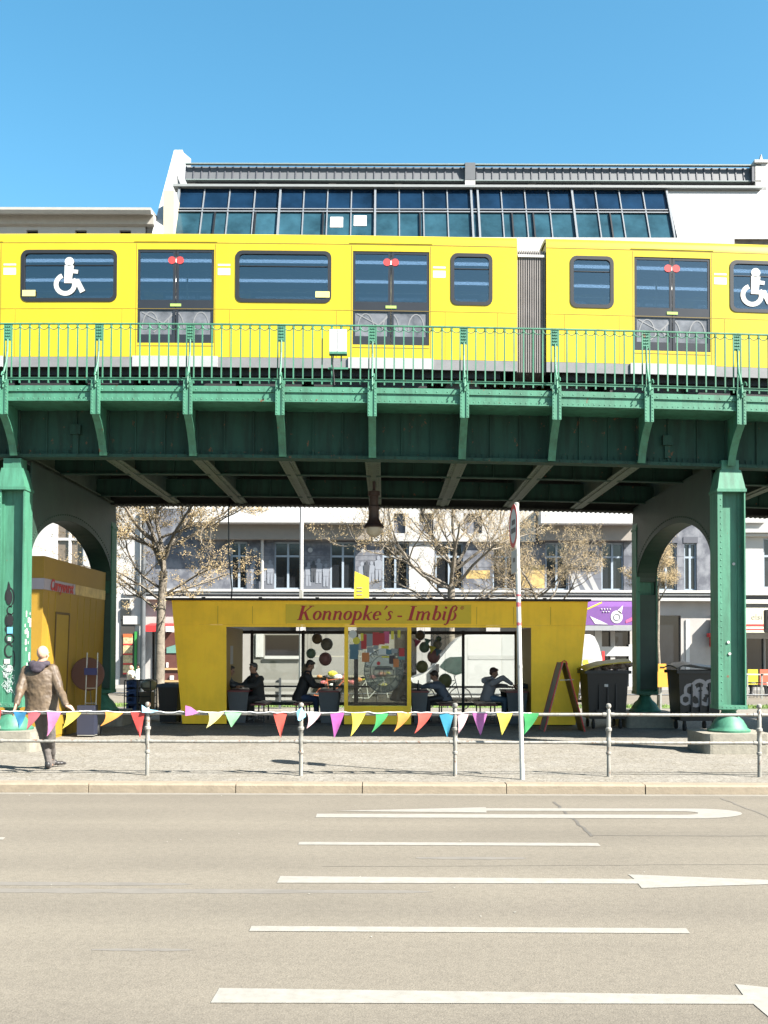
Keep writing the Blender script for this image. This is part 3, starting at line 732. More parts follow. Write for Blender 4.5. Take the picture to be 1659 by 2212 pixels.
    for i, (a, c) in enumerate(wins):
        for yy, gm, d in ((TY, DGL, -1), (TY2, DGF, 1)):
            f = MB(); o_ = rrect(a - .03, c + .03, zWb - .03, zWt + .03, .12); n_ = rrect(a + .035, c - .035, zWb + .035, zWt - .035, .08)
            ring(f, o_, n_, 'y', yy + d * .012, yy - d * .055)
            wo = f.build("window", RUBR, tr, warp=warp)
            g = MB(); g.prism(n_, 'y', yy - d * .02, yy - d * .028); g.build("pane", gm, wo, warp=warp)
            if d == -1: g = MB(); g.box(a + .03, c - .03, yy + .0, yy + .012, zWt - .26, zWt - .248); g.build("vent_bar", RUBR, wo, warp=warp)
    for i, (a, c) in enumerate(doors):
        for yy, d in ((TY, -1), (TY2, 1)):
            f = MB(); m_ = (a + c) / 2
            for l, r in ((a, m_ - .006), (m_ + .006, c)):
                y0_, y1_ = sorted((yy - d * .01, yy - d * .045))
                zb = zDb; zm0, zm1 = tz(672), tz(654)
                holes(f, l, r, zb, zDt, [(l + .045, r - .045, zb + .16, zm0 - .02), (l + .045, r - .045, zm1 + .02, zDt - .05)], y0_, y1_)
            do = f.build("door", mat("door_frame_dark", (0.018, 0.02, 0.026), 0.4), tr, warp=warp)
            g = MB()
            for l, r in ((a, m_ - .006), (m_ + .006, c)): g.box(l + .04, r - .04, yy - d * .024, yy - d * .03, zm1, zDt - .04)
            g.build("pane", DGL if d == -1 else DGF, do, warp=warp)
            g = MB()
            for l, r in ((a, m_ - .006), (m_ + .006, c)): g.box(l + .04, r - .04, yy - d * .024, yy - d * .03, zb + .15, zm0)
            g.build("lower_pane", DOORG, do, warp=warp)
            if d == -1:
                g = MB()   # etched arches and lines in the lower panes
                for q in range(-1, 3):
                    cx = a + (c - a) * (.17 + .33 * q) if 0 <= q else a + .12
                    pts = [(cx + .15 * math.cos(R(t)), zb + .28 + .3 * math.sin(R(t)), .02) for t in range(0, 181, 20)]
                    if a + .16 < cx < c - .16: ribbon(g, pts, yy + .021, th=.002)
                ribbon(g, [(a + .08, zm0 - .05, .02), (m_ - .1, zb + .3, .02)], yy + .0205, th=.002); ribbon(g, [(a + .3, zb + .2, .02), (m_ - .06, zm0 - .1, .03)], yy + .02, th=.002)
                g.build("etching", cm("etched_pale", (0.21, 0.215, 0.225)), do, warp=warp)
                g = MB(); cz = tz(566); g.prism(circ(m_ - .075, cz, .07, 16), 'y', yy + .006, yy + .012); g.prism(circ(m_ + .075, cz, .07, 16), 'y', yy + .006, yy + .012)
                g.build("red_sticker", cm("sticker_red", (0.55, 0.04, 0.04)), do, warp=warp)
                g = MB(); g.box(m_ - .10, m_ + .10, yy - .0, yy + .009, tz(666), tz(660)); g.build("door_button", cm("button_green", (0.35, 0.5, 0.12)), do, warp=warp)
    for i, (a, c) in enumerate(doors):
      g = MB(); g.box(a - .08, c + .08, TY - .03, TY + .03, zSb + .0, zSk + .01)
      g.build("door_step", cm("light_step", (0.40,0.40,0.41)), tr, warp=warp)
    for i, (a, c) in enumerate(doors):
        g = MB(); g.box(c + .07, c + .30, TY - .004, TY - .001, tz(578), tz(574)); g.box(c + .07, c + .30, TY - .004, TY - .001, tz(598), tz(583))
        g.build("number_sticker", STK, tr, warp=warp)
    for i, (a, c) in enumerate(wins):
        if c - a < 1: continue
        g = MB(); g.box(c - .26, c + .0, TY - .020, TY - .016, tz(645), tz(632)) if i % 2 else g.box(a - .0, a + .24, TY - .020, TY - .016, tz(645), tz(632))
        g.build("priority_sticker", cm("sticker_pale_yellow", (0.72, 0.66, 0.25)), tr, warp=warp)
carriage(XA, e1, wins1, doors1, [e1 - .02])
carriage(s2, XZ, wins2, doors2, [s2 + .02])
# wheelchair symbols
for cx in (tx(145), tx(1628)):
    g = MB(); cz = tz(612); y_ = TY - .001
    r_ = .16
    g.prism(circ(cx + .02, tz(570), .085, 14), 'y', y_ - .003, y_)
    ribbon(g, [(cx + .02, tz(578), .17), (cx + .0, cz, .16), (cx + .17, cz + .0, .10), (cx + .27, cz - .20, .10)], y_, th=.003)
    ribbon(g, [(cx + .02, tz(590), .07), (cx + .18, tz(592), .07)], y_ + .001, th=.003)
    ribbon(g, [(cx - .05 + .17 * math.cos(R(t)), cz - .06 + .17 * math.sin(R(t)), .085) for t in range(110, 400, 15)], y_ + .0005, th=.003)
    g.build("wheelchair_sticker", STK, tr, warp=warp)
# gangway bellows
b = MB(); x = e1; i = 0; st = (s2 - e1) / 26
pts_o = []
for i in range(26):
    o_ = .05 if i % 2 else .0
    b.box(e1 + i * st, e1 + (i + 1) * st, TY + .06 + o_ * .6, TY2 - .06 - o_ * .6, tz(797), tz(533) - o_ * .5)
b.build("gangway_bellows", mat("bellows_grey_brown", (0.22, 0.20, 0.19), 0.7, var=.15), tr, warp=warp)
b = MB(); b.box(e1 + .02, s2 - .02, TY + .03, TY + .058, tz(548), tz(543)); b.build("gangway_strip", STK, tr, warp=warp)
# wheels
for xx in (tx(380), tx(850), tx(1000), tx(1240), tx(1460), tx(90), -9.5, 10.0, 11.6):
    b = MB(); b.lathe([(.06, -.02), (.33, 0), (.33, .09), (.36, .10), (.36, .13), (.05, .15)], (xx, TY + .33, zSb - .33), 20, 'y'); b.lathe([(.06, .02), (.33, 0), (.33, -.09), (.36, -.10), (.36, -.13), (.05, -.15)], (xx, TY2 - .33, zSb - .33), 20, 'y')
    b.build("wheelset", mat("wheel_steel", (0.09, 0.075, 0.06), 0.5, metal=.5), tr, warp=warp)
# yellow-green bin shape low in the last window is the second car's sticker, left out

# ================================================================== snack pavilion
KF = 23.86; KB = 26.9
def kx(x, y=1450): return PX(x, KF, y)
def kz(y): return PZ(y, KF)
pv = thing("snack_pavilion", "mustard yellow open pavilion with red lettering under the viaduct", "pavilion", (0, KF, 0))
zt, zb1, zo = kz(1298), kz(1350), kz(1355)
xlt, xlb, xrt, xrb = kx(370), kx(395), kx(1271), kx(1243)
def xl(z): return xlb + (xlt - xlb) * z / zt
def xr(z): return xrb + (xrt - xrb) * z / zt
def quadwall(m, name, poly, y0, y1, parent=pv):
    b = MB(); b.prism(poly, 'y', y0, y1); return b.build(name, m, parent)
# fascia built of butted sheets
seams = [xl(zt) + .001, kx(470), kx(545), kx(619), kx(1030), kx(1110), kx(1190), xr(zt)]
quadwall(KYEL, "fascia", [(xl(zb1), zb1), (xr(zb1), zb1), (xr(zt), zt), (xl(zt), zt)], KF, KF + .06)
b = MB()
b.box(xl(zb1) , xr(zb1), KF - .012, KF - .001, zb1 - .006, zb1 + .012)
b.box(xl(zt) + .02, xr(zt) - .02, KF - .008, KF - .001, zt - .13, zt - .122)
b.build("trim", KYEL, pv)
b = MB()
for x in seams[1:-1]: b.box(x - .004, x + .004, KF - .004, KF - .0005, zb1 + .02, zt - .13)
b.build("seam", mat("kiosk_seam", (0.45, 0.30, 0.02), .6), pv)
quadwall(KYEL, "wall", [(xl(0.03), .03), (kx(490), .03), (kx(488), zb1 - .008), (xl(zb1), zb1 - .008)], KF, KF + .06)
quadwall(KYEL, "wall", [(kx(1148), .03), (xr(.03), .03), (xr(zb1), zb1 - .008), (kx(1148), zb1 - .008)], KF, KF + .06)
# side walls
for s_, f in ((1, xl), (-1, xr)):
    b = MB(); v = []
    for z in (.03, zt):
        x = f(z); v += [(x, KF + .062, z), (x + .05 * s_, KF + .062, z), (x + .05 * s_, KB, z), (x, KB, z)]
    b.add(v, [(0,1,2,3), (4,5,6,7), (0,1,5,4), (1,2,6,5), (2,3,7,6), (3,0,4,7)]); b.build("side_wall", KYEL, pv)
b = MB(); b.box(kx(488) - .08, kx(488) - .02, KF + .062, KB - .05, .05, zo); b.build("inner_wall", mat("shaded_kiosk_ochre", (0.24, 0.14, 0.010), 0.6, var=.08, scale=1.5, k=1), pv)  # kiosk yellow darkened to stand for the shade inside
b = MB(); b.box(kx(1150), kx(1150) + .06, KF + .062, KB - .05, .05, zo); b.build("inner_wall", mat("shaded_kiosk_ochre", (0.24, 0.14, 0.010), 0.6, var=.08, scale=1.5, k=1), pv)
# header over the openings, posts and centre bay
b = MB(); b.box(kx(488) + .001, kx(1148) - .001, KF + .0, KF + .05, zo, zb1 - .008); b.build("header", KYEL, pv)
for a, c in ((744, 752), (880, 888.5)):
    b = MB(); b.box(kx(a), kx(c), KF - .01, KF + .09, kz(1530), zo - .002); b.build("post", KYEL, pv)
b = MB(); b.box(kx(744), kx(888.5), KF + .0, KF + .10, .03, kz(1530) - .001)
b.box(kx(752) + .001, kx(880) - .001, KF - .004, KF + .08, kz(1530), kz(1525)); b.build("parapet", KYEL, pv)
b = MB(); b.box(kx(752) + .001, kx(880) - .001, KF + .04, KF + .048, kz(1525), zo - .002)
cg = b.build("window_pane", glass("clear_glass", (0.80, 0.82, 0.79), 0.05), pv)
roof = MB(); roof.box(xl(zt) - .12, xr(zt) + .05, KF - .12, KB + .25, zt + .002, zt + .05); roof.box(xl(zt) + .1, xr(zt) - .1, KF + .1, KB, zt - .25, zt - .2)
rf = roof.build("roof", mat("black_roof_felt", (0.02, 0.018, 0.018), .7), pv)
b = MB()
for i in range(7): b.box(xl(zt) + .7 + i*1.3, xl(zt) + .78 + i * 1.3, KF - .1, KF - .04, zt + .051, zt + .075)
b.build("roof_clip", BLACK, rf)
b = MB(); b.box(xlb + .05, xrb - .05, KF + .12, KB - .02, .0, .03); b.build("floor", mat("dark_floor", (0.06, 0.055, 0.05), .85), pv)
# back frames
def kbx(x): return PX(x, KB, 1440)
def kbz(y): return PZ(y, KB)
b = MB()
for a, c in ((541, 547), (651, 658), (765, 774), (874, 880), (998, 1004), (1112, 1121)): b.box(kbx(a), kbx(c), KB, KB + .06, .03, kbz(1362))
b.box(kbx(490), kbx(1148), KB - .005, KB + .065, kbz(1370), kbz(1363)); b.box(kbx(541), kbx(1121), KB + .01, KB + .05, kbz(1485.5), kbz(1481.5)); b.box(kbx(541), kbx(1121), KB - .01, KB + .07, kbz(1524), kbz(1517))
b.build("back_frame", BROWNB, pv)
b = MB(); b.box(kbx(541), kbx(1121), KB + .03, KB + .036, kbz(1517), kbz(1370)); b.build("back_glass", glass("back_glass", (0.85, 0.87, 0.85), 0.08), pv)
# sign
sx0, sx1, sz0, sz1 = kx(617), kx(1018), kz(1347), kz(1306)
b = MB(); b.box(sx0, sx1, KF - .010, KF - .002, sz0, sz1)
sg = b.build("sign_board", mat("sign_mustard", (1.0, 0.70, 0.03), .6, var=.05), pv)
def glyphs():
    S = {}
    def el(cx, cy, rx, ry, a0, a1, wmin, wmax, st=12):
        n = max(2, abs(a1 - a0) // st); out = []
        for i in range(n + 1):
            a = R(a0 + (a1 - a0) * i / n); out.append((cx + rx * math.cos(a), cy + ry * math.sin(a), wmin + (wmax - wmin) * abs(math.cos(a)) ** 1.3))
        return out
    sf = .035
    S['K'] = (.70, [[(.14,0,.14),(.14,.68,.14)], [(.0,.015,sf),(.28,.015,sf)], [(.0,.665,sf),(.28,.665,sf)], [(.18,.28,.05),(.52,.65,.05)], [(.40,.665,sf),(.64,.665,sf)], [(.27,.40,.13),(.50,.02,.13)], [(.40,.015,sf),(.66,.015,sf)]])
    S['o'] = (.43, [el(.2,.22,.145,.195,0,360,.045,.12)])
    S['n'] = (.50, [[(.10,.0,.115),(.10,.43,.115)], [(.0,.41,.03),(.1,.43,.03)], [(.13,.30,.03),(.2,.39,.06),(.29,.41,.08),(.35,.34,.115),(.35,.06,.115),(.38,.02,.07),(.45,.05,.03)]])
    S['m'] = (.78, [[(.10,.0,.115),(.10,.43,.115)], [(.0,.41,.03),(.1,.43,.03)], [(.13,.30,.03),(.2,.39,.06),(.28,.41,.08),(.34,.34,.115),(.34,.0,.115)], [(.38,.30,.03),(.45,.39,.06),(.54,.41,.08),(.60,.34,.115),(.60,.06,.115),(.63,.02,.07),(.70,.05,.03)]])
    S['p'] = (.48, [[(.10,-.21,.12),(.10,.43,.12)], [(.0,.41,.03),(.1,.43,.03)], [(-.03,-.205,.03),(.22,-.205,.03)], el(.23,.215,.14,.195,-150,150,.045,.12)])
    S['k'] = (.47, [[(.09,0,.12),(.09,.70,.12)], [(.0,.68,.03),(.1,.70,.03)], [(.13,.2,.04),(.36,.40,.045)], [(.34,.37,.06),(.38,.39,.06)], [(.19,.24,.11),(.32,.04,.11),(.38,.01,.06),(.43,.05,.03)]])
    S['e'] = (.38, [el(.19,.22,.14,.195,5,320,.045,.12), [(.06,.21,.045),(.33,.26,.045)]])
    S['\u00b4'] = (.22, [[(.08,.50,.03),(.17,.68,.09)]])
    S['s'] = (.35, [[(.29,.33,.03),(.25,.40,.05),(.17,.425,.06),(.10,.37,.09),(.13,.29,.11),(.22,.2,.11),(.25,.11,.09),(.19,.03,.06),(.10,.005,.05),(.03,.08,.03)]])
    S['-'] = (.27, [[(.0,.19,.075),(.22,.19,.075)]])
    S['I'] = (.38, [[(.17,0,.14),(.17,.68,.14)], [(.02,.015,sf),(.32,.015,sf)], [(.02,.665,sf),(.32,.665,sf)]])
    S['b'] = (.45, [[(.09,.03,.12),(.09,.70,.12)], [(.0,.68,.03),(.1,.70,.03)], el(.21,.215,.14,.195,-155,150,.045,.12)])
    S['i'] = (.25, [[(.10,.43,.115),(.10,.06,.115),(.13,.02,.07),(.2,.05,.03)], [(.0,.41,.03),(.1,.43,.03)], [(.09,.56,.11),(.09,.66,.11)]])
    S['\u00df'] = (.50, [[(-.06,-.17,.08),(.02,-.20,.05),(.09,-.12,.09),(.11,.1,.12),(.11,.5,.12),(.16,.65,.08),(.26,.70,.06),(.34,.62,.1),(.33,.5,.09),(.24,.41,.05),(.32,.36,.07),(.38,.24,.12),(.36,.1,.1),(.28,.01,.05),(.19,.03,.06)]])
    S['\u00ae'] = (.2, [el(.1,.60,.075,.075,0,360,.018,.018,20), [(.075,.56,.02),(.075,.64,.02),(.12,.64,.015),(.12,.605,.015),(.08,.6,.015)], [(.1,.6,.015),(.125,.56,.02)]])
    S[' '] = (.2, [])
    return S
def serif(mb, s_, x0, x1, zb, h, y, axis='y', flip=1):
    G = glyphs(); tot = sum(G[c][0] for c in s_); k = h / .68; hx = (x1 - x0) / (tot * k)
    px = 0.0; n = 0
    for c in s_:
        a, strokes = G[c]
        for st in strokes:
            m_ = MB(); ribbon(m_, st, 0, th=.004, shear=.26, sc_=k)
            for v in m_.v: v.x = x0 + (v.x + px * k) * hx; v.z += zb; v.y += y - n * .00025
            # adjust for half widths kept
            mb.add(m_.v, m_.f); n += 1
            n %= 9
        px += a
b = MB(); serif(b, "Konnopke\u00b4s - Imbi\u00df\u00ae", kx(641), kx(996), kz(1340), kz(1309) - kz(1340), KF - .012)
b.build("sign_lettering", MAROON, sg)
def film_mat():
    m = bpy.data.materials.new("frosted_film"); m.use_nodes = True; p = m.node_tree.nodes["Principled BSDF"]
    p.inputs["Base Color"].default_value = (.6, .6, .55, 1); p.inputs["Alpha"].default_value = .42; p.inputs["Roughness"].default_value = .8
    p.inputs["Transmission Weight"].default_value = 0; return m
# round emblem and stickers on the centre pane
EMB = cm("emblem_white", (0.60, 0.58, 0.50)); EMD = cm("emblem_grey", (0.10, 0.10, 0.09))
ex, ez, er = kx(829), kz(1449), kx(877) - kx(829) - .06
b = MB()
ring(b, circ(ex, ez, er, 32, er * 1.12), circ(ex, ez, er * .97, 32, er * 1.08), 'y', KF + .034, KF + .039)
ring(b, circ(ex, ez, er * .70, 32, er * .8), circ(ex, ez, er * .67, 32, er * .77), 'y', KF + .034, KF + .039)
for hh_, ww_ in ((.10, .16), (.02, .24), (-.10, .24), (-.125, .22)): b.box(ex - ww_, ex + ww_, KF + .034, KF + .039, ez + hh_ - .008, ez + hh_ + .008)
for q in (-.22, -.1, 0, .1, .22): b.box(ex + q - .008, ex + q + .008, KF + .034, KF + .039, ez - .09, ez + .01)
b.box(ex - .2, ex + .2, KF + .034, KF + .039, ez + .03, ez + .075)
emb = b.build("emblem", EMD, pv)
lt = "KONNOPKES IMBISS BERLIN "
eb = MB()
for i, c in enumerate(lt):
    a = R(90 - i * 360 / len(lt))
    if c != ' ': text('', c, EMD, emb, (ex + er * .84 * math.cos(a), KF + .036, ez + er * .95 * math.sin(a)), .15, rot=(R(90), R(-(math.degrees(a) - 90)), 0), mb=eb)
eb.build("emblem_lettering", EMD, emb, fix=False)
b = MB(); b.prism(circ(ex, ez, er * 1.02, 32, er * 1.14), 'y', KF + .050, KF + .052)
b.build("emblem_film", film_mat(), pv)
random.seed(21)
SC = [cm("st_red", (.5, .03, .03)), cm("st_pink", (.55, .08, .2)), cm("st_yellow", (.75, .65, .05)), cm("st_grey", (.3, .32, .32)), cm("st_blue", (.08, .18, .24)), cm("st_white", (.7, .7, .66)), cm("st_dark", (.05, .03, .03)), cm("st_teal", (.12, .3, .28)), cm("st_orange", (.6, .2, .05))]
STs = [(762,1370,9,9,5),(770,1384,8,8,2),(782,1376,3,8,2),(786,1386,6,16,0),(797,1383,8,14,3),(796,1371,8,2,2),(812,1380,7,14,0),(823,1380,8,12,0),(835,1377,6,13,1),(765,1398,10,6,4),(765,1410,10,10,4),(764,1419,9,5,4),(776,1395,8,10,3),(790,1420,8,10,8),(800,1404,7,6,3),(812,1398,6,6,3),(832,1398,8,3,2),(826,1407,8,6,5),(840,1408,6,5,4),(852,1406,7,5,3),(848,1372,3,9,2),(862,1369,3,8,2),(868,1409,6,9,0),(868,1421,7,4,7),(833,1419,8,1.6,2),(856,1432,6,9,8),(847,1425,6,9,6),(818,1433,4,4,0)]
for n, (x, y, rx, ry, c) in enumerate(STs):
    b = MB(); cx, cz = kx(x), kz(y); w_, h_ = rx * .0106, ry * .0106
    if rx == ry: b.prism(circ(cx, cz, w_, 12, h_), 'y', KF + .020 + n * .0003, KF + .0202 + n * .0003)
    else: b.box(cx - w_, cx + w_, KF + .020 + n * .0003, KF + .0202 + n * .0003, cz - h_, cz + h_)
    b.build("sticker", SC[c], pv)
b = MB(); p = at(511, 1416, KF + .8); b.box(kx(488) - .019, kx(488) - .014, KF + .8, KF + 1.25, p.z - .22, p.z + .22)
b.build("notice", cm("notice_paper", (.45, .42, .38)), pv)
# hanging paper balls and flag decorations behind the glass
random.seed(5)
BC = [cm("ball_pink", (.42,.20,.19)), cm("ball_green", (.20,.30,.21)), cm("ball_olive", (.30,.27,.11)), cm("ball_grey", (.30,.29,.25)), cm("ball_brown", (.27,.20,.12))]
for i, (x, y, r_, c, nm) in enumerate([(672,1412,12,1,"green"),(685,1380,13,4,"brown"),(706,1392,15,3,"grey"),(703,1424,16,0,"dusty pink"),(664,1445,13,4,"tan"),(917,1398,13,1,"green"),(937,1418,16,0,"dusty pink"),(912,1440,15,2,"olive"),(945,1392,11,3,"grey"),(908,1372,12,4,"brown"),(962,1470,17,2,"olive"),(948,1380,7,1,"green")]):
    p = at(x, y, KB - .15); b = MB(); rr = r_ * .0104; b.ball(tuple(p), (rr, rr * .9, rr * 1.05), 14, 10)
    o = b.build("lantern", BC[c], origin=tuple(p), smooth=True)
    side = "left" if x < 800 else "right"
    lab = {0: "green paper lantern above the man in the black jacket", 1: "small brown paper lantern high behind the left post", 2: "grey paper lantern beside the left yellow post", 3: "dusty pink lantern left of the centre window", 4: "tan paper lantern right behind the black haired diner's head",
           5: "green lantern hanging right of the centre window under pennants", 6: "dusty pink lantern above the boy in the grey shirt", 7: "olive lantern low beside the right yellow post", 8: "grey lantern against the van's windscreen", 9: "brown lantern highest beside the right post", 10: "large olive lantern in front of the van's door window", 11: "tiny green lantern highest above the boy"}[i]
    tag(o, lab, "lantern", "paper lanterns hanging in the pavilion"); b = MB(); b.tube([tuple(p + Vector((0, 0, rr))), (p.x, p.y, zt - .26)], .003, 4); b.build("string", BLACK, o)
b = MB(); a = at(888, 1380, KB - .3); c = at(1000, 1368, KB - .3); b.tube([tuple(a), tuple((a + c) / 2 - Vector((0, 0, .1))), tuple(c)], .004, 4)
gl_ = b.build("flag_string", BLACK, origin=tuple(a)); tag(gl_, "string of small magenta and teal flags inside the pavilion", "flags")
for j, (x, y, m_) in enumerate(((903, 1388, SC[1]), (925, 1386, SC[7]), (935, 1402, SC[2]), (948, 1408, SC[4]))):
    p = at(x, y, KB - .31); b = MB(); b.prism([(p.x - .09, p.z + .09), (p.x + .09, p.z + .05), (p.x - .05, p.z - .12)], 'y', p.y + j * .004, p.y + .003 + j * .004); b.build("flag", m_, gl_)
# ------------------------------------------------------------------ tables and benches inside
TBG = mat("table_grey_panel", (0.10, 0.105, 0.11), .7); TTOP = mat("table_top_red", (0.20, 0.03, 0.03), .5); BRED = mat("bench_red", (0.16, 0.018, 0.02), .5)
TBY = KF + .35
def px2(x): return PX(x, TBY, 1500)
tz0 = PZ(1492, TBY)
lab = ["grey ended table against the left wall of the pavilion", "grey ended table in front of the man in black", "grey ended table right of the centre window", "grey ended table beside the right wall behind the sign pole"]
for i, (a, c) in enumerate(((492, 537), (688, 732), (889, 925), (1095, 1140))):
    xa, xb_ = px2(a), px2(c); t = thing("table", lab[i], "table", ((xa + xb_) / 2, TBY + .6, 0.03), "tables inside the pavilion")
    b = MB()
    b.prism([(xa + .07, .03), (xb_ - .07, .03), (xb_, tz0 - .04), (xa, tz0 - .04)], 'y', TBY, TBY + .04); b.build("end_panel", TBG, t)
    b = MB(); b.prism([(xa + .07, .03), (xb_ - .07, .03), (xb_, tz0 - .04), (xa, tz0 - .04)], 'y', TBY + 1.3, TBY + 1.34); b.build("end_panel", TBG, t)
    b = MB(); b.box(xa - .02, xb_ + .02, TBY - .03, TBY + 1.4, tz0 - .04, tz0 - .005); b.build("tabletop", TTOP, t)
zs_ = .47
lab = ["red bench under the diner in the open dark coat", "red bench under the man in the black jacket", "red bench under the boy in the grey shirt", "red bench under the man in the pale hooded top"]
for i, (a, c) in enumerate(((542, 574), (634, 667), (950, 992), (1034, 1076))):
    xa, xb_ = px2(a), px2(c); t = thing("bench", lab[i], "bench", ((xa + xb_) / 2, TBY + .6, 0.03), "benches inside the pavilion")
    b = MB(); b.box(xa, xb_, TBY, TBY + 1.35, zs_ - .04, zs_); b.build("seat", BRED, t)
    for yy in (TBY + .15, TBY + 1.1):
        b = MB(); b.box(xa + .04, xa + .07, yy, yy + .05, .03, zs_ - .04); b.box(xb_ - .07, xb_ - .04, yy, yy + .05, .03, zs_ - .04); b.box(xa + .07, xb_ - .07, yy + .01, yy + .04, .12, .15); b.build("leg", BLACK, t)
# bottle and cups on the tables
for (x, lb) in ((721, "dark bottle on the table in front of the man in black"), (905, "small dark bottle on the table facing the boy")):
    p = Vector((px2(x), TBY + .3, tz0)); b = MB(); b.lathe([(.03, 0), (.032, .01), (.032, .14), (.012, .19), (.012, .24)], tuple(p), 12)
    tag(b.build("bottle", BROWNB, origin=tuple(p), smooth=True), lb, "bottle")
# yellow advertising sign on the roof
p0, p1, p2, p3 = at(766, 1234, 27.1), at(797, 1248, 27.1), at(797, 1297, 27.1), at(764, 1297, 27.1)
ys = thing("roof_sign", "small sunlit yellow sign standing on the pavilion roof", "sign", (p3.x, 27.1, zt + .05))
b = MB(); b.prism([(p0.x, p0.z), (p1.x, p1.z), (p2.x, zt + .06), (p3.x, zt + .06)], 'y', 27.1, 27.15); b.build("panel", cm("sign_bright_yellow", (.75, .58, .04)), ys)
b = MB(); b.box(p2.x - .13, p2.x - .02, 27.09, 27.097, zt + .08, zt + .22); b.build("label_patch", cm("sign_patch", (.35, .4, .55)), ys)
b = MB()
for j in range(3): b.box(p3.x + .08, p3.x + .22, 27.09, 27.097, zt + .3 + j * .09, zt + .32 + j * .09)
b.build("print", SC[3], ys)

# ================================================================== second yellow kiosk (left)
SKX = at(96, 1203, 19.3).x; zk = at(96, 1203, 19.3).z
KOCH = mat("shaded_kiosk_ochre", (0.24, 0.14, 0.010), 0.6, var=.08, scale=1.5, k=1)  # hut ochre, deepened further to stand for its shade
sk = thing("side_kiosk", "tall mustard kiosk with a brown wooden door behind the left arch", "kiosk", (SKX - 1.5, 21.5, 0))
SKb = at(82, 1560, 19.3).x
def wallx(z): return SKb + (SKX - SKb) * z / zk
ybk = 23.55
def slantx(name, m, z0, z1, y0, y1, off, th=.05):
    b = MB(); v = []
    for z in (z0, z1):
        x = wallx(z) + off; v += [(x, y0, z), (x - th, y0, z), (x - th, y1, z), (x, y1, z)]
    b.add(v, [(0,1,2,3), (4,5,6,7), (0,1,5,4), (1,2,6,5), (2,3,7,6), (3,0,4,7)]); return b.build(name, m, sk)
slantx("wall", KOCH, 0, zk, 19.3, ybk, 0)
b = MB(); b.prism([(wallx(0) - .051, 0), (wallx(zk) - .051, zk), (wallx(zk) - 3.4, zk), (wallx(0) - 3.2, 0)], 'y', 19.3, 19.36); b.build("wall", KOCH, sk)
b = MB(); b.box(wallx(zk) - 3.35, wallx(zk) - .06, 19.37, ybk, zk - .1, zk - .05); b.build("roof", mat("black_roof_felt", (0.02,)*3), sk)
zb0, zb2 = at(96, 1275, 19.3).z, at(96, 1251, 19.3).z
slantx("sign_band", cm("band_pale", (.42, .38, .42)), zb0, zb2, 19.31, 21.25, .012, .01)
slantx("sign_band", cm("band_print", (.66, .46, .16), var=.45, scale=3), zb0, zb2, 21.26, ybk - .01, .012, .01)
b = MB(); b.prism([(wallx(zb0) + .012, zb0), (wallx(zb2) + .012, zb2), (wallx(zb2) - 3.2, zb2), (wallx(zb0) - 3.2, zb0)], 'y', 19.285, 19.298); b.build("sign_band", cm("band_pale", (.42, .38, .42)), sk)
text("sign_lettering", "Currywurst", MAROON, sk, (wallx((zb0+zb2)/2) + .022, 20.35, (zb0+zb2)/2), .30, rot=(R(90), 0, R(90)), shear=.3, bold=.008)
zd = at(174, 1370, 21.8).z
for y0, y1, z0, z1 in ((20.05, 20.09, .05, 2.45), (20.9, 20.94, .05, 2.45), (20.09, 20.9, 2.41, 2.45)):
    slantx("door_frame", cm("kiosk_brown", (.12, .065, .015)), z0, z1, y0, y1, .02, .018)
slantx("door", cm("kiosk_door_brown", (.40, .25, .02)), .05, 2.40, 20.10, 20.89, .010, .009)
b = MB()
for yy in (19.62, 20.02, 20.98, 21.5, 21.95, 22.4, 22.85):
    v = []
    for z in (.05, zb0 - .03):
        x = wallx(z) + .006; v += [(x, yy, z), (x - .01, yy, z), (x - .01, yy + .012, z), (x, yy + .012, z)]
    b.add(v, [(0,1,2,3), (4,5,6,7), (0,1,5,4), (1,2,6,5), (2,3,7,6), (3,0,4,7)])
b.build("seam", mat("kiosk_seam", (0.45, 0.30, 0.02), .6), sk)
# ================================================================== buildings across the street
BY = 50.0
def bX(x, y=1230): return PX(x, BY, y)
def bZ(y): return PZ(y, BY)
mb_ = thing("glass_roofed_building", "wide grey and white building with a sloping blue glass top floor behind the train", "building", (0, BY, 0))
BLG = mat("blue_window_glass", (0.02, 0.05, 0.09), 0.06, var=.3, scale=.6, spec=.8)
DKW = mat("dark_window", (0.015, 0.018, 0.022), 0.12, var=.4, scale=.8, spec=.7)
WFR = cm("window_frame_blue_grey", (.30, .36, .42)); SLATE = cm("dark_slate_trim", (.07, .075, .09))
xL, xR = bX(312), bX(1590)
zL = bZ(1275)
fw = [(498, 533), (592, 651), (713, 767), (826, 881), (940, 1000), (1064, 1122), (1178, 1227), (1299, 1347), (1417, 1462), (1478, 1505)]
fwx = [(bX(a), bX(c)) for a, c in fw]
zf0, zf1 = bZ(1274), bZ(1171)
hs = [(a, c, zf0, zf1) for a, c in fwx]
ups = []
for z in (9.3, 12.5, 15.7, 18.7):
    x = xL + 1.0
    while x < xR - 1.6: ups.append((x, x + 1.2, z, z + 2.0)); x += 2.6
b = MB(); holes(b, xL, xR, zL, bZ(1100), hs, BY, BY + .35)
b.build("first_floor_wall", GREYF, mb_)
zTop = bZ(512)
b = MB(); holes(b, xL, xR, bZ(1100), zTop, ups, BY - .02, BY + .33); b.build("wall", RENDERW, mb_)
b = MB()
for a, c, z0, z1 in ups: b.box(a, c, BY + .2, BY + .25, z0, z1)
b.build("upper_glazing", DKW, mb_)
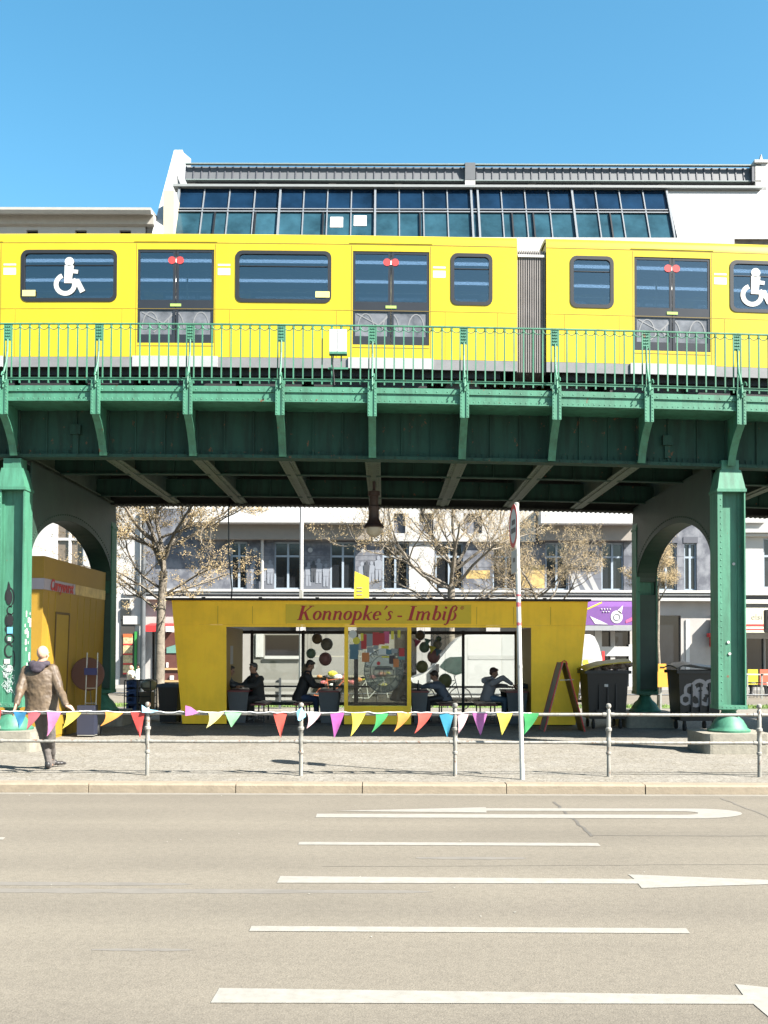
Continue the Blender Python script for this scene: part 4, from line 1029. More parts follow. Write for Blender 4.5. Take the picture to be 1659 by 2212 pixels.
for a, c in fwx:
    b = MB(); m_ = (a + c) / 2; zt_ = zf0 + (zf1 - zf0) * .70
    holes(b, a, c, zf0, zf1, [(a + .07, m_ - .05, zf0 + .09, zt_ - .04), (m_ + .05, c - .07, zf0 + .09, zt_ - .04), (a + .07, m_ - .05, zt_ + .05, zf1 - .08), (m_ + .05, c - .07, zt_ + .05, zf1 - .08)], BY + .12, BY + .2)
    wo = b.build("window", WFR, mb_)
    b = MB(); b.box(a + .02, c - .02, BY + .21, BY + .23, zf0 + .02, zf1 - .02); b.build("pane", DKW, wo)
# ledge bands
b = MB()
zz = bZ(1297); hh = (zL - zz)
b.box(xL, xR, BY - .35, BY - .001, zL - .10, zL + .02); b.box(xL, xR, BY - .28, BY - .001, zL - .22, zL - .15); b.box(xL, xR, BY - .5, BY - .001, zz - .0, zz + .14)
b.build("ledge", RENDERW, mb_)
b = MB(); b.box(xL, xR, BY - .12, BY - .001, zz + .141, zL - .221); b.box(xL, xR, BY - .1, BY - .001, zL - .149, zL - .101); b.build("ledge_recess", SLATE, mb_)
# balcony slabs
for a, c in ((425, 800), (1160, 1366)):
    b = MB(); z0, z1 = bZ(1136), bZ(1100)
    b.box(bX(a), bX(c), BY - 1.3, BY - .021, z0, z1 + .1)
    b.build("balcony", cm("balcony_white", (.6,.6,.59)), mb_)
    b = MB(); b.box(bX(a), bX(c), BY - .5, BY - .021, bZ(1168), z0 - .001); b.build("soffit_panel", cm("soffit_taupe", (.27, .24, .21)), mb_)
# white projecting bay
b = MB(); holes(b, bX(805), bX(1155), zf1 + .02, bZ(1090), [(bX(850), bX(875), zf1 + .4, bZ(1110)), (bX(905), bX(935), zf1 + .4, bZ(1110)), (bX(1000), bX(1040), zf1 + .4, bZ(1110))], BY - .25, BY - .022); b.build("bay_wall", RENDERW, mb_)
b = MB(); b.box(bX(881) + .05, bX(940) - .05, BY - .10, BY - .001, zf0, zf1 - .001); b.build("painted_pier", RENDERW, mb_)
for z in (zf0 + .55, zf0 + 1.1, zf0 + 1.65, zf1 - .05):
    for (a0, c0), (a1, c1) in zip(fwx[:-1], fwx[1:]): b = MB(); b.box(c0 + .03, a1 - .03, BY - .004, BY - .0012, z - .012, z + .012); b.build("wall_joint", SLATE, mb_)
for a, c in fwx: b = MB(); b.box(a - .05, c + .05, BY - .03, BY - .005, zf1 + .003, zf1 + .30); b.build("lintel_panel", cm("lintel_dark", (.075, .08, .10)), mb_)
# grey pictures between the windows: plain standing figures, a lorry and a crossing
FL = [cm("mural_pale", (.24,.26,.30)), cm("mural_mid", (.12,.13,.155)), cm("mural_dark", (.045,.05,.06)), cm("mural_white", (.36,.36,.36))]
random.seed(11)
def fig(b, cx, z, h, y):
    b.prism(circ(cx, z + h * .9, h * .07, 10, h * .09), 'y', y - .006, y)
    b.prism([(cx - h*.12, z + h*.45), (cx + h*.12, z + h*.45), (cx + h*.15, z + h*.76), (cx + h*.06, z + h*.82), (cx - h*.06, z + h*.82), (cx - h*.15, z + h*.76)], 'y', y - .006, y)
    b.prism([(cx - h*.11, z), (cx - h*.02, z), (cx - h*.0, z + h*.44), (cx - h*.12, z + h*.44)], 'y', y - .006, y); b.prism([(cx + h*.02, z), (cx + h*.10, z), (cx + h*.12, z + h*.44), (cx + h*.01, z + h*.44)], 'y', y - .006, y)
gaps = [(bX(533), bX(592)), (bX(651), bX(713)), (bX(767), bX(826))]
for gi, (a, c) in enumerate(gaps):
    for k in range(4):
        b = MB(); n = 0
        if k == 0:
            for q in (.25, .6, .85): fig(b, a + (c - a) * q, zf0 + .12 + random.uniform(0, .3), 1.15 + random.uniform(-.1, .1), BY - .002 - .008 * n); n += 1
        elif k == 1: b.box(a + .02, c - .02, BY - .0015, BY - .0005, zf0 + .02, zf0 + .55)
        elif k == 2:
            fig(b, a + (c - a) * .42, zf0 + .4, 1.0, BY - .03)
            for q in range(3): b.box(a + .04, c - .04, BY - .001, BY - .0003, zf0 + .9 + q * .5, zf0 + .915 + q * .5)
        else: b.prism(circ(a + (c - a) * .3, zf0 + 1.9, .12, 10), 'y', BY - .008, BY - .001)
        b.build("wall_picture", FL[k], mb_)
la, lc = bX(1227) + .05, bX(1299) - .05; lw = lc - la
b = MB(); b.box(la, lc, BY - .002, BY - .001, zf0, zf0 + .9); b.box(la + lw*.35, lc, BY - .0045, BY - .0025, zf1 + .3, zf1 + .7); b.build("wall_picture", FL[1], mb_)
b = MB(); b.prism([(la + lw*.02, zf0 + 1.2), (la + lw*.3, zf0 + 1.05), (lc - .1, zf0 + 1.05), (lc - .05, zf0 + 2.15), (la + lw*.1, zf0 + 2.25)], 'y', BY - .012, BY - .004); b.build("wall_picture", FL[0], mb_)
b = MB(); b.prism([(la + lw*.38, zf0 + 1.6), (la + lw*.92, zf0 + 1.6), (la + lw*.86, zf0 + 1.88), (la + lw*.42, zf0 + 1.88)], 'y', BY - .018, BY - .013); b.prism([(la + .05, zf0 + 1.1), (la + lw*.4, zf0 + .9), (la + lw*.9, zf0 + .92), (lc - .1, zf0 + 1.15), (la + lw*.5, zf0 + 1.2)], 'y', BY - .018, BY - .0131); b.build("wall_picture", FL[2], mb_)
b = MB(); b.box(la + lw*.45, la + lw*.8, BY - .022, BY - .019, zf0 + 1.25, zf0 + 1.35)
for q, (u0, u1) in enumerate(((.15, .7), (.5, .95), (-.05, .35))):
    b.prism([(la + lw*(u0+.05), zf0 + .8), (la + lw*(u0 + .2), zf0 + .8), (la + lw*min(1, u1 + .0), zf0 + .02), (la + lw*min(1, u1 - .18), zf0 + .02)], 'y', BY - .008 - q*.003, BY - .006 - q*.003)
b.build("wall_picture", FL[3], mb_)
b = MB()
for i in range(14): b.box(la - 1.1 + i * .33, la - 1.0 + i * .33, BY - .01 , BY - .003, zf1 + .15, zf1 + .15 + random.uniform(.2, .55))
b.build("wall_picture", FL[0], mb_)
ra, rc = bX(1122) + .05, bX(1178) - .05
b = MB(); b.box(ra, rc, BY - .006, BY - .002, zf0 + .1, zf0 + 1.2); b.box(bX(1007), bX(1058), BY - .006, BY - .002, zf0 + .55, zf0 + .95); b.build("wall_picture", cm("mural_ochre", (.48, .34, .12), var=.4, scale=3), mb_)
# downpipes
for x in (310, 567):
    b = MB(); b.tube([(bX(x), BY - .2, .1 if x < 400 else zf0), (bX(x), BY - .2, bZ(1100))], .075, 8); b.build("downpipe", MGREY if x < 400 else RENDERW, mb_)
# ground floor shops
SHB = 0.0
b = MB(); hs = [(bX(330), bX(365), 0, 2.6), (bX(385), bX(455), 0, 3.0), (bX(480), bX(640), 0, 3.2), (bX(660), bX(745), .5, 3.0), (bX(770), bX(900), 0, 3.2), (bX(930), bX(1050), .5, 3.2), (bX(1080), bX(1240), 0, 3.2), (bX(1283), bX(1318), 0, 2.9), (bX(1328), bX(1360), .5, 2.9), (bX(1380), bX(1470), 0, 3.4)]
holes(b, xL, xR, 0, zz - .001, hs, BY, BY + .3); b.build("ground_floor_wall", cm("shop_stone", (.40, .38, .36), var=.15, scale=1), mb_)
b = MB()
for h in hs: b.box(h[0], h[1], BY + .2, BY + .24, h[2], h[3])
b.build("shop_glazing", DKW, mb_)
b = MB(); x = bX(1289); 
b.box(x - .12, x + .22, BY - .06, BY - .001, 0, 2.7); b.box(x + .22, bX(1362), BY - .05, BY - .002, 1.45, 1.9); b.box(bX(1357), bX(1364), BY - .06, BY - .003, 0, 2.0); b.build("door_surround", WHITE, mb_)
b = MB(); b.box(bX(1480), bX(1488), BY - .06, BY - .001, 0, 3.2); b.build("pilaster", WHITE, mb_)
# purple fascia banner
b = MB(); p0, p1 = at(1262, 1309, 48.6), at(1374, 1349, 48.6)
pb = thing("purple_shop_awning", "purple shop awning with a white drop emblem, right of the pavilion", "awning", ((p0.x + p1.x) / 2, 48.6, p1.z))
b.prism([(48.55, p1.z), (48.62, p1.z), (49.95, p0.z + .35), (49.9, p0.z + .4), (48.55, p0.z)], 'x', p0.x, p1.x); b.build("canopy", cm("purple_cloth", (.16, .06, .26)), pb)
b = MB(); cx, cz = PX(1333, 48.5), PZ(1331, 48.5)
b.prism(circ(cx, cz, .28, 18, .30), 'y', 48.535, 48.545); b.prism([(cx + .02, cz + .28), (cx + .3, cz + .55), (cx + .22, cz + .12)], 'y', 48.535, 48.545)
b.prism([(p0.x + .25, p1.z + .42), (p0.x + .75, p1.z + .2), (p0.x + 1.1, p1.z + .03), (p0.x + .5, p1.z + .05)], 'y', 48.535, 48.545)
for i in range(7): b.ball((p0.x + .8 + (i % 4) * .13 + (i // 4) * .07, 48.54, p0.z - .12 - (i // 4) * .12), .035, 6, 4)
b.build("emblem", WHITE, pb)
b = MB(); ring(b, circ(cx, cz - .02, .17, 14), circ(cx, cz - .02, .13, 14), 'y', 48.525, 48.533); b.build("emblem_ring", cm("mural_mid", (.20,)*3), pb)
b = MB(); b.prism([(cx + .42, p1.z + .1), (p1.x - .05, p1.z + .25), (p1.x - .05, p1.z + .45), (cx + .42, p1.z + .22)], 'y', 48.535, 48.545); b.build("pink_print", cm("pink_print", (.6, .1, .25)), pb)
b = MB(); b.box(p0.x, p1.x, 48.5, 49.9, p1.z - .25, p1.z - .02); b.build("awning_box", MGREY, pb)
b = MB(); a = at(1263, 1317, 47); c = at(1300, 1300, 47); b.tube([a, c], .04, 6); tag(b.build("yellow_pole", cm("st_yellow", (.75,.65,.05)), origin=tuple(a)), "thin slanting yellow pole above the purple awning", "pole")
# top floor: inclined glazing
zg0, zg1 = bZ(530), PZ(409, 51.9)
def gl(x, t):   # x given at the top edge
    y = BY + 1.9 * t; return y
gt = thing("x", "x", "x", (0, 0, 0)); bpy.data.objects.remove(gt)
xa, xb_ = PX(386, 51.9, 409), PX(1435, 51.9, 409)
b = MB(); zm = zg0 + (zg1 - zg0) * .61; ym = BY + .1 + (51.8 - BY) * .61
b.add([(xa, BY + .1, zg0), (xb_, BY + .1, zg0), (xb_, ym, zm), (xa, ym, zm)], [(0,1,2,3)]); b.add([(xa, BY + .35, zg0), (xb_, BY + .35, zg0), (xb_, 52.1, zg1), (xa, 52.1, zg1)], [(3,2,1,0)])
b.build("roof_glazing", mat("roof_glass_teal", (0.022, 0.065, 0.09), 0.12, var=.6, scale=.45, spec=.25), mb_)
b = MB(); b.add([(xa, ym, zm), (xb_, ym, zm), (xb_, 51.9, zg1), (xa, 51.9, zg1)], [(0,1,2,3)]); b.build("roof_glazing", mat("roof_glass_shaded", (0.006, 0.022, 0.05), 0.12, var=.5, scale=.5, spec=.25), mb_)  # upper panes coloured darker to stand for the shade of the eaves
def inc(b, x0, x1, t0, t1, th=.06, out=.05):
    v = []
    for t in (t0, t1):
        y = BY + .1 + (51.8 - BY) * t; z = zg0 + (zg1 - zg0) * t
        v += [(x0, y - out, z), (x1, y - out, z), (x1, y + th, z), (x0, y + th, z)]
    b.add(v, [(0,1,2,3), (4,5,6,7), (0,1,5,4), (1,2,6,5), (2,3,7,6), (3,0,4,7)])
b = MB(); big = [386, 604, 808, 1014, 1028, 1231, 1435]
for x in big: xx = PX(x, 51.9, 409); inc(b, xx - .05, xx + .05, 0, 1, out=.16)
for a, c in zip(big[:-1], big[1:]):
    if c - a < 50: continue
    for k in range(1, 4):
        xx = PX(a + (c - a) * k / 4, 51.9, 409); inc(b, xx - .028, xx + .028, 0, 1, out=.08)
inc(b, xa, xb_,   .58, .597, out=.1); inc(b, xa, xb_, .628, .642, out=.1)
b.build("glazing_bar", cm("aluminium", (.16,.18,.20)), mb_)
b = MB(); b.box(xa - .3, PX(1640, 51.9, 409), 51.6, 52.3, zg1, zg1 + .12); b.build("eaves_trim", cm("aluminium_light", (.26,.28,.28)), mb_)
random.seed(2)
for x, y in ((725, 478), (776, 474)):
    b = MB(); p = at(x, y, 50.7); z = p.z; t = (z - zg0) / (zg1 - zg0); 
    xx = p.x; inc(b, xx - .33, xx + .30, t - .09, t + .09, out=.03); b.build("paper_sheet", WHITE, mb_)
# open vents
for x in (470, 556, 700, 905, 1100, 1145, 1308): b = MB(); xx = PX(x, 51.9, 409); inc(b, xx - .07, xx + .0, 0, .57, out=.12); b.build("vent_gap", BLACK, mb_)
# metal roof band
zr1, zr0 = PZ(357, 53), PZ(389, 53)
xr0, xr1 = PX(398, 53, 370), PX(1640, 53, 370)
b = MB(); b.prism([(53, zr0), (53.15, zr0 - .05), (55.5, zr0 + .1), (55.5, zr1 + .0), (53.2, zr1)], 'x', xr0, xr1)
b.build("metal_roof", cm("zinc", (.10,.108,.118), var=.1, scale=1), mb_)
b = MB(); x = xr0
while x < xr1: b.prism([(52.955, zr0), (53.0, zr0), (53.2, zr1), (53.155, zr1)], 'x', x - .03, x + .03); x += PX(430, 53, 370) - PX(413, 53, 370)
b.build("roof_seam", SLATE, mb_)
b = MB(); b.box(xr0, xr1, 52.9, 53.12, zr0 - .06, zr0 - .01); b.box(xr0, xr1, 52.9, 53.1, zr1 + .001, zr1 + .06); b.build("gutter", cm("zinc_green", (.20, .25, .24)), mb_)
b = MB(); b.box(xr0, xr1, 53.6, 54, zg1 + .25, zr0 + .1); b.build("recess_wall", cm("recess_dark", (.04, .04, .05)), mb_)
b = MB(); b.tube([(xr0, 52.2, zg1 + .26), (xr1, 52.2, zg1 + .26)], .02, 5); b.tube([(xr0, 52.2, zg1 + .19), (xr1, 52.2, zg1 + .19)], .015, 5)
x = xr0
while x < xr1: b.tube([(x, 52.2, zg1 + .1), (x, 52.2, zg1 + .26)], .02, 5); x += 2.2
b.build("roof_rail", DGREY, mb_)
for x in (410, 565, 715, 858, 1146, 1287, 1428): b = MB(); xx = PX(x, 53.3, 395); b.box(xx - .2, xx + .2, 53.3, 53.6, zg1 + .2, zr0 - .02); b.build("roof_pier", RENDERW, mb_)
b = MB(); b.box(PX(1002, 52.8, 395), PX(1024, 52.8, 395), 52.85, 53.3, zg1 + .12, zr0 - .06)
b.build("roof_pier", RENDERW, mb_)
b = MB(); b.box(PX(1002, 52.8, 370), PX(1024, 52.8, 370), 52.84, 53.3, zr0 - .05, zr1 + .08); b.build("roof_hatch", MATS["zinc"], mb_)
# white roof panel on the right
b = MB(); xa2, xb2 = PX(1437, 51.9, 409), 22
v = []
z_b = PZ(514, 50.1)
v = [(xa2 + .03, 50.05, z_b), (xb2, 50.05, z_b), (xb2, 51.9, zg1), (xa2 + .03, 51.9, zg1), (xa2 + .03, 50.35, z_b), (xb2, 50.35, z_b), (xb2, 52.2, zg1), (xa2 + .03, 52.2, zg1)]
b.add(v, [(0,1,2,3), (4,7,6,5), (0,4,5,1), (1,5,6,2), (2,6,7,3), (3,7,4,0)]); b.build("white_roof_panel", cm("panel_white", (.55,.55,.54)), mb_)
b = MB(); b.box(xa2, xb2, 50.2, 50.5, zg0 - 1, z_b - .001); b.build("attic_wall", cm("attic_brown", (.16, .13, .10), var=.5, scale=2), mb_)
# party wall fin (left)
b = MB(); fx0, fx1 = PX(330, 50, 500), PX(330, 50, 500) + .45
pf = [(49.6, 20), (49.6, PZ(505, 49.6)), (54.6, PZ(325, 54.6)), (54.9, PZ(325, 54.6)), (57.0, PZ(360, 57) + .4), (57.0, 20)]
b.prism(pf, 'x', fx0, fx1); b.build("party_wall", cm("party_wall_white", (.42,.43,.43), var=.05), mb_)
b = MB(); b.box(fx1 + .001, fx1 + .5, 50, 52, PZ(505, 50) - 1, PZ(450, 52)); b.build("party_wall_edge", cm("cream_render", (.5, .45, .33)), mb_)
# chimney (right)
cx = PX(1642, 53, 360); b = MB(); b.box(cx - .35, cx + 1.6, 52.9, 54, zg1, PZ(352, 53)); b.box(cx - .42, cx + .3, 52.8, 53.6, PZ(352, 53), PZ(346, 53)); b.prism([(cx - .1, PZ(346, 53)), (cx + .1, PZ(346, 53)), (cx, PZ(330, 53))], 'y', 53, 53.2)
b.prism([(cx + .4, zg1), (cx + 1.8, zg1), (cx + 1.1, PZ(372, 53))], 'y', 52.6, 52.88)
b.build("chimney", RENDERW, mb_)
b = MB(); b.box(PX(1620, 52.9, 360), cx - .43, 52.8, 53.3, zr0 - .1, zr1 - .1); b.build("chimney_flashing", SLATE, mb_)
# left neighbour
lb = thing("white_apartment_building", "white rendered apartment house with a heavy cornice left of the glass roofed building", "building", (-16, BY, 0))
lx1 = xL - .12; lx0 = -34
zc0, zc1 = PZ(455, BY - .9), PZ(503, BY)
ww = []
for zz2 in (4.9, 8.6, 12.2, 15.7, 18.9):
    for k in range(8):
        x = bX(147) + (k - 5) * 2.55; ww.append((x - .62, x + .62, zz2, zz2 + 2.25))
hs = ww + [(bX(x) - .25, bX(x) + .25, PZ(512, BY), PZ(501, BY)) for x in (-50, 38, 101, 173, 268)]
hs = [h for h in ww if h[1] < lx1 - .3 and abs((h[0]+h[1])/2 - bX(147)) > .1 or True] 
hs = [h for h in hs if h[1] < lx1 - .3]
wn, wz0, wz1 = bX(149, 1190), bZ(1243), bZ(1128)
hs = [h for h in hs if not (h[2] > 4.5 and h[2] < 5.2)] + [(wn + k * 2.9 - .68, wn + k * 2.9 + .68, wz0, wz1 + .2) for k in (-3, -2, -1, 0)] 
att = [(bX(x, 510) - .28, bX(x, 510) + .28, PZ(513, BY), PZ(500, BY)) for x in (38, 101, 158)] + [(bX(x, 510) - .28, bX(x, 510) + .28, PZ(511, BY), PZ(498, BY)) for x in (174, 269)][1:]
hs = [h for h in hs if h[3] < PZ(516, BY) - .2] + [(bX(x, 510) - .28, bX(x, 510) + .28, PZ(514, BY), PZ(499, BY)) for x in (-60, 67, 172, 268)]
b = MB(); holes(b, lx0, lx1, 0, zc1 + .3, hs, BY, BY + .4); b.build("wall", RENDERW, lb)
for h in hs:
    b = MB(); a, c, z0, z1 = h
    if c - a > 1:
        m_ = (a + c) / 2; zt_ = z0 + (z1 - z0) * .62
        holes(b, a, c, z0, z1, [(a + .08, m_ - .06, z0 + .08, zt_ - .06), (m_ + .06, c - .08, z0 + .08, zt_ - .06), (a + .08, m_ - .06, zt_ + .06, z1 - .08), (m_ + .06, c - .08, zt_ + .06, z1 - .08)], BY + .1, BY + .2); wo = b.build("window", WHITE, lb)
        b = MB(); b.box(a, c, BY + .22, BY + .24, z0, z1); b.build("pane", cm("taupe_curtained_glass", (.16, .13, .10), .15), wo)
    else:
        b.box(a, c, BY + .2, BY + .24, z0, z1); b.build("window", DKW, lb)
b = MB(); b.prism([(BY - .001, zc1 + .25), (BY - .25, zc1 + .3), (BY - .3, zc1 + .7), (BY - .8, zc0 - .15), (BY - .9, zc0), (BY - .9, zc0 + .12), (BY + .4, zc0 + .12), (BY + .4, zc1 + .301), (BY - .001, zc1 + .301)], 'x', lx0, PX(332, BY, 470))
b.build("cornice", cm("cornice_cream", (.42,.40,.36), var=.08), lb)
b = MB(); b.prism([(BY - .85, zc0 + .125), (BY + 4, zc0 + .7), (BY + 4, zc0 + .5), (BY - .8, zc0 + .121)], 'x', lx0, PX(332, BY, 470)); b.build("roof", cm("roof_sheet", (.4, .42, .43)), lb)
b = MB(); b.box(bX(268), lx1, BY - .12, BY - .001, 2.9, 3.3); b.box(bX(268), lx1, BY - .1, BY - .001, zL - .25, zL - .1); b.build("string_course", RENDERW, lb)
# kebab style shop with menu boards
b = MB(); b.box(bX(262), bX(292), BY - .06, BY - .002, .0, 3.2); b.build("shopfront", cm("shop_dark", (.05, .045, .04)), lb)
for k in range(4):
    b = MB(); z = bZ(1392 + k * 21); b.box(bX(268.5), bX(288.5), BY - .10, BY - .061, z, z + .38); mo = b.build("menu_board", cm("menu_food", (.52, .42, .22), var=.6, scale=9), lb)
    b = MB(); b.box(bX(268.5), bX(288.5), BY - .11, BY - .101, z - .07, z); b.build("price_strip", RED, mo)
b = MB(); b.box(bX(268), bX(288), BY - .11, BY - .061, bZ(1378), bZ(1371)); b.build("shop_sign", cm("sign_orange_red", (.6, .12, .03)), lb)
b = MB(); b.box(bX(293), bX(298), BY - .14, BY - .003, .3, bZ(1366)); b.build("door_post", cm("door_green", (.03, .28, .05)), lb)
b = MB(); b.box(bX(262), bX(284), BY - .1, BY - .002, bZ(1340), bZ(1316)); b.build("shop_window", DKW, lb)
b = MB(); b.box(bX(262), bX(281), BY - .08, BY - .003, bZ(1311), bZ(1296)); b.build("shop_window", DKW, lb)
# red awning shop in the middle building
ra_ = thing("red_awning", "short red and white shop awning behind the left street tree", "awning", (PX(345, 49), 49, PZ(1366, 49)))
b = MB(); b.prism([(48.6, PZ(1366, 48.6)), (48.64, PZ(1366, 48.6)), (49.97, PZ(1350, 50)), (49.93, PZ(1349, 50) + .03), (48.6, PZ(1353, 48.6))], 'x', PX(316, 49), PX(376, 49)); b.build("canopy", RED, ra_)
b = MB(); b.box(PX(357, 48.5), PX(375, 48.5), 48.55, 48.595, PZ(1366, 48.6), PZ(1354, 48.6)); b.build("white_valance", WHITE, ra_)
rs = thing("shop_display", "dark red shop display with goods between the left tree and the pavilion", "display", (PX(372, 49), 49.6, 0))
b = MB(); b.box(bX(361), bX(396), 49.5, 49.95, 0, bZ(1368)); b.build("cabinet", cm("maroon_cabinet", (.10, .03, .02), var=.2), rs)
b = MB(); b.box(bX(362), bX(396), 49.4, 49.49, bZ(1448), bZ(1444)); b.box(bX(362), bX(396), 49.4, 49.49, bZ(1474), bZ(1470)); b.build("shelf", cm("shelf_tan", (.45, .3, .14)), rs)
b = MB(); b.box(bX(366), bX(370), 49.4, 49.48, bZ(1443), bZ(1432)); b.box(bX(374), bX(382), 49.4, 49.48, bZ(1469), bZ(1460)); b.build("goods", STK, rs)
b = MB(); b.prism([(bX(366), bZ(1400)), (bX(366), bZ(1412)), (bX(392), bZ(1412)), (bX(392), bZ(1392))], 'y', 49.45, 49.497); b.build("teal_board", cm("teal", (.12, .27, .22)), rs)
b = MB(); b.box(bX(338), bX(362), 49.85, 49.96, bZ(1392), bZ(1366)); b.build("window_blind", cm("blind_grey", (.16, .165, .19)), rs)
b = MB(); b.box(bX(338), bX(362), 49.86, 49.95, .6, bZ(1393)); b.build("roller_shutter", cm("shutter_grey", (.5, .51, .52)), rs)
# right neighbour
rb = thing("white_corner_building", "white corner building with a cream cafe awning at the right edge", "building", (25, BY, 0))
b = MB(); wz0, wz1 = bZ(1268), bZ(1160)
holes(b, bX(1600), 36, 0, bZ(1090), [(bX(1649), bX(1649) + 1.4, wz0, wz1), (bX(1649) + 2.8, bX(1649) + 4.2, wz0, wz1), (bX(1612), bX(1650), 0, 2.3), (bX(1652), bX(1700), 0, 2.3)], BY, BY + .4); b.build("wall", RENDERW, rb)
b = MB(); b.box(bX(1600), 36, BY - .45, BY - .001, bZ(1150), bZ(1142)); b.box(bX(1600), 36, BY - .3, BY - .002, bZ(1157), bZ(1151)); b.prism([(bX(1608), bZ(1128)), (bX(1650), bZ(1128)), (bX(1665), bZ(1112)), (bX(1650), bZ(1112))], 'y', BY - .3, BY - .003)
b.box(bX(1600), 36, BY - .4, BY - .003, bZ(1284), bZ(1277)); b.box(bX(1600), 36, BY - .3, BY - .004, bZ(1302), bZ(1293)); b.build("moulding", RENDERW, rb)
b = MB(); b.box(bX(1600), 36, BY - .15, BY - .005, bZ(1292), bZ(1285)); b.box(bX(1600), 36, BY - .12, BY - .005, bZ(1312), bZ(1302.5)); b.build("moulding_recess", SLATE, rb)
for q in (0, 2.8):
    b = MB(); a = bX(1649) + q; c = a + 1.4; m_ = (a + c) / 2; holes(b, a, c, wz0, wz1, [(a + .08, m_ - .05, wz0 + .08, wz0 + 1.5), (m_ + .05, c - .08, wz0 + .08, wz0 + 1.5), (a + .08, c - .08, wz0 + 1.6, wz1 - .08)], BY + .1, BY + .2); wo = b.build("window", WFR, rb)
    b = MB(); b.box(a, c, BY + .21, BY + .23, wz0, wz1); b.build("pane", DKW, wo)
b = MB(); b.box(bX(1612), bX(1700), BY + .2, BY + .24, 0, 2.3); b.build("shop_glazing", DKW, rb)
aw = thing("cafe_awning", "cream cafe awning with faint lettering and a red stripe at the right edge", "awning", (PX(1640, 48), 48, PZ(1350, 48)))
b = MB(); b.prism([(48, PZ(1364, 48)), (48.05, PZ(1364, 48)), (49.9, PZ(1316, 50)), (49.9, PZ(1313, 50) + .05), (48, PZ(1314, 48))], 'x', PX(1595, 48), 30); b.build("canopy", cm("cream_cloth", (.70, .66, .50)), aw)
b = MB(); b.box(PX(1595, 48), 30, 47.985, 47.998, PZ(1350, 48), PZ(1346, 48)); b.box(PX(1595, 48), 30, 47.985, 47.998, PZ(1358, 48), PZ(1356, 48)); b.build("red_stripe", RED, aw)
text("awning_lettering", "elsi", cm("faint_letters", (.45, .43, .34)), aw, (PX(1636, 47.98), 47.985, PZ(1330, 48)), .42)
rsn = thing("red_wall_box", "red and white vending box seen between the right arch and the slim tree", "vending box", (bX(1537), 49.6, bZ(1396)))
b = MB(); b.box(bX(1530), bX(1546), 49.5, 49.9, bZ(1395), bZ(1374)); b.box(bX(1524), bX(1532), 49.5, 49.9, bZ(1374), bZ(1366)); b.build("case", RED, rsn)
b = MB(); b.box(bX(1532), bX(1546), 49.45, 49.9, bZ(1373), bZ(1330)); b.build("lamp_panel", cm("pink_white_panel", (.66, .50, .50), var=.3, scale=3), rsn)
# ================================================================== van
VY = 37.0
def vX(x): return PX(x, VY, 1430)
def vZ(y): return PZ(y, VY)
vn = thing("van", "white long panel van parked nose left behind the pavilion", "van", ((vX(885) + vX(1303)) / 2, VY + 1, -.12))
side = [(885, 1490), (884, 1474), (893, 1464), (912, 1457), (935, 1441), (955, 1416), (975, 1391), (990, 1377), (1008, 1370.5), (1060, 1369), (1277, 1369), (1286, 1374), (1295, 1392), (1302, 1420), (1306, 1460), (1306, 1500), (1300, 1508), (890, 1508)]
VW = mat("van_white", (0.62,0.62,0.615), .3, var=.02, coat=.3)
b = MB(); P = [(vX(x), vZ(y)) for x, y in side]; n = len(P)
cz = sum(p[1] for p in P) / n; 
ins = [(x * .995 + vX(1095) * .005, z * .97 + .03 * cz) for x, z in P]
lay = [(VY + .12, ins), (VY, P), (VY + 1.95, P), (VY + 1.83 + .24, ins)]
lay = [(VY, ins), (VY + .12, P), (VY + 1.88, P), (VY + 2.0, ins)]
vs = []; fs = []
for y, q in lay: vs += [(x, y, z) for x, z in q]
for l in range(3):
    for i in range(n): fs.append((l*n + i, l*n + (i+1) % n, (l+1)*n + (i+1) % n, (l+1)*n + i))
fs += [tuple(range(n))[::-1], tuple(3*n + i for i in range(n))]
b.add(vs, fs); body = b.build("body", VW, vn, smooth=True)
b = MB(); b.prism([(vX(x), vZ(y)) for x, y in ((949, 1440), (962, 1424), (972, 1419), (1002, 1418), (1004, 1452), (985, 1458), (968, 1452))], 'y', VY - .006, VY + .02); wdw = b.build("window", mat("van_glass", (.03, .06, .05), .08, var=.4, scale=3), vn)
b = MB(); q = [(936, 1443), (972, 1398)]; 
a0, a1 = at(937, 1443, VY), at(972, 1397, VY); b.add([(a0.x - .03, VY + .2, a0.z), (a1.x - .03, VY + .2, a1.z), (a1.x - .03, VY + 1.8, a1.z), (a0.x - .03, VY + 1.8, a0.z)], [(0,1,2,3)]); b.build("windscreen", MATS["van_glass"], vn)
b = MB()
for x in (1010, 1085, 1180, 1270): b.box(vX(x) - .006, vX(x) + .006, VY - .004, VY + .01, vZ(1500), vZ(1378))
b.box(vX(1012), vX(1284), VY - .012, VY + .01, vZ(1424), vZ(1415)); b.box(vX(900), vX(1300), VY - .02, VY + .01, vZ(1500), vZ(1480)); b.build("side_moulding", cm("van_moulding", (.48, .48, .47)), vn)
b = MB(); b.box(vX(884) - .03, vX(900), VY + .05, VY + 1.95, vZ(1505), vZ(1478)); b.build("bumper", DGREY, vn)
for x in (932, 1235):
    b = MB(); b.lathe([(.12, -.01), (.30, -.02), (.36, .0), (.37, .1), (.36, .22), (.1, .23)], (vX(x), VY - .01, -.12 + .37), 22, 'y'); wh = b.build("wheel", RUBBER, vn, smooth=True)
    b = MB(); b.lathe([(.02, -.035), (.18, -.03), (.21, -.015)], (vX(x), VY - .01, .25), 18, 'y'); b.build("rim", GALV, wh)
b = MB(); b.ball((vX(889) - .0, VY + .14, vZ(1471)), (.10, .13, .12), 10, 7); b.build("headlight", cm("lamp_clear", (.6, .62, .62), .1), vn, smooth=True)
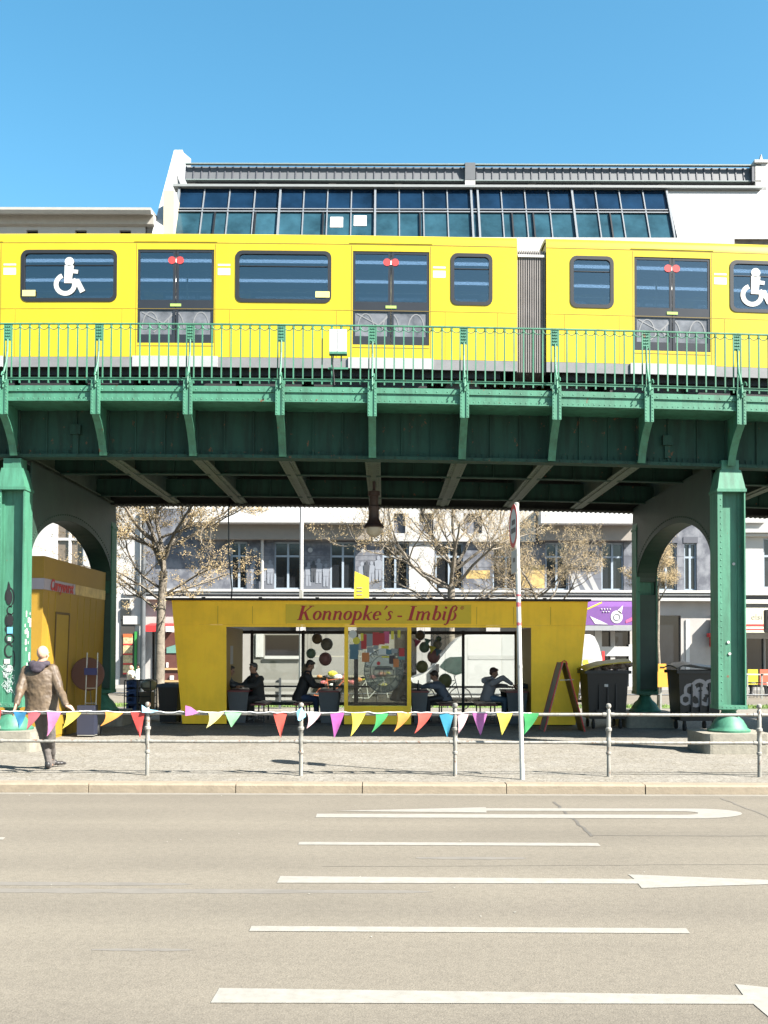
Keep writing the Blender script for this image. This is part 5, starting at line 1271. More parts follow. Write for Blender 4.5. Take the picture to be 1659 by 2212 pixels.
b = MB(); b.box(vX(1303) - .02, vX(1306) + .02, VY + .05, VY + .16, vZ(1440), vZ(1405)); b.build("tail_lamp", RED, vn)
b = MB(); b.prism(circ(vX(1265), vZ(1430), .11, 16), 'y', VY - .01, VY - .002); b.build("round_sticker", cm("st_yellow", (.75, .65, .05)), vn)
b = MB(); b.box(vX(942), vX(948), VY - .22, VY - .02, vZ(1452), vZ(1434)); b.build("mirror", BLACK, vn)
# grey food container behind the pavilion
GY = 34.4
fx = lambda x: PX(x, GY, 1430)
fz = lambda y: PZ(y, GY)
ct = thing("grey_container", "pale grey sales container with a dark window behind the pavilion's left half", "container", ((fx(530) + fx(745)) / 2, GY, 0))
b = MB(); holes(b, fx(520), fx(852), .25, fz(1368), [(fx(572), fx(650), fz(1417), fz(1372))], GY, GY + .08)
b.box(fx(520), fx(852), GY + .08, GY + 2.2, fz(1368) - .08, fz(1368)); b.build("shell", cm("container_grey", (.30,.29,.265), var=.06), ct)
b = MB(); b.box(fx(571), fx(651), GY + .3, GY + .34, fz(1418), fz(1371)); b.build("window", mat("container_dark_pane", (.012, .012, .014), .5, spec=.1), ct)
b = MB(); b.box(fx(572), fx(652), GY - .09, GY - .001, fz(1424), fz(1418)); b.box(fx(553), fx(569), GY - .05, GY - .001, fz(1420), fz(1369)); b.build("sill", WHITE, ct)
b = MB(); b.box(fx(790), fx(850), GY - .02, GY - .001, fz(1440), fz(1405)); b.build("blue_panel", cm("faded_blue_panel", (.28, .32, .38)), ct)
b = MB()
for x in (540, 740): b.lathe([(.05, -.01), (.22, 0), (.22, .12), (.05, .13)], (fx(x), GY + .2, .1), 14, 'y')
b.box(fx(530), fx(840), GY + .1, GY + 1.9, .12, .25); b.build("chassis", DGREY, ct)
# striped benches / bikes behind
bk = thing("picnic_bench", "grey slatted picnic bench behind the pavilion's left opening", "bench", (fx(610), 31, 0))
b = MB()
for k, z in enumerate((.25, .42, .60, .76)): b.box(PX(566, 30.5), PX(650, 30.5), 30.4, 30.45, z, z + .08)
b.build("slats", cm("weathered_slats", (.45, .44, .42)), bk)
b = MB(); b.box(PX(604, 30.5) , PX(609, 30.5), 30.33, 30.38, 0, .9); b.box(PX(566, 30.5), PX(570, 30.5), 30.33, 30.38, 0, .9); b.build("frame", DGREY, bk)
def bike(x, y, col, label):
    t = thing("bicycle", label, "bicycle", (x, y, 0), "bicycles parked behind the pavilion")
    for q in (-.52, .52):
        b = MB(); P = [(x + q + .33 * math.cos(R(a)), y, .34 + .33 * math.sin(R(a))) for a in range(0, 361, 20)]; b.tube(P, .018, 6)
        for a in range(0, 180, 30): b.tube([(x + q - .32*math.cos(R(a)), y, .34 - .32*math.sin(R(a))), (x + q + .32*math.cos(R(a)), y, .34 + .32*math.sin(R(a)))], .003, 3)
        b.build("wheel", RUBBER, t)
    b = MB()
    for p, q in (((-.52, .34), (-.12, .82)), ((-.52, .34), (-.05, .32)), ((-.05, .32), (-.14, .88)), ((-.05, .32), (.38, .8)), ((-.12, .8), (.36, .86)), ((.52, .34), (.36, .95))): b.tube([(x + p[0], y, p[1]), (x + q[0], y, q[1])], .017, 6)
    b.build("frame", col, t)
    b = MB(); b.tube([(x + .36, y - .25, 1.0), (x + .36, y, .96), (x + .36, y + .25, 1.0)], .014, 6); b.build("handlebar", DGREY, t)
    b = MB(); b.ball((x - .15, y, .92), (.13, .06, .035), 10, 6); b.build("saddle", BLACK, t)
bike(PX(800, 30.2), 30.2, cm("bike_cream", (.6, .6, .55)), "pale framed bicycle seen through the centre pane")
bike(PX(716, 31.5), 31.5, cm("bike_orange", (.55, .14, .05)), "orange framed bicycle left of the centre pane")
bike(PX(955, 29.8), 29.8, cm("bike_dark", (.05, .06, .07)), "dark bicycle behind the boy in the grey shirt")
# colourful parasol-like stall items behind centre
st = thing("market_stall", "stall counter with pink and orange goods behind the centre window", "stall", (PX(730, 33), 33, 0))
b = MB(); b.box(PX(672, 33), PX(860, 33), 32.9, 33.6, .0, .85); b.build("counter", cm("stall_dark", (.10, .09, .08), var=.3), st)
random.seed(9)
for i in range(16):
    b = MB(); x = PX(random.uniform(690, 860), 32.8); z = random.uniform(.5, 1.0); s_ = random.uniform(.07, .16); b.ball((x, 32.78 - i * .003, z), (s_, .05, s_ * .6), 8, 5)
    b.build("goods", random.choice([cm("goods_pink", (.55, .15, .16)), cm("goods_orange", (.60, .25, .08)), cm("goods_coral", (.6, .2, .14)), SC[2], SC[5]]), st)
b = MB(); b.box(PX(672, 33), PX(860, 33), 32.85, 32.9, .86, .92); b.box(PX(672, 33), PX(860, 33), 32.85, 32.88, 1.5, 1.53); b.build("rail", cm("rail_cream", (.5, .46, .38)), st)

# ================================================================== trees
BARK = mat("bark", (0.21, 0.18, 0.14), 0.9, var=.45, scale=7, bump=.5, bscale=25)
BUD = mat("spring_buds", (0.33, 0.245, 0.12), 0.8, var=.35, scale=2)
def tree(label, x, y, r0, forks, seed, spread=1.0, height=8.5, nb=3, buds=1.0, lean=0.0, low=0, wide=2.0, bs=1.0):
    rnd = random.Random(seed); t = thing("street_tree", label, "tree", (x, y, 0), "street trees with pale spring buds")
    tb = MB(); cb = MB(); ends = []
    def branch(p, d, L_, r, depth, droop=0.0):
        n = 6 if depth > 1 else 8; pts = [p.copy()]; q = p.copy(); dd = d.copy()
        for i in range(n):
            dd = (dd + Vector((rnd.uniform(-.22, .22), rnd.uniform(-.22, .22), rnd.uniform(-.16, .22) + (.04 if depth else 0) - droop))).normalized()
            q = q + dd * (L_ / n); pts.append(q.copy())
        tb.tube(pts, r, 6 if depth < 2 else (4 if depth < 4 else 3), r2=max(.0022, r * .5))
        if depth >= 3:
            for s_ in pts[1:]: ends.append((s_, dd))
        if depth < 5:
            k = nb if depth < 2 else (4 if depth < 4 else 3)
            for j in range(k):
                f = rnd.uniform(.3, 1.0) if j else 1.0
                pp = pts[min(n, max(1, int(f * n)))]
                ax = Vector((rnd.uniform(-1, 1), rnd.uniform(-1, 1), rnd.uniform(-.5, .6))).normalized()
                nd = (dd * .8 + ax * .85).normalized()
                branch(pp, nd, L_ * rnd.uniform(.5, .72), max(.0035, r * .5), depth + 1, droop)
    top = Vector((x + lean, y, forks))
    tb.tube([(x, y, 0), (x + lean * .2 + .02, y, forks * .3), (x + lean * .5 - .02, y + .02, forks * .6), tuple(top)], [r0 * 1.25, r0, r0 * .92, r0 * .85], 12)
    nl = 7 if wide > 1 else 4
    for j in range(nl):
        a = j * 2 * math.pi / nl + rnd.uniform(-.3, .3)
        d = Vector((math.cos(a) * spread, math.sin(a) * .55, rnd.uniform(.25, .95))).normalized()
        branch(top + Vector((0, 0, rnd.uniform(-.35, .9) * min(1, wide))), d, wide * rnd.uniform(.75, 1.1), r0 * .42, 1)
    branch(top, Vector((.05, 0, 1)), (height - forks) * .45, r0 * .6, 1)
    for j in range(low):   # low arching side limbs
        s_ = -1 if j % 2 == 0 else 1; zz_ = forks * rnd.uniform(.68, .95)
        branch(Vector((x + lean * .6, y, zz_)), Vector((s_ * .9, rnd.uniform(-.3, .3), .45)).normalized(), wide * rnd.uniform(.6, .9), r0 * .3, 2, .05)
    tb.build("trunk", BARK, t, smooth=True)
    for (p, d) in ends:
        if rnd.random() > buds: continue
        for i in range(4):
            c = p + Vector((rnd.gauss(0, .05), rnd.gauss(0, .05), rnd.gauss(0, .05))); s_ = rnd.uniform(.008, .023) * bs
            a = Vector((rnd.uniform(-1, 1), rnd.uniform(-1, 1), rnd.uniform(-1, 1))).normalized(); bb = a.orthogonal().normalized()
            cb.add([c - a * s_, c + bb * s_ * .6, c + a * s_, c - bb * s_ * .6], [(0, 1, 2, 3)])
    cb.build("crown", BUD, t, fix=False)
    return t
p = at(342, 1540, 29.0); tree("bare trunked street tree left of the pavilion, budding tan crown", p.x, 29.0, .135, PZ(1235, 29), 5, 1.3, 8.0, 4, 1.0, lean=.12, low=5, wide=2.35, bs=1.25)
p = at(975, 1500, 40.5); tree("tall street tree rising behind the van and the middle of the pavilion", p.x, 40.5, .165, PZ(1262, 40.5), 14, 1.7, 11.5, 4, .7, low=3, wide=3.4, bs=1.35)
p = at(1424, 1540, 31.5); tree("slim young street tree seen through the right arch", p.x, 31.5, .055, PZ(1290, 31.5), 23, .9, 6.2, 3, .6, wide=.8)
p = at(1165, 1500, 41.0); tree("budding street tree behind the van near the sign pole", p.x, 41.0, .10, PZ(1330, 41), 31, 1.1, 9.5, 4, .3, wide=2.2, bs=1.15)
# thin lamp mast
p = at(650, 1540, 31); lm = thing("lamp_mast", "thin white lamp mast rising behind the pavilion roof", "mast", (p.x, 31, 0))
b = MB(); b.tube([(p.x, 31, 0), (p.x, 31, 1.2), (p.x, 31, 11)], [.085, .06, .05], 12); b.build("pole", WHITE, lm, smooth=True)
b = MB(); b.box(p.x - .05, p.x + .05, 30.92, 30.97, 3.2, 3.5); b.build("hatch", GALV, lm)
p = at(308, 1500, 33); lm = thing("lamp_mast", "dark street mast beside the left arch behind the crates", "mast", (p.x, 33, 0))
b = MB(); b.tube([(p.x, 33, 0), (p.x, 33, 3.6), (p.x, 33, 9)], [.09, .08, .06], 12); b.build("pole", DGREY, lm, smooth=True)
b = MB(); b.tube([(p.x, 33, 0), (p.x, 33, .25)], .14, 12); b.build("foot", DGREY, lm)
# traffic light (right edge)
p = at(1662, 1348, 28); tl = thing("traffic_light", "black traffic light showing green at the right edge", "traffic light", (p.x + .25, 28, 0))
b = MB(); b.prism(rrect(p.x - .12, p.x + .18, p.z - .2, p.z + .42, .05), 'y', 27.9, 28.1); b.build("housing", BLACK, tl)
b = MB(); b.tube([(p.x + .25, 28, 0), (p.x + .25, 28, 3.2)], .05, 10); b.build("pole", DGREY, tl)
b = MB(); b.prism(circ(p.x + .02, p.z - .06, .085, 18), 'y', 27.885, 27.898); b.build("green_lens", mat("green_signal", (.0, .6, .25), .3, var=0, emit=(.0, .8, .35), estr=1.5), tl)
b = MB(); b.prism(circ(p.x + .02, p.z + .22, .085, 18), 'y', 27.885, 27.898); b.build("red_lens", cm("red_lens_off", (.08, .01, .01)), tl)
# ================================================================== street furniture in front
FY = 14.42
GALV2 = paint("weathered_rail", (0.30, 0.29, 0.26), .55, rthr=.60, dirt=.7, sc_=2.5)
zt_, zl_ = PZ(1542, FY), PZ(1602.5, FY)
fe = thing("pedestrian_barrier", "two bar grey steel pedestrian barrier along the kerb hung with pennants", "barrier", (0, FY, 0))
posts = [-5.5, 319.5, 651, 984, 1315.5, 1641]
pxs = [PX(x, FY, 1600) for x in posts]; st_ = pxs[2] - pxs[1]; pxs = [pxs[0] - st_ * k for k in (3, 2, 1)] + pxs + [pxs[-1] + st_ * k for k in (1, 2, 3)]
for x in pxs:
    b = MB(); b.lathe([(.028, -.02), (.028, .02), (.026, .30), (.038, .31), (.038, .335), (.027, .345), (.027, zl_ - .06), (.036, zl_ - .03), (.036, zl_ + .03), (.030, zl_ + .06), (.032, .62), (.045, .635), (.045, .665), (.030, .68), (.030, zt_ + .05), (.022, zt_ + .07), (.018, zt_ + .08), (.033, zt_ + .095), (.038, zt_ + .115), (.033, zt_ + .14), (.012, zt_ + .155)], (x, FY, 0), 14)
    b.build("post", GALV2, fe, smooth=True)
for a, c in zip(pxs[:-1], pxs[1:]):
    for z, nm in ((zt_, "top_rail"), (zl_, "lower_rail")):
        b = MB(); K = 8; m_ = (a + c) / 2
        b.tube([(a + .03, FY, z), (m_ - .3, FY, z - .004), (m_ + .3, FY, z - .003), (c - .03, FY, z)], .022, 12)
        b.tube([(a + .03, FY, z), (a + .08, FY, z)], .03, 10); b.tube([(c - .08, FY, z), (c - .03, FY, z)], .03, 10)
        b.build(nm, GALV2, fe, smooth=True)
# bunting
bu = thing("bunting", "string of coloured triangular pennants wound along the top rail", "bunting", (0, FY, zt_))
b = MB(); pts = []; random.seed(6)
x = PX(-60, FY)
while x < PX(1150, FY): pts.append((x, FY - .028 + random.uniform(-.004, .004), zt_ + .018 + random.uniform(-.012, .012))); x += .09
b.tube(pts, .008, 5); b.build("string", cm("string_white", (.7, .7, .68)), bu)
PC = {'blue': (.03, .22, .42), 'red': (.60, .06, .05), 'pink': (.62, .22, .42), 'yellow': (.70, .58, .08), 'orange': (.72, .30, .05), 'lblue': (.25, .52, .68), 'violet': (.55, .17, .45), 'cream': (.75, .68, .30), 'lgreen': (.28, .60, .32), 'coral': (.68, .10, .07), 'white': (.75, .50, .52), 'magenta': (.45, .10, .38), 'green': (.04, .35, .10), 'teal': (.03, .30, .45), 'dusk': (.42, .10, .12)}
pen = [(46,'blue',28,36,-2), (76,'dusk',30,38,-14), (119,'pink',30,52,-14), (161,'yellow',34,36,-22), (249,'orange',40,30,-28), (300,'red',30,54,5), (505,'lgreen',36,32,-4), (468,'cream',32,34,-20), (606,'coral',30,54,2),
       (680,'white',30,34,-16), (729,'magenta',30,54,-6), (775,'yellow',30,50,-16), (826,'green',28,42,-22), (874,'orange',30,40,-22), (918,'coral',30,44,-22), (965,'teal',32,52,2), (1000,'white',26,44,-9), (1037,'violet',32,48,1), (1090,'yellow',33,47,-6), (1147,'green',34,46,-16), (-20,'red',28,40,0)]
u = FY / F
for i, (x, c, wd, h, bend) in enumerate(pen):
    b = MB(); cx = PX(x, FY, 1545); w_ = wd * u / 2; H = h * u; bd = bend * u; N_ = 7; vs = []
    ph = random.uniform(0, 6)
    for k in range(N_ + 1):
        t = k / N_; ww_ = w_ * (1 - t) + .004; ox = bd * t ** 1.8; oy = -.03 - .012 * math.sin(t * 5 + ph) - .05 * t * (abs(bend) / 30)
        for s_ in (-1, 0, 1): vs.append((cx + ox + s_ * ww_, FY + oy + (.014 * math.sin(ph + t * 4) if s_ == 0 else 0), zt_ + .018 - H * t))
    m_ = len(vs); vs2 = [(a, y + .0025, z) for a, y, z in vs]; fs = []
    for k in range(N_):
        for s_ in range(2): q = k * 3 + s_; fs.append((q, q + 1, q + 4, q + 3)); fs.append((m_ + q, m_ + q + 3, m_ + q + 4, m_ + q + 1))
    b.add(vs + vs2, fs); b.build("pennant", cm("pennant_" + c, tuple(v * .88 for v in PC[c]), .8, var=.15, scale=9), bu, smooth=True, fix=False)
def tri(ps, c):
    b = MB(); v = [Vector((at(x, y, FY).x, FY - .03 - i * .01, at(x, y, FY).z)) for i, (x, y) in enumerate(ps)]; n = len(v)
    b.add(v + [q + Vector((0, .0025, 0)) for q in v], [tuple(range(n)), tuple(range(2*n-1, n-1, -1))]); b.build("pennant", cm("pennant_" + c, PC[c], .7), bu, fix=False)
tri([(402, 1525), (414, 1528), (431, 1540), (418, 1545), (403, 1547)], 'violet'); tri([(308, 1524), (322, 1533), (345, 1536), (330, 1541), (310, 1540)], 'lblue')
tri([(641, 1537), (652, 1528), (661, 1540), (662, 1548), (655, 1553), (649, 1557), (645, 1555)], 'lblue'); tri([(-8, 1535), (6, 1536), (4, 1555), (-6, 1570)], 'red')
# ------------------------------------------------------------------ sign pole
sb, stp = gp(1129, 1683, 0), None
SY = sb.y
tp = at(1115, 1090, SY); sp = thing("traffic_sign", "pale leaning pole with a red ringed round sign turned edge-on", "traffic sign", (sb.x, SY, 0))
b = MB(); b.tube([(sb.x, SY, -.02), tuple(tp)], .031, 16); b.build("pole", mat("pole_white_metal", (0.60, 0.60, 0.57), .4, metal=.1, var=.08, scale=9), sp, smooth=True)
def pol(y): t = (1683 - y) / (1683 - 1090); return Vector((sb.x + (tp.x - sb.x) * t, SY, tp.z * t))
b = MB(); b.lathe([(.034, -.03), (.036, .02), (.02, .035)], tuple(tp), 14); b.build("pole_cap", GALV, sp)
pc_ = pol(1136); nrm = Vector((-.998, -.06, 0)).normalized(); ux = Vector((0, 0, 1)).cross(nrm).normalized()
def disc(b, c, r, off0, off1, rin=0, n=32):
    v = []; 
    for k in range(n):
        a = 2*math.pi*k/n; d = ux * math.cos(a) + Vector((0, 0, 1)) * math.sin(a)
        v += [c + d * r + nrm * off0, c + d * r + nrm * off1] + ([c + d * rin + nrm * off0, c + d * rin + nrm * off1] if rin else [])
    m_ = 4 if rin else 2; fs = []
    for k in range(n):
        j = (k + 1) % n
        fs.append((m_*k, m_*j, m_*j+1, m_*k+1))
        if rin: fs += [(m_*k+2, m_*k+3, m_*j+3, m_*j+2), (m_*k, m_*k+2, m_*j+2, m_*j), (m_*k+1, m_*j+1, m_*j+3, m_*k+3)]
    if not rin: fs += [tuple(m_*k for k in range(n)), tuple(m_*k+1 for k in range(n))[::-1]]
    b.add(v, fs)
dc = pc_ + nrm * .045
b = MB(); disc(b, dc, .295, 0, .004); do = b.build("sign_disc", WHITE, sp)
b = MB(); disc(b, dc, .295, .0045, .007, .235); b.build("red_ring", RED, do)
b = MB(); 
for dz, wv in ((.05, .12), (-.06, .16)):
    v = [dc + nrm * .006 + ux * s1 * wv + Vector((0, 0, dz + s2 * .035)) for s1, s2 in ((-1, -1), (1, -1), (1, 1), (-1, 1))]; b.add(v, [(0, 1, 2, 3)])
b.build("sign_symbol", cm("sign_grey_symbol", (.08, .08, .09)), do)
pp = pol(1213) + nrm * .045; b = MB(); v = []
for s0 in (0, .004): v += [pp + nrm * s0 + ux * s1 * .21 + Vector((0, 0, s2 * .155)) for s1, s2 in ((-1, -1), (1, -1), (1, 1), (-1, 1))]
b.add(v, [(0,1,2,3), (4,7,6,5), (0,1,5,4), (1,2,6,5), (2,3,7,6), (3,0,4,7)]); pl = b.build("sign_plate", cm("plate_grey_white", (.50, .48, .46)), sp)
b = MB(); b.add([pp + nrm * .006 + ux * s1 * .07 + Vector((0, 0, .02 + s2 * .03)) for s1, s2 in ((-1, -1), (1, -1), (1, 1), (-1, 1))], [(0,1,2,3)]); b.build("plate_symbol", BLACK, pl)
b = MB()
for y in (1112, 1160, 1198, 1230, 1440): q = pol(y); b.lathe([(.036, -.018), (.036, .018)], tuple(q), 12)
b.build("clamp", GALV, sp)
b = MB()
for y, h in ((1348, 7), (1306, 10), (1286, 5)): q = pol(y); b.lathe([(.0325, -h*.003), (.0325, h*.003)], tuple(q), 14)
b.build("sticker_band", cm("faded_red", (.5, .10, .12), var=.5, scale=30), sp)
# ------------------------------------------------------------------ A-frame board
AY = 22.3
aL, aR, aT = at(1176, 1578, AY), at(1264, 1578, AY), at(1219, 1428, AY)
ab = thing("a_frame_board", "tall folding A-frame menu board with red edges right of the pavilion entrance", "sign board", ((aL.x + aR.x) / 2, AY, 0))
for e, s_ in ((aL, -1), (aR, 1)):
    d0 = Vector((e.x, AY, 0)); d1 = Vector((aT.x + s_ * .03, AY, aT.z)); th = .03
    b = MB(); P = [(d0.x, 0), (aT.x + s_ * .10, aT.z - .22), (aT.x + s_ * .04, aT.z - .02)]
    v = []
    for x, z in P: v += [(x, AY, z), (x - s_ * th, AY, z), (x - s_ * th, AY + .62, z), (x, AY + .62, z)]
    fs = []
    for k in range(2): fs += [(4*k+i, 4*k+(i+1) % 4, 4*k+4+(i+1) % 4, 4*k+4+i) for i in range(4)]
    b.add(v, fs + [(0,1,2,3), (8,9,10,11)]); b.build("panel", cm("board_brown", (.18, .10, .02)) if s_ > 0 else cm("board_grey", (.30, .27, .22)), ab)
    b = MB(); b.tube([(x, AY - .012, z) for x, z in P], .014, 6); b.tube([(x, AY + .63, z) for x, z in P], .014, 6); b.build("edge", RED, ab)
b = MB(); b.tube([(aT.x - .09, AY - .01, PZ(1468, AY)), (aT.x + .2, AY - .01, PZ(1467, AY))], .008, 5); b.build("spreader", WHITE, ab)
b = MB(); b.tube([(aT.x - .07, AY - .02, aT.z - .06), (aT.x - .04, AY - .02, aT.z), (aT.x, AY - .02, aT.z + .02), (aT.x + .04, AY - .02, aT.z), (aT.x + .07, AY - .02, aT.z - .06)], .014, 6); b.build("hinge", RED, ab)
# ------------------------------------------------------------------ bins
def dumpster(label, x0, x1, yt, Y, lidcol, lidpts, front=None):
    X0, X1, ZT = PX(x0, Y, 1500), PX(x1, Y, 1500), PZ(yt, Y); z0 = .22; D = .95
    t = thing("dumpster", label, "dumpster", ((X0 + X1) / 2, Y + .4, 0))
    BK = mat("bin_dark_plastic", (0.010, 0.010, 0.011), .5, var=.2)
    b = MB(); b.add([(X0 + .06, Y + .08, z0), (X1 - .06, Y + .08, z0), (X1 - .06, Y + D - .08, z0), (X0 + .06, Y + D - .08, z0), (X0, Y, ZT), (X1, Y, ZT), (X1, Y + D, ZT), (X0, Y + D, ZT)], [(0,3,2,1),(4,5,6,7),(0,1,5,4),(1,2,6,5),(2,3,7,6),(3,0,4,7)])
    body = b.build("container", BK, t)
    b = MB(); b.box(X0 - .05, X1 + .05, Y - .05, Y - .002, ZT - .07, ZT + .0); b.box(X0 - .06, X0 - .002, Y, Y + D, ZT - .07, ZT); b.box(X1 + .002, X1 + .06, Y, Y + D, ZT - .07, ZT); b.box(X0 + .2, X1 - .2, Y - .0, Y + .05, z0 + .14, z0 + .2)
    for q in (.3, .5, .7): b.box(X0 + (X1-X0)*q - .015, X0 + (X1-X0)*q + .015, Y + .0, Y + .05, z0 + .2, ZT - .3)
    b.build("rim", BK, body)
    b = MB(); P = [(PX(x, Y), PZ(y, Y)) for x, y in lidpts]; n = len(P); vs = []
    for k in range(7):
        s_ = k / 6; bow = .0 + .06 * math.sin(s_ * math.pi); vs += [(x, Y - .07 + s_ * (D + .12), z + bow) for x, z in P] + [(x, Y - .07 + s_ * (D + .12), z + bow - .03) for x, z in P]
    fs = []
    for k in range(6):
        for i in range(n - 1):
            a = k * 2 * n + i; c = (k + 1) * 2 * n + i; fs += [(a, a+1, c+1, c), (a+n, c+n, c+n+1, a+n+1)]
        fs += [(k*2*n, (k+1)*2*n, (k+1)*2*n+n, k*2*n+n), (k*2*n+n-1, k*2*n+2*n-1, (k+1)*2*n+2*n-1, (k+1)*2*n+n-1)]
    for i in range(n-1): fs += [(i, i+n, i+n+1, i+1), (12*n+i, 12*n+i+1, 13*n+i+1, 13*n+i)]
    b.add(vs, fs); b.build("lid", lidcol, t, smooth=True)
    for xx in (X0 + .16, X1 - .16):
        for yy in (Y + .15, Y + D - .15):
            b = MB(); b.lathe([(.02, -.03), (.085, -.025), (.09, 0), (.085, .025), (.02, .03)], (xx, yy, .09), 14, 'x'); b.box(xx - .02, xx + .02, yy - .05, yy + .05, .13, z0 + .01); b.build("castor", RUBBER, t)
    return t, body, X0, X1, Y, ZT
t1, bd, X0, X1, Y, ZT = dumpster("black dumpster with a bulging mustard yellow lid right of the pavilion", 1269, 1359, 1447, 23.0, cm("lid_mustard", (.50, .37, .02), .4), [(1262, 1446), (1275, 1440), (1300, 1433), (1335, 1429), (1362, 1427)])
b = MB(); b.box(X0 + .38, X0 + .46, Y - .0045, Y + .05, ZT - .36, ZT - .30); b.build("label_patch", STK, bd)
b = MB(); random.seed(2)
for i in range(9): b.ball((X0 + .15 + i * .11, Y + .2 + random.uniform(0, .3), ZT + random.uniform(.0, .06) + i * .012), (.1, .1, .07), 8, 5)
tag(b.build("rubbish", cm("rubbish", (.25, .18, .14), var=.6, scale=8), origin=((X0+X1)/2, Y + .4, ZT)), "mixed rubbish bulging under the mustard dumpster lid", "rubbish")
t2, bd, X0, X1, Y, ZT = dumpster("black lidded dumpster sprayed with pale graffiti left of the right column", 1467, 1562, 1446, 22.4, mat("bin_lid_black", (.008, .01, .013), .35), [(1460, 1441), (1472, 1435), (1490, 1433), (1510, 1437), (1545, 1441), (1566, 1444)])
b = MB(); random.seed(7); zg = ZT - .38; c0 = (X0 + X1) / 2
def onf(x, z): return x
for i, (ox, oz, r_, wv) in enumerate([(-.22, -.05, .12, .07), (-.02, .02, .14, .08), (.22, .02, .14, .07), (.34, -.2, .11, .07), (-.1, -.25, .13, .08), (.12, -.22, .13, .08), (-.32, -.25, .1, .06), (.0, -.1, .1, .06), (.26, -.28, .1, .07)]):
    pts = [(c0 + ox + r_ * math.cos(R(a)) * random.uniform(.85, 1.1), zg + oz + r_ * math.sin(R(a)), wv) for a in range(0, 331, 30)]
    ribbon(b, pts, Y - .004 - i * .0006, th=.002)
for v in b.v: v.y += (ZT - v.z) / (ZT - .22) * .078
b.build("graffiti", cm("graffiti_pale", (.40, .37, .38)), bd)
# wheelie bin
WY = 24.2; X0, X1, ZT = PX(342, WY), PX(385, WY), PZ(1486, WY)
wb = thing("wheelie_bin", "black wheelie bin with dark blue lid at the pavilion's left corner", "bin", ((X0 + X1) / 2, WY + .3, 0))
b = MB(); b.add([(X0 + .04, WY + .05, .04), (X1 - .04, WY + .05, .04), (X1 - .04, WY + .5, .04), (X0 + .04, WY + .5, .04), (X0, WY, ZT), (X1, WY, ZT), (X1, WY + .55, ZT), (X0, WY + .55, ZT)], [(0,3,2,1),(4,5,6,7),(0,1,5,4),(1,2,6,5),(2,3,7,6),(3,0,4,7)]); b.build("container", MATS["bin_dark_plastic"], wb)
b = MB(); b.prism([(X0 - .05, ZT), (X1 + .05, ZT), (X1 + .02, ZT + .07), ((X0 + X1) / 2, ZT + .10), (X0 - .01, ZT + .07)], 'y', WY - .05, WY + .62); b.build("lid", cm("lid_dark_blue", (.02, .045, .08)), wb)
for xx in (X0 + .05, X1 - .05):
    b = MB(); b.lathe([(.02, -.03), (.095, -.02), (.095, .02), (.02, .03)], (xx, WY + .5, .1), 14, 'x'); b.build("wheel", RUBBER, wb)
# orange litter bin and pale box by the slim tree
OY = 30.0; lbn = thing("litter_bin", "bright orange yellow litter bin at the foot of the slim tree", "bin", (PX(1427, OY), OY, 0))
b = MB(); b.box(PX(1416, OY), PX(1439, OY), OY - .2, OY + .1, PZ(1482, OY), PZ(1449, OY)); b.box(PX(1419, OY), PX(1436, OY), OY - .16, OY + .05, PZ(1449, OY), PZ(1432, OY)); b.build("case", cm("bin_orange", (.78, .38, .04)), lbn)
b = MB(); b.box(PX(1423, OY), PX(1432, OY), OY - .17, OY - .162, PZ(1441, OY), PZ(1438, OY)); b.build("slot", BLACK, lbn)
b = MB(); b.box(PX(1425, OY), PX(1429, OY), OY - .03, OY + .03, 0, PZ(1482, OY)); b.build("post", GALV, lbn)
# low rail along the median's far edge
mr_ = thing("garden_rail", "low dark rail along the green strip behind the dumpsters", "rail", (8, 31, 0))
b = MB(); b.tube([(-13, 31.0, .42), (13, 31.0, .42)], .025, 6); b.build("bar", DGREY, mr_)
for k in range(13): b = MB(); b.tube([(-12.8 + k * 2.1, 31.0, 0), (-12.8 + k * 2.1, 31.0, .42)], .022, 6); b.build("post", DGREY, mr_)
# roll cage with drink crates, left
CY = 24.9
rc = thing("roll_cage", "black wire roll cage standing between left arch and wheelie bin", "roll cage", (PX(300, CY), CY, 0))
b = MB(); xa, xb_ = PX(270, CY), PX(326, CY); zt2 = PZ(1472, CY)
for xx in (xa, (xa + xb_) / 2, xb_):
    for yy in (CY, CY + .7): b.tube([(xx, yy, .12), (xx, yy, zt2)], .015, 6)
for zz_ in (.15, .4, .6, .8, zt2):
    b.tube([(xa, CY, zz_), (xb_, CY, zz_)], .01, 5); b.tube([(xa, CY + .7, zz_), (xb_, CY + .7, zz_)], .01, 5)
for xx in (xa, xb_): b.tube([(xx, CY, zt2), (xx, CY + .7, zt2)], .014, 5)
b.box(xa, xb_, CY, CY + .7, .12, .15); b.build("frame", BLACK, rc)
for xx in (xa + .06, xb_ - .06): b = MB(); b.lathe([(.02, -.02), (.06, -.015), (.06, .015), (.02, .02)], (xx, CY + .05, .06), 12, 'x'); b.build("castor", RUBBER, rc)
CRB = cm("crate_blue", (.03, .07, .20))
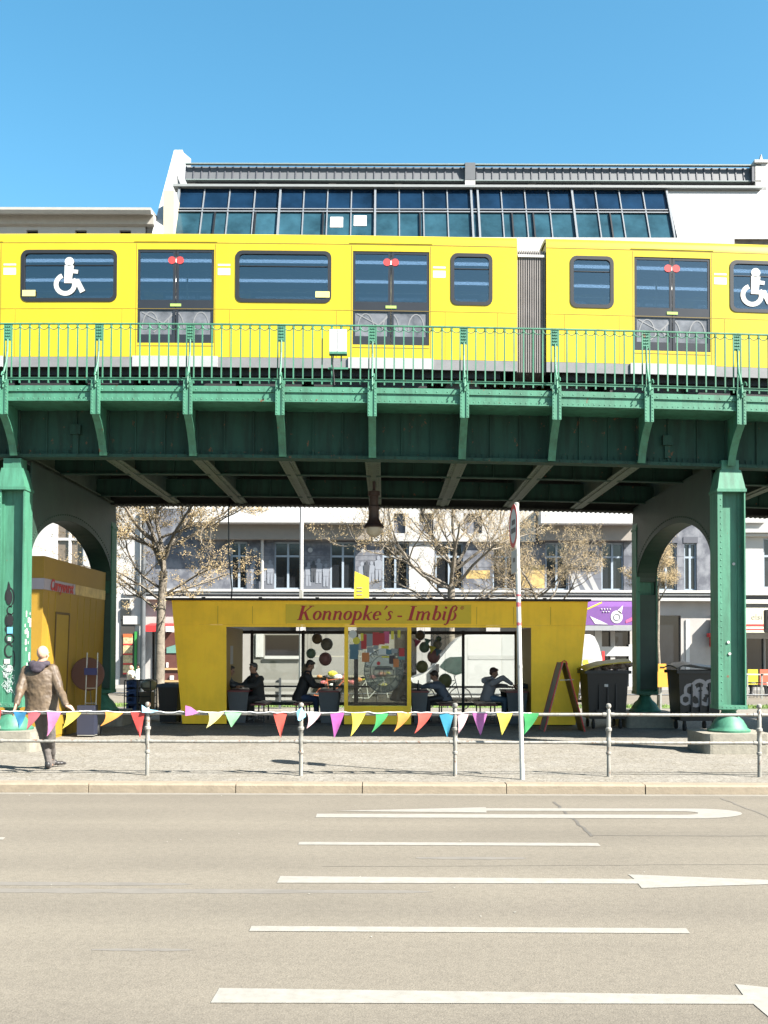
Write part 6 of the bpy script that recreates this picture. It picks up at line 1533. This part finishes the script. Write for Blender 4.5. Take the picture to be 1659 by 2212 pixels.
for k, lb_ in enumerate(("blue drink crate at the bottom of the roll cage", "blue drink crate in the middle of the roll cage stack", "blue drink crate topmost in the roll cage stack")):
    z = .155 + k * .28; b = MB(); x0_c, x1_c = xa + .03, (xa + xb_) / 2 - .04
    hsx = [(x0_c + .05, x1_c - .05, z + .16, z + .22), (x0_c + .05, x1_c - .05, z + .05, z + .12)]
    holes(b, x0_c, x1_c, z, z + .27, hsx, CY + .05, CY + .07); b.box(x0_c, x1_c, CY + .07, CY + .45, z, z + .02); b.box(x0_c, x0_c + .02, CY + .07, CY + .45, z + .02, z + .27); b.box(x1_c - .02, x1_c, CY + .07, CY + .45, z + .02, z + .27); b.box(x0_c, x1_c, CY + .43, CY + .45, z + .02, z + .27)
    tag(b.build("drink_crate", CRB, origin=((x0_c + x1_c) / 2, CY + .25, z)), lb_, "crate", "blue drink crates in the roll cage")
b = MB(); b.ball(((xa + xb_) / 2 + .2, CY + .3, .86), (.2, .2, .16), 12, 8); tag(b.build("sack", cm("cream_sack", (.50, .44, .32), var=.3), origin=((xa + xb_) / 2 + .2, CY + .3, .72), smooth=True), "cream sack lying in the right half of the roll cage", "sack")
b = MB(); b.box((xa + xb_) / 2 + .03, xb_ - .03, CY + .1, CY + .55, .155, .70); tag(b.build("cardboard_box", cm("cardboard_dark", (.14, .10, .06)), origin=(xb_ - .2, CY + .3, .155)), "dark cardboard box under the sack in the roll cage", "box")
# folded round table and hand truck by the side kiosk
p = at(190, 1458, 21.2); rt = thing("round_table", "brown round folded table leaning against the side kiosk", "table", (p.x, 21.2, .12))
b = MB(); r_ = 35 * 21.2 / F; b.lathe([(.0001, -.02), (r_, -.02), (r_ + .01, 0), (r_, .02), (.0001, .02)], tuple(p), 36, 'y'); b.build("tabletop", cm("table_brown", (.13, .055, .04), .5), rt)
b = MB(); b.tube([(p.x - .15, 21.27, .0), (p.x, 21.25, p.z - .1), (p.x + .15, 21.27, .0)], .015, 6); b.build("leg", DGREY, rt)
HY = 20.8; h0, h1 = PX(184, HY), PX(207, HY); zt3 = PZ(1412, HY)
ht = thing("hand_truck", "blue and steel hand truck loaded with a dark crate by the side kiosk", "hand truck", ((h0 + h1) / 2, HY, 0))
b = MB()
for xx in (h0, h1): b.tube([(xx, HY, .05), (xx, HY + .05, .6), (xx, HY + .15, zt3)], .014, 8)
for zz_ in (.3, .65, .95): b.tube([(h0, HY + .04, zz_), (h1, HY + .04, zz_)], .012, 6)
b.box(h0 - .05, h1 + .05, HY - .3, HY, .03, .045); b.build("frame", GALV, ht)
b = MB(); b.box(h0 - .02, h1 + .02, HY + .02, HY + .06, PZ(1460, HY), PZ(1445, HY)); b.build("cross_plate", cm("truck_blue", (.02, .03, .14)), ht)
for xx in (h0 - .06, h1 + .06): b = MB(); b.lathe([(.03, -.025), (.11, -.025), (.12, 0), (.11, .025), (.03, .025)], (xx, HY + .08, .12), 16, 'x'); b.build("wheel", RUBBER, ht)
b = MB(); b.box(h0 - .06, h1 + .06, HY - .3, HY - .02, .05, .62); cr = tag(b.build("crate", cm("crate_dark", (.02, .025, .05)), origin=((h0 + h1) / 2, HY - .15, .05)), "dark crate with a faded printed label standing on the hand truck", "crate")
b = MB()
for q in range(3): b.box(h0 - .02 + q * .09, h0 + .05 + q * .09, HY - .305, HY - .301, .46, .53)
b.build("label_print", cm("label_grey", (.35, .36, .4)), cr)
# cafe table and chairs at the right edge
for i, x in enumerate((1625, 1655)):
    cy = 40; xx = PX(x, cy); t = thing("cafe_table", ("cafe table just right of the right column" if i == 0 else "cafe table at the very right edge of the view"), "table", (xx, cy, 0), "cafe tables at the right edge")
    b = MB(); b.box(xx - .32, xx + .32, cy - .3, cy + .3, .80, .84); b.build("tabletop", cm("cafe_top", (.50, .46, .40)), t)
    for s1 in (-1, 1): b = MB(); b.box(xx + s1 * .28 - .02, xx + s1 * .28 + .02, cy - .28, cy - .24, -.12, .80); b.build("leg", GALV, t)
    b = MB(); 
for i, (x, c, lb_) in enumerate(((1622, (.55, .50, .03), "yellow cafe chair beside the right column"), (1648, (.65, .12, .06), "coral red cafe chair at the right edge"))):
    cy = 41; xx = PX(x, cy); t = thing("cafe_chair", lb_, "chair", (xx, cy, 0)); b = MB(); b.box(xx - .2, xx + .2, cy - .2, cy + .2, .40, .44); b.build("seat", cm("chair_%d" % i, c), t)
    b = MB(); b.box(xx - .2, xx + .2, cy - .22, cy - .19, .50, 1.0); b.build("backrest", MATS["chair_%d" % i], t)
    for s1 in (-1, 1):
        for s2 in (-1, 1): b = MB(); b.tube([(xx + s1*.18, cy + s2*.18, -.12), (xx + s1*.18, cy + s2*.18, .4)], .012, 5); b.build("leg", DGREY, t)
# ================================================================== people
SKIN = mat("skin", (0.60, 0.36, 0.25), 0.55, var=.08, scale=14); SKIN2 = mat("skin_tanned", (0.42, 0.22, 0.14), 0.55, var=.08)
TEX = bpy.data.textures.new("cloth_folds", 'CLOUDS'); TEX.noise_scale = 0.13; TEX.noise_depth = 2
def soft(mb, name, m, parent, vox, disp=0.0, sm=4):
    o = mb.build(name, m, parent, smooth=False)
    r = o.modifiers.new("remesh", 'REMESH'); r.mode = 'VOXEL'; r.voxel_size = vox; r.use_smooth_shade = True
    s_ = o.modifiers.new("smooth", 'SMOOTH'); s_.factor = .5; s_.iterations = sm
    if disp:
        d = o.modifiers.new("folds", 'DISPLACE'); d.texture = TEX; d.strength = disp; d.mid_level = .5; d.texture_coords = 'LOCAL'
    return o
def hand(b, w_, d, side, s=1.0, curl=.6, down=Vector((0, 0, -1))):
    """palm, four fingers of unequal length and a thumb; d = pointing direction, side = across the knuckles towards the thumb"""
    w_ = Vector(w_); d = Vector(d).normalized(); side = Vector(side).normalized(); dn = Vector(down)
    pc = w_ + d * .045 * s
    for q in (-.028, -.01, .01, .028): b.cap(w_ + side * q * .6 * s, .017 * s, w_ + d * .085 * s + side * q * s, .014 * s, 8)
    for q, L_ in ((.033, .070), (.011, .080), (-.011, .074), (-.032, .058)):
        a = w_ + d * .088 * s + side * q * s; m_ = a + (d * (1 - curl * .35) + dn * curl * .5).normalized() * L_ * .5 * s; e = m_ + (d * (1 - curl) + dn * curl * 1.2).normalized() * L_ * .5 * s
        b.cap(a, .0095 * s, m_, .009 * s, 7); b.cap(m_, .009 * s, e, .0075 * s, 7)
    a = w_ + d * .03 * s + side * .03 * s; m_ = a + (d * .6 + side * .9).normalized() * .035 * s; e = m_ + (d * .9 + side * .3 + dn * .3).normalized() * .03 * s
    b.cap(a, .013 * s, m_, .011 * s, 7); b.cap(m_, .011 * s, e, .009 * s, 7)
def head(b, c, f, s=1.0):
    """skull, jaw, nose, brow, ears; f = facing direction"""
    f = Vector(f).normalized(); l = Vector((0, 0, 1)).cross(f).normalized(); u = f.cross(l).normalized(); c = Vector(c)
    rot = Matrix((l, f, u)).transposed()
    b.ball(c + u * .015 * s - f * .008 * s, (.076 * s, .096 * s, .100 * s), 18, 12, rot)
    b.ball(c - u * .055 * s + f * .030 * s, (.055 * s, .058 * s, .062 * s), 14, 10, rot)
    b.cap(c - u * .095 * s + f * .058 * s, .024 * s, c - u * .085 * s + f * .062 * s, .022 * s)
    b.cap(c + u * .005 * s + f * .088 * s, .010 * s, c - u * .030 * s + f * .106 * s, .014 * s, 8)
    for q in (-1, 1):
        b.ball(c + l * q * .078 * s - u * .01 * s - f * .005 * s, (.010 * s, .018 * s, .030 * s), 8, 6, rot)
        b.cap(c + l * q * .045 * s + u * .020 * s + f * .076 * s, .012 * s, c + l * q * .015 * s + u * .018 * s + f * .084 * s, .010 * s, 7)
        b.ball(c + l * q * .042 * s - u * .03 * s + f * .058 * s, (.022 * s, .022 * s, .022 * s), 8, 6, rot)
    b.cap(c + l * .02 * s - u * .060 * s + f * .084 * s, .009 * s, c - l * .02 * s - u * .060 * s + f * .084 * s, .009 * s, 7)
    return l, f, u
def face_parts(c, f, t, s=1.0):
    f = Vector(f).normalized(); l = Vector((0, 0, 1)).cross(f).normalized(); u = f.cross(l).normalized(); c = Vector(c)
    b = MB()
    for q in (-1, 1): b.ball(c + l * q * .030 * s + u * .002 * s + f * .086 * s, .009 * s, 8, 6)
    b.build("eyes", cm("eye_dark", (.03, .025, .02), .2), t)
def shoe(b, an, f, s=1.0):
    an = Vector(an); f = Vector(f).normalized(); z0 = an.z - .065
    for k in range(6):
        q = -.05 + .26 * k / 5; r_ = (.040, .045, .043, .046, .048, .034)[k]; h = (.05, .055, .045, .032, .03, .022)[k]
        b.ball(Vector((an.x, an.y, 0)) + f * q * s + Vector((0, 0, z0 + h)), (r_, r_, h), 10, 7)
    b.cap(an + Vector((0, 0, .02)), .045, an - Vector((0, 0, .03)), .045)
def person(label, J, f, hf, cols, vox=.011, coat=1.0, hair=None, hood=False, disp=.012, fine=False, skin=SKIN, longcoat=False, trunkw=1.0):
    """J: joints in world space"""
    p0 = (J['LA'] + J['RA']) / 2 if 'LA' in J else J['P']
    t = thing("person", label, "person", (J['P'].x, J['P'].y, 0 if J.get('g') is None else J['g']))
    f = Vector(f).normalized(); l = Vector((0, 0, 1)).cross(f).normalized()
    H, N_, C, P_ = J['H'], J['N'], J['C'], J['P']
    # body
    b = MB(); head(b, H, hf); b.cap(H - Vector((0, 0, .07)), .055, N_, .06)
    b.cap(N_, .065, C, .12); b.cap(C + l * .06, .105, P_ + l * .05, .10); b.cap(C - l * .06, .105, P_ - l * .05, .10)
    for S in 'LR':
        sh, el, wr = J[S + 'S'], J[S + 'E'], J[S + 'W']; b.cap(N_ - Vector((0, 0, .05)), .06, sh, .055); b.cap(sh, .052, el, .038); b.cap(el, .038, wr, .026)
        d = (wr - el).normalized(); hd = J.get(S + 'D', d); sd = J.get(S + 'T', l if S == 'L' else -l); hand(b, wr, hd, sd, 1.0, J.get(S + 'C', .6))
        hp, kn, an = J[S + 'H'], J[S + 'K'], J[S + 'A']; b.cap(hp, .085, kn, .055); b.cap(kn, .053, an, .035); b.cap(an, .036, an + f * .1 - Vector((0, 0, .03)), .03)
    body = soft(b, "body", skin, t, .0065 if fine else .009, sm=2)
    face_parts(H, hf, t)
    # jacket
    g = .022 * coat; b = MB()
    b.cap(N_ - Vector((0, 0, .045)), .085 + g * .3, C, .125 + g)
    wx = .10 * trunkw + .09 + g; hm = J.get('hem') or Vector((0, 0, -.10 if longcoat else -.04))
    top_ = C + (N_ - C) * .45
    pts = [N_ - Vector((0, 0, .03)), top_ + (N_ - top_) * .35, top_, C, (C + P_) / 2, P_, P_ + hm, P_ + hm * 1.9]
    b.loft(pts, [(.07, .07), (wx * .72, .10 + g), (wx * .98, .125 + g), (wx, .135 + g), (wx * .93, .130 + g), (wx * .97, .135 + g), (wx * 1.02, .14 + g), (wx * 1.04, .14 + g)], l, f)
    for S in 'LR':
        sh, el, wr = J[S + 'S'], J[S + 'E'], J[S + 'W']; b.cap(C + (sh - C) * .45 + Vector((0, 0, .03)), .10, sh, .068 + g * .5); b.cap(sh, .066 + g * .6, el, .052 + g * .6); b.cap(el, .050 + g * .6, wr - (wr - el).normalized() * .02, .036 + g * .5)
    soft(b, "jacket", cols[0], t, vox, disp)
    b = MB()
    for S in 'LR':
        hp, kn, an = J[S + 'H'], J[S + 'K'], J[S + 'A']; b.cap(P_, .115, hp, .105); b.cap(hp, .100, kn, .072); b.cap(kn, .070, an + Vector((0, 0, .03)), .054); b.cap(an + Vector((0, 0, .03)), .056, an - Vector((0, 0, .02)), .058)
    soft(b, "trousers", cols[1], t, vox, disp * .8)
    for S in 'LR':
        b = MB(); shoe(b, J[S + 'A'], J.get(S + 'F', f)); soft(b, "shoe", cols[2], t, .009)
    if hair:
        hfv = Vector(hf).normalized(); ll = Vector((0, 0, 1)).cross(hfv).normalized(); uu = hfv.cross(ll).normalized(); rot = Matrix((ll, hfv, uu)).transposed()
        b = MB(); b.ball(H + uu * .035 - hfv * .022, (.086, .098, .094), 16, 11, rot); b.ball(H + uu * .0 - hfv * .055, (.075, .055, .085), 12, 8, rot); b.ball(H + uu * .085 + hfv * .04, (.055, .055, .03), 12, 8, rot)
        soft(b, "hair", hair, t, .008, .01)
    if hood:
        b = MB(); hm = cols[3]; c = N_ - f * .05
        for k in range(9):
            a = R(-200 + k * 220 / 8); b.ball(c + l * .105 * math.cos(a) * 1.0 + f * .075 * math.sin(a) * 1.1 + Vector((0, 0, .01 + .015 * math.sin(a))), (.05, .05, .042), 10, 7)
        b.ball(c - f * .085 - Vector((0, 0, .035)), (.12, .06, .075), 14, 9); b.ball(c - f * .11 - Vector((0, 0, .075)), (.085, .04, .05), 12, 8)
        soft(b, "hood", hm, t, .009, .018, 2)
    return t
V = Vector
# the man leaning on the barrier, seen from behind (x, y are where the joints stand at his distance)
MY = 14.86
def mp(x, y, Y=MY): return at(x, y, Y)
J = dict(H=mp(93, 1414.5), N=mp(88, 1437), C=mp(86, 1470), P=mp(92, 1533),
         LS=mp(58, 1451), LE=mp(44, 1492, 14.72), LW=mp(36, 1524, 14.5), RS=mp(114, 1449), RE=mp(129, 1492, 14.78), RW=mp(144, 1526, 14.47),
         LH=mp(86, 1538), LK=mp(96, 1597, 15.05), LA=mp(106, 1648, 15.1), RH=mp(104, 1538), RK=mp(110, 1598, 15.0), RA=mp(112, 1645, 15.35), hem=V((-.0, -.01, -.035)))
J['LA'].z = .085; J['RA'].z = .085
J['LD'] = V((-.3, -.1, -1)); J['RD'] = V((.75, -.1, -.35)); J['LT'] = V((0, 1, .2)); J['RT'] = V((-.1, 1, .3)); J['RC'] = .9; J['LC'] = .5
J['LF'] = V((-.15, 1, 0)); J['RF'] = V((.75, .8, 0))
JK = mat("waxed_jacket_brown", (0.075, 0.050, 0.030), .6, col2=(0.18, 0.125, 0.072), thr=(.35, .7), scale=6, bump=.4, bscale=14)
mn = person("bald man in a brown jacket leaning on the barrier at left, seen from behind", J, (0.05, 1, 0), (.25, 1, -.05),
       [JK, mat("trousers_grey_brown", (0.125, 0.11, 0.10), .85, var=.2, scale=8, bump=.3, bscale=20), mat("black_shoe", (0.03, 0.028, 0.028), .5), mat("hood_dark_plum", (0.045, 0.035, 0.05), .9, var=.3, scale=12)], vox=.009, coat=1.25, hood=True, disp=.03, fine=True, trunkw=1.35)
mn['category'] = "man"
# seated diners
def seated(label, x, ytop, s, cols, hair=None, Y=None, lean=.10, hand_z=.80, skin=SKIN2, arm=None, hood=False, zseat=.47, turn=0.0, big=1.0, hdown=-.25):
    Y = Y or TBY + .65; X = PX(x, Y, 1500); zt_h = PZ(ytop, Y); f = V((s, -turn, 0)).normalized(); l = V((0, 0, 1)).cross(f)
    hz = zt_h - .115; base = V((X, Y, 0)); P_ = base + V((0, 0, zseat + .13)); sh_z = hz - .28
    N_ = base + f * (lean + .02) + V((0, 0, hz - .14)); C = base + f * lean * .7 + V((0, 0, (sh_z + P_.z) / 2 + .10))
    J = dict(H=base + f * (lean + .07) + V((0, 0, hz)), N=N_, C=C, P=P_)
    for S, q in (('L', 1), ('R', -1)):
        J[S + 'S'] = base + f * lean + l * q * .17 * big + V((0, 0, sh_z + .02)); J[S + 'E'] = base + f * (lean + .17) + l * q * .24 + V((0, 0, .88)); J[S + 'W'] = base + f * (lean + .40) + l * q * .10 + V((0, 0, hand_z + .07))
        J[S + 'H'] = P_ + l * q * .10; J[S + 'K'] = base + f * .42 + l * q * .13 + V((0, 0, zseat + .08)); J[S + 'A'] = base + f * .42 + l * q * .13 + V((0, 0, .115))
    if arm: 
        J['RE'] = base + f * arm[0] + l * -.2 + V((0, 0, arm[1])); J['RW'] = base + f * arm[2] + l * -.16 + V((0, 0, arm[3]))
    J['g'] = .03
    return person(label, J, f, (f.x, f.y, hdown), cols, vox=.013, coat=big, hair=hair, hood=hood, disp=.018, skin=skin)
DK = cm("coat_black", (.018, .018, .02), .8); JN = cm("jeans_navy", (.03, .05, .11), .85); BS = cm("shoe_grey", (.2, .2, .2)); HB = cm("hair_dark", (.02, .014, .01)); HG = cm("hair_greying", (.07, .06, .055))
seated("diner in an open dark coat facing the leftmost table", 557, 1433, -1, [cm("coat_charcoal", (.03, .03, .028), .85), DK, BS], HG, lean=.06, turn=.9, big=1.25, hdown=-.1)
seated("dark haired person half hidden behind the pavilion's left wall", 486, 1439, 1, [cm("shirt_dark", (.04, .045, .05)), DK, BS], HB, lean=.06)
seated("man in a black jacket and navy jeans bent over his food", 646, 1427, 1, [DK, JN, BS], HB, lean=.20, big=1.25, hdown=-.5)
seated("diner in an olive grey jacket behind the centre window pane", 858, 1431, 1, [cm("jacket_olive_grey", (.13, .12, .095)), DK, BS], HB, lean=.18, big=1.3, hdown=-.3)
seated("boy in a grey blue shirt leaning to the table right of the centre window", 963, 1449, -1, [cm("shirt_grey_blue", (.13, .15, .19), .85), cm("trousers_black", (.02, .02, .024)), BS], cm("hair_brown", (.035, .018, .01)), lean=.20, hdown=-.45, hand_z=.78)
seated("man in a pale grey hooded top reaching to the right table", 1052, 1442, 1, [cm("hoodie_grey", (.30, .28, .29), .9), cm("jeans_blue", (.09, .15, .22)), BS, cm("hoodie_grey", (.30, .28, .29))], cm("hair_reddish", (.06, .02, .012)), lean=.10, hood=True, arm=(.36, 1.08, .58, .93), big=1.15)
seated("person in dark clothes facing left inside the right wall", 1162, 1440, -1, [DK, DK, BS], cm("hair_auburn", (.05, .015, .01)), lean=.08)
def standing(label, x, ytop, Y, z0, cols, f, hair=None, hair_m=None):
    p = at(x, ytop, Y); Hh = p.z - z0; k = Hh / 1.76; b_ = V((p.x, Y, z0)); f = V(f).normalized(); l = V((0, 0, 1)).cross(f)
    J = dict(H=b_ + V((0, 0, 1.65 * k)), N=b_ + V((0, 0, 1.49 * k)), C=b_ + V((0, 0, 1.28 * k)), P=b_ + V((0, 0, .97 * k)), g=z0)
    for S, q in (('L', 1), ('R', -1)):
        J[S+'S'] = b_ + l*q*.18*k + V((0,0,1.40*k)); J[S+'E'] = b_ + l*q*.23*k + f*.04 + V((0,0,1.12*k)); J[S+'W'] = b_ + l*q*.17*k + f*.22*k + V((0,0,1.02*k)); J[S+'H'] = b_ + l*q*.09*k + V((0,0,.92*k)); J[S+'K'] = b_ + l*q*.10*k + V((0,0,.50*k)); J[S+'A'] = b_ + l*q*.10*k + V((0,0,.09))
    return person(label, J, f, tuple(f), cols, vox=.016, hair=hair, disp=.015)
WS = cm("shirt_white", (.72, .70, .64))
standing("person in a white top by the menu boards at far left", 301, 1437, 41, -.12, [WS, JN, BS], (-1, .3, 0), HB)
standing("bald person in a cream top beside the menu boards", 284, 1441, 41.5, -.12, [cm("top_cream", (.62, .52, .36)), DK, BS], (1, -.4, 0))
standing("cafe guest in a white shirt at the far right edge", 1656, 1453, 42, -.12, [WS, DK, BS], (-1, 0, 0), HB)
standing("cafe guest in a dark top just right of the right column", 1623, 1452, 43, -.12, [cm("top_navy", (.03, .04, .08)), DK, BS], (1, -.3, 0), cm("hair_auburn", (.05, .015, .01)))
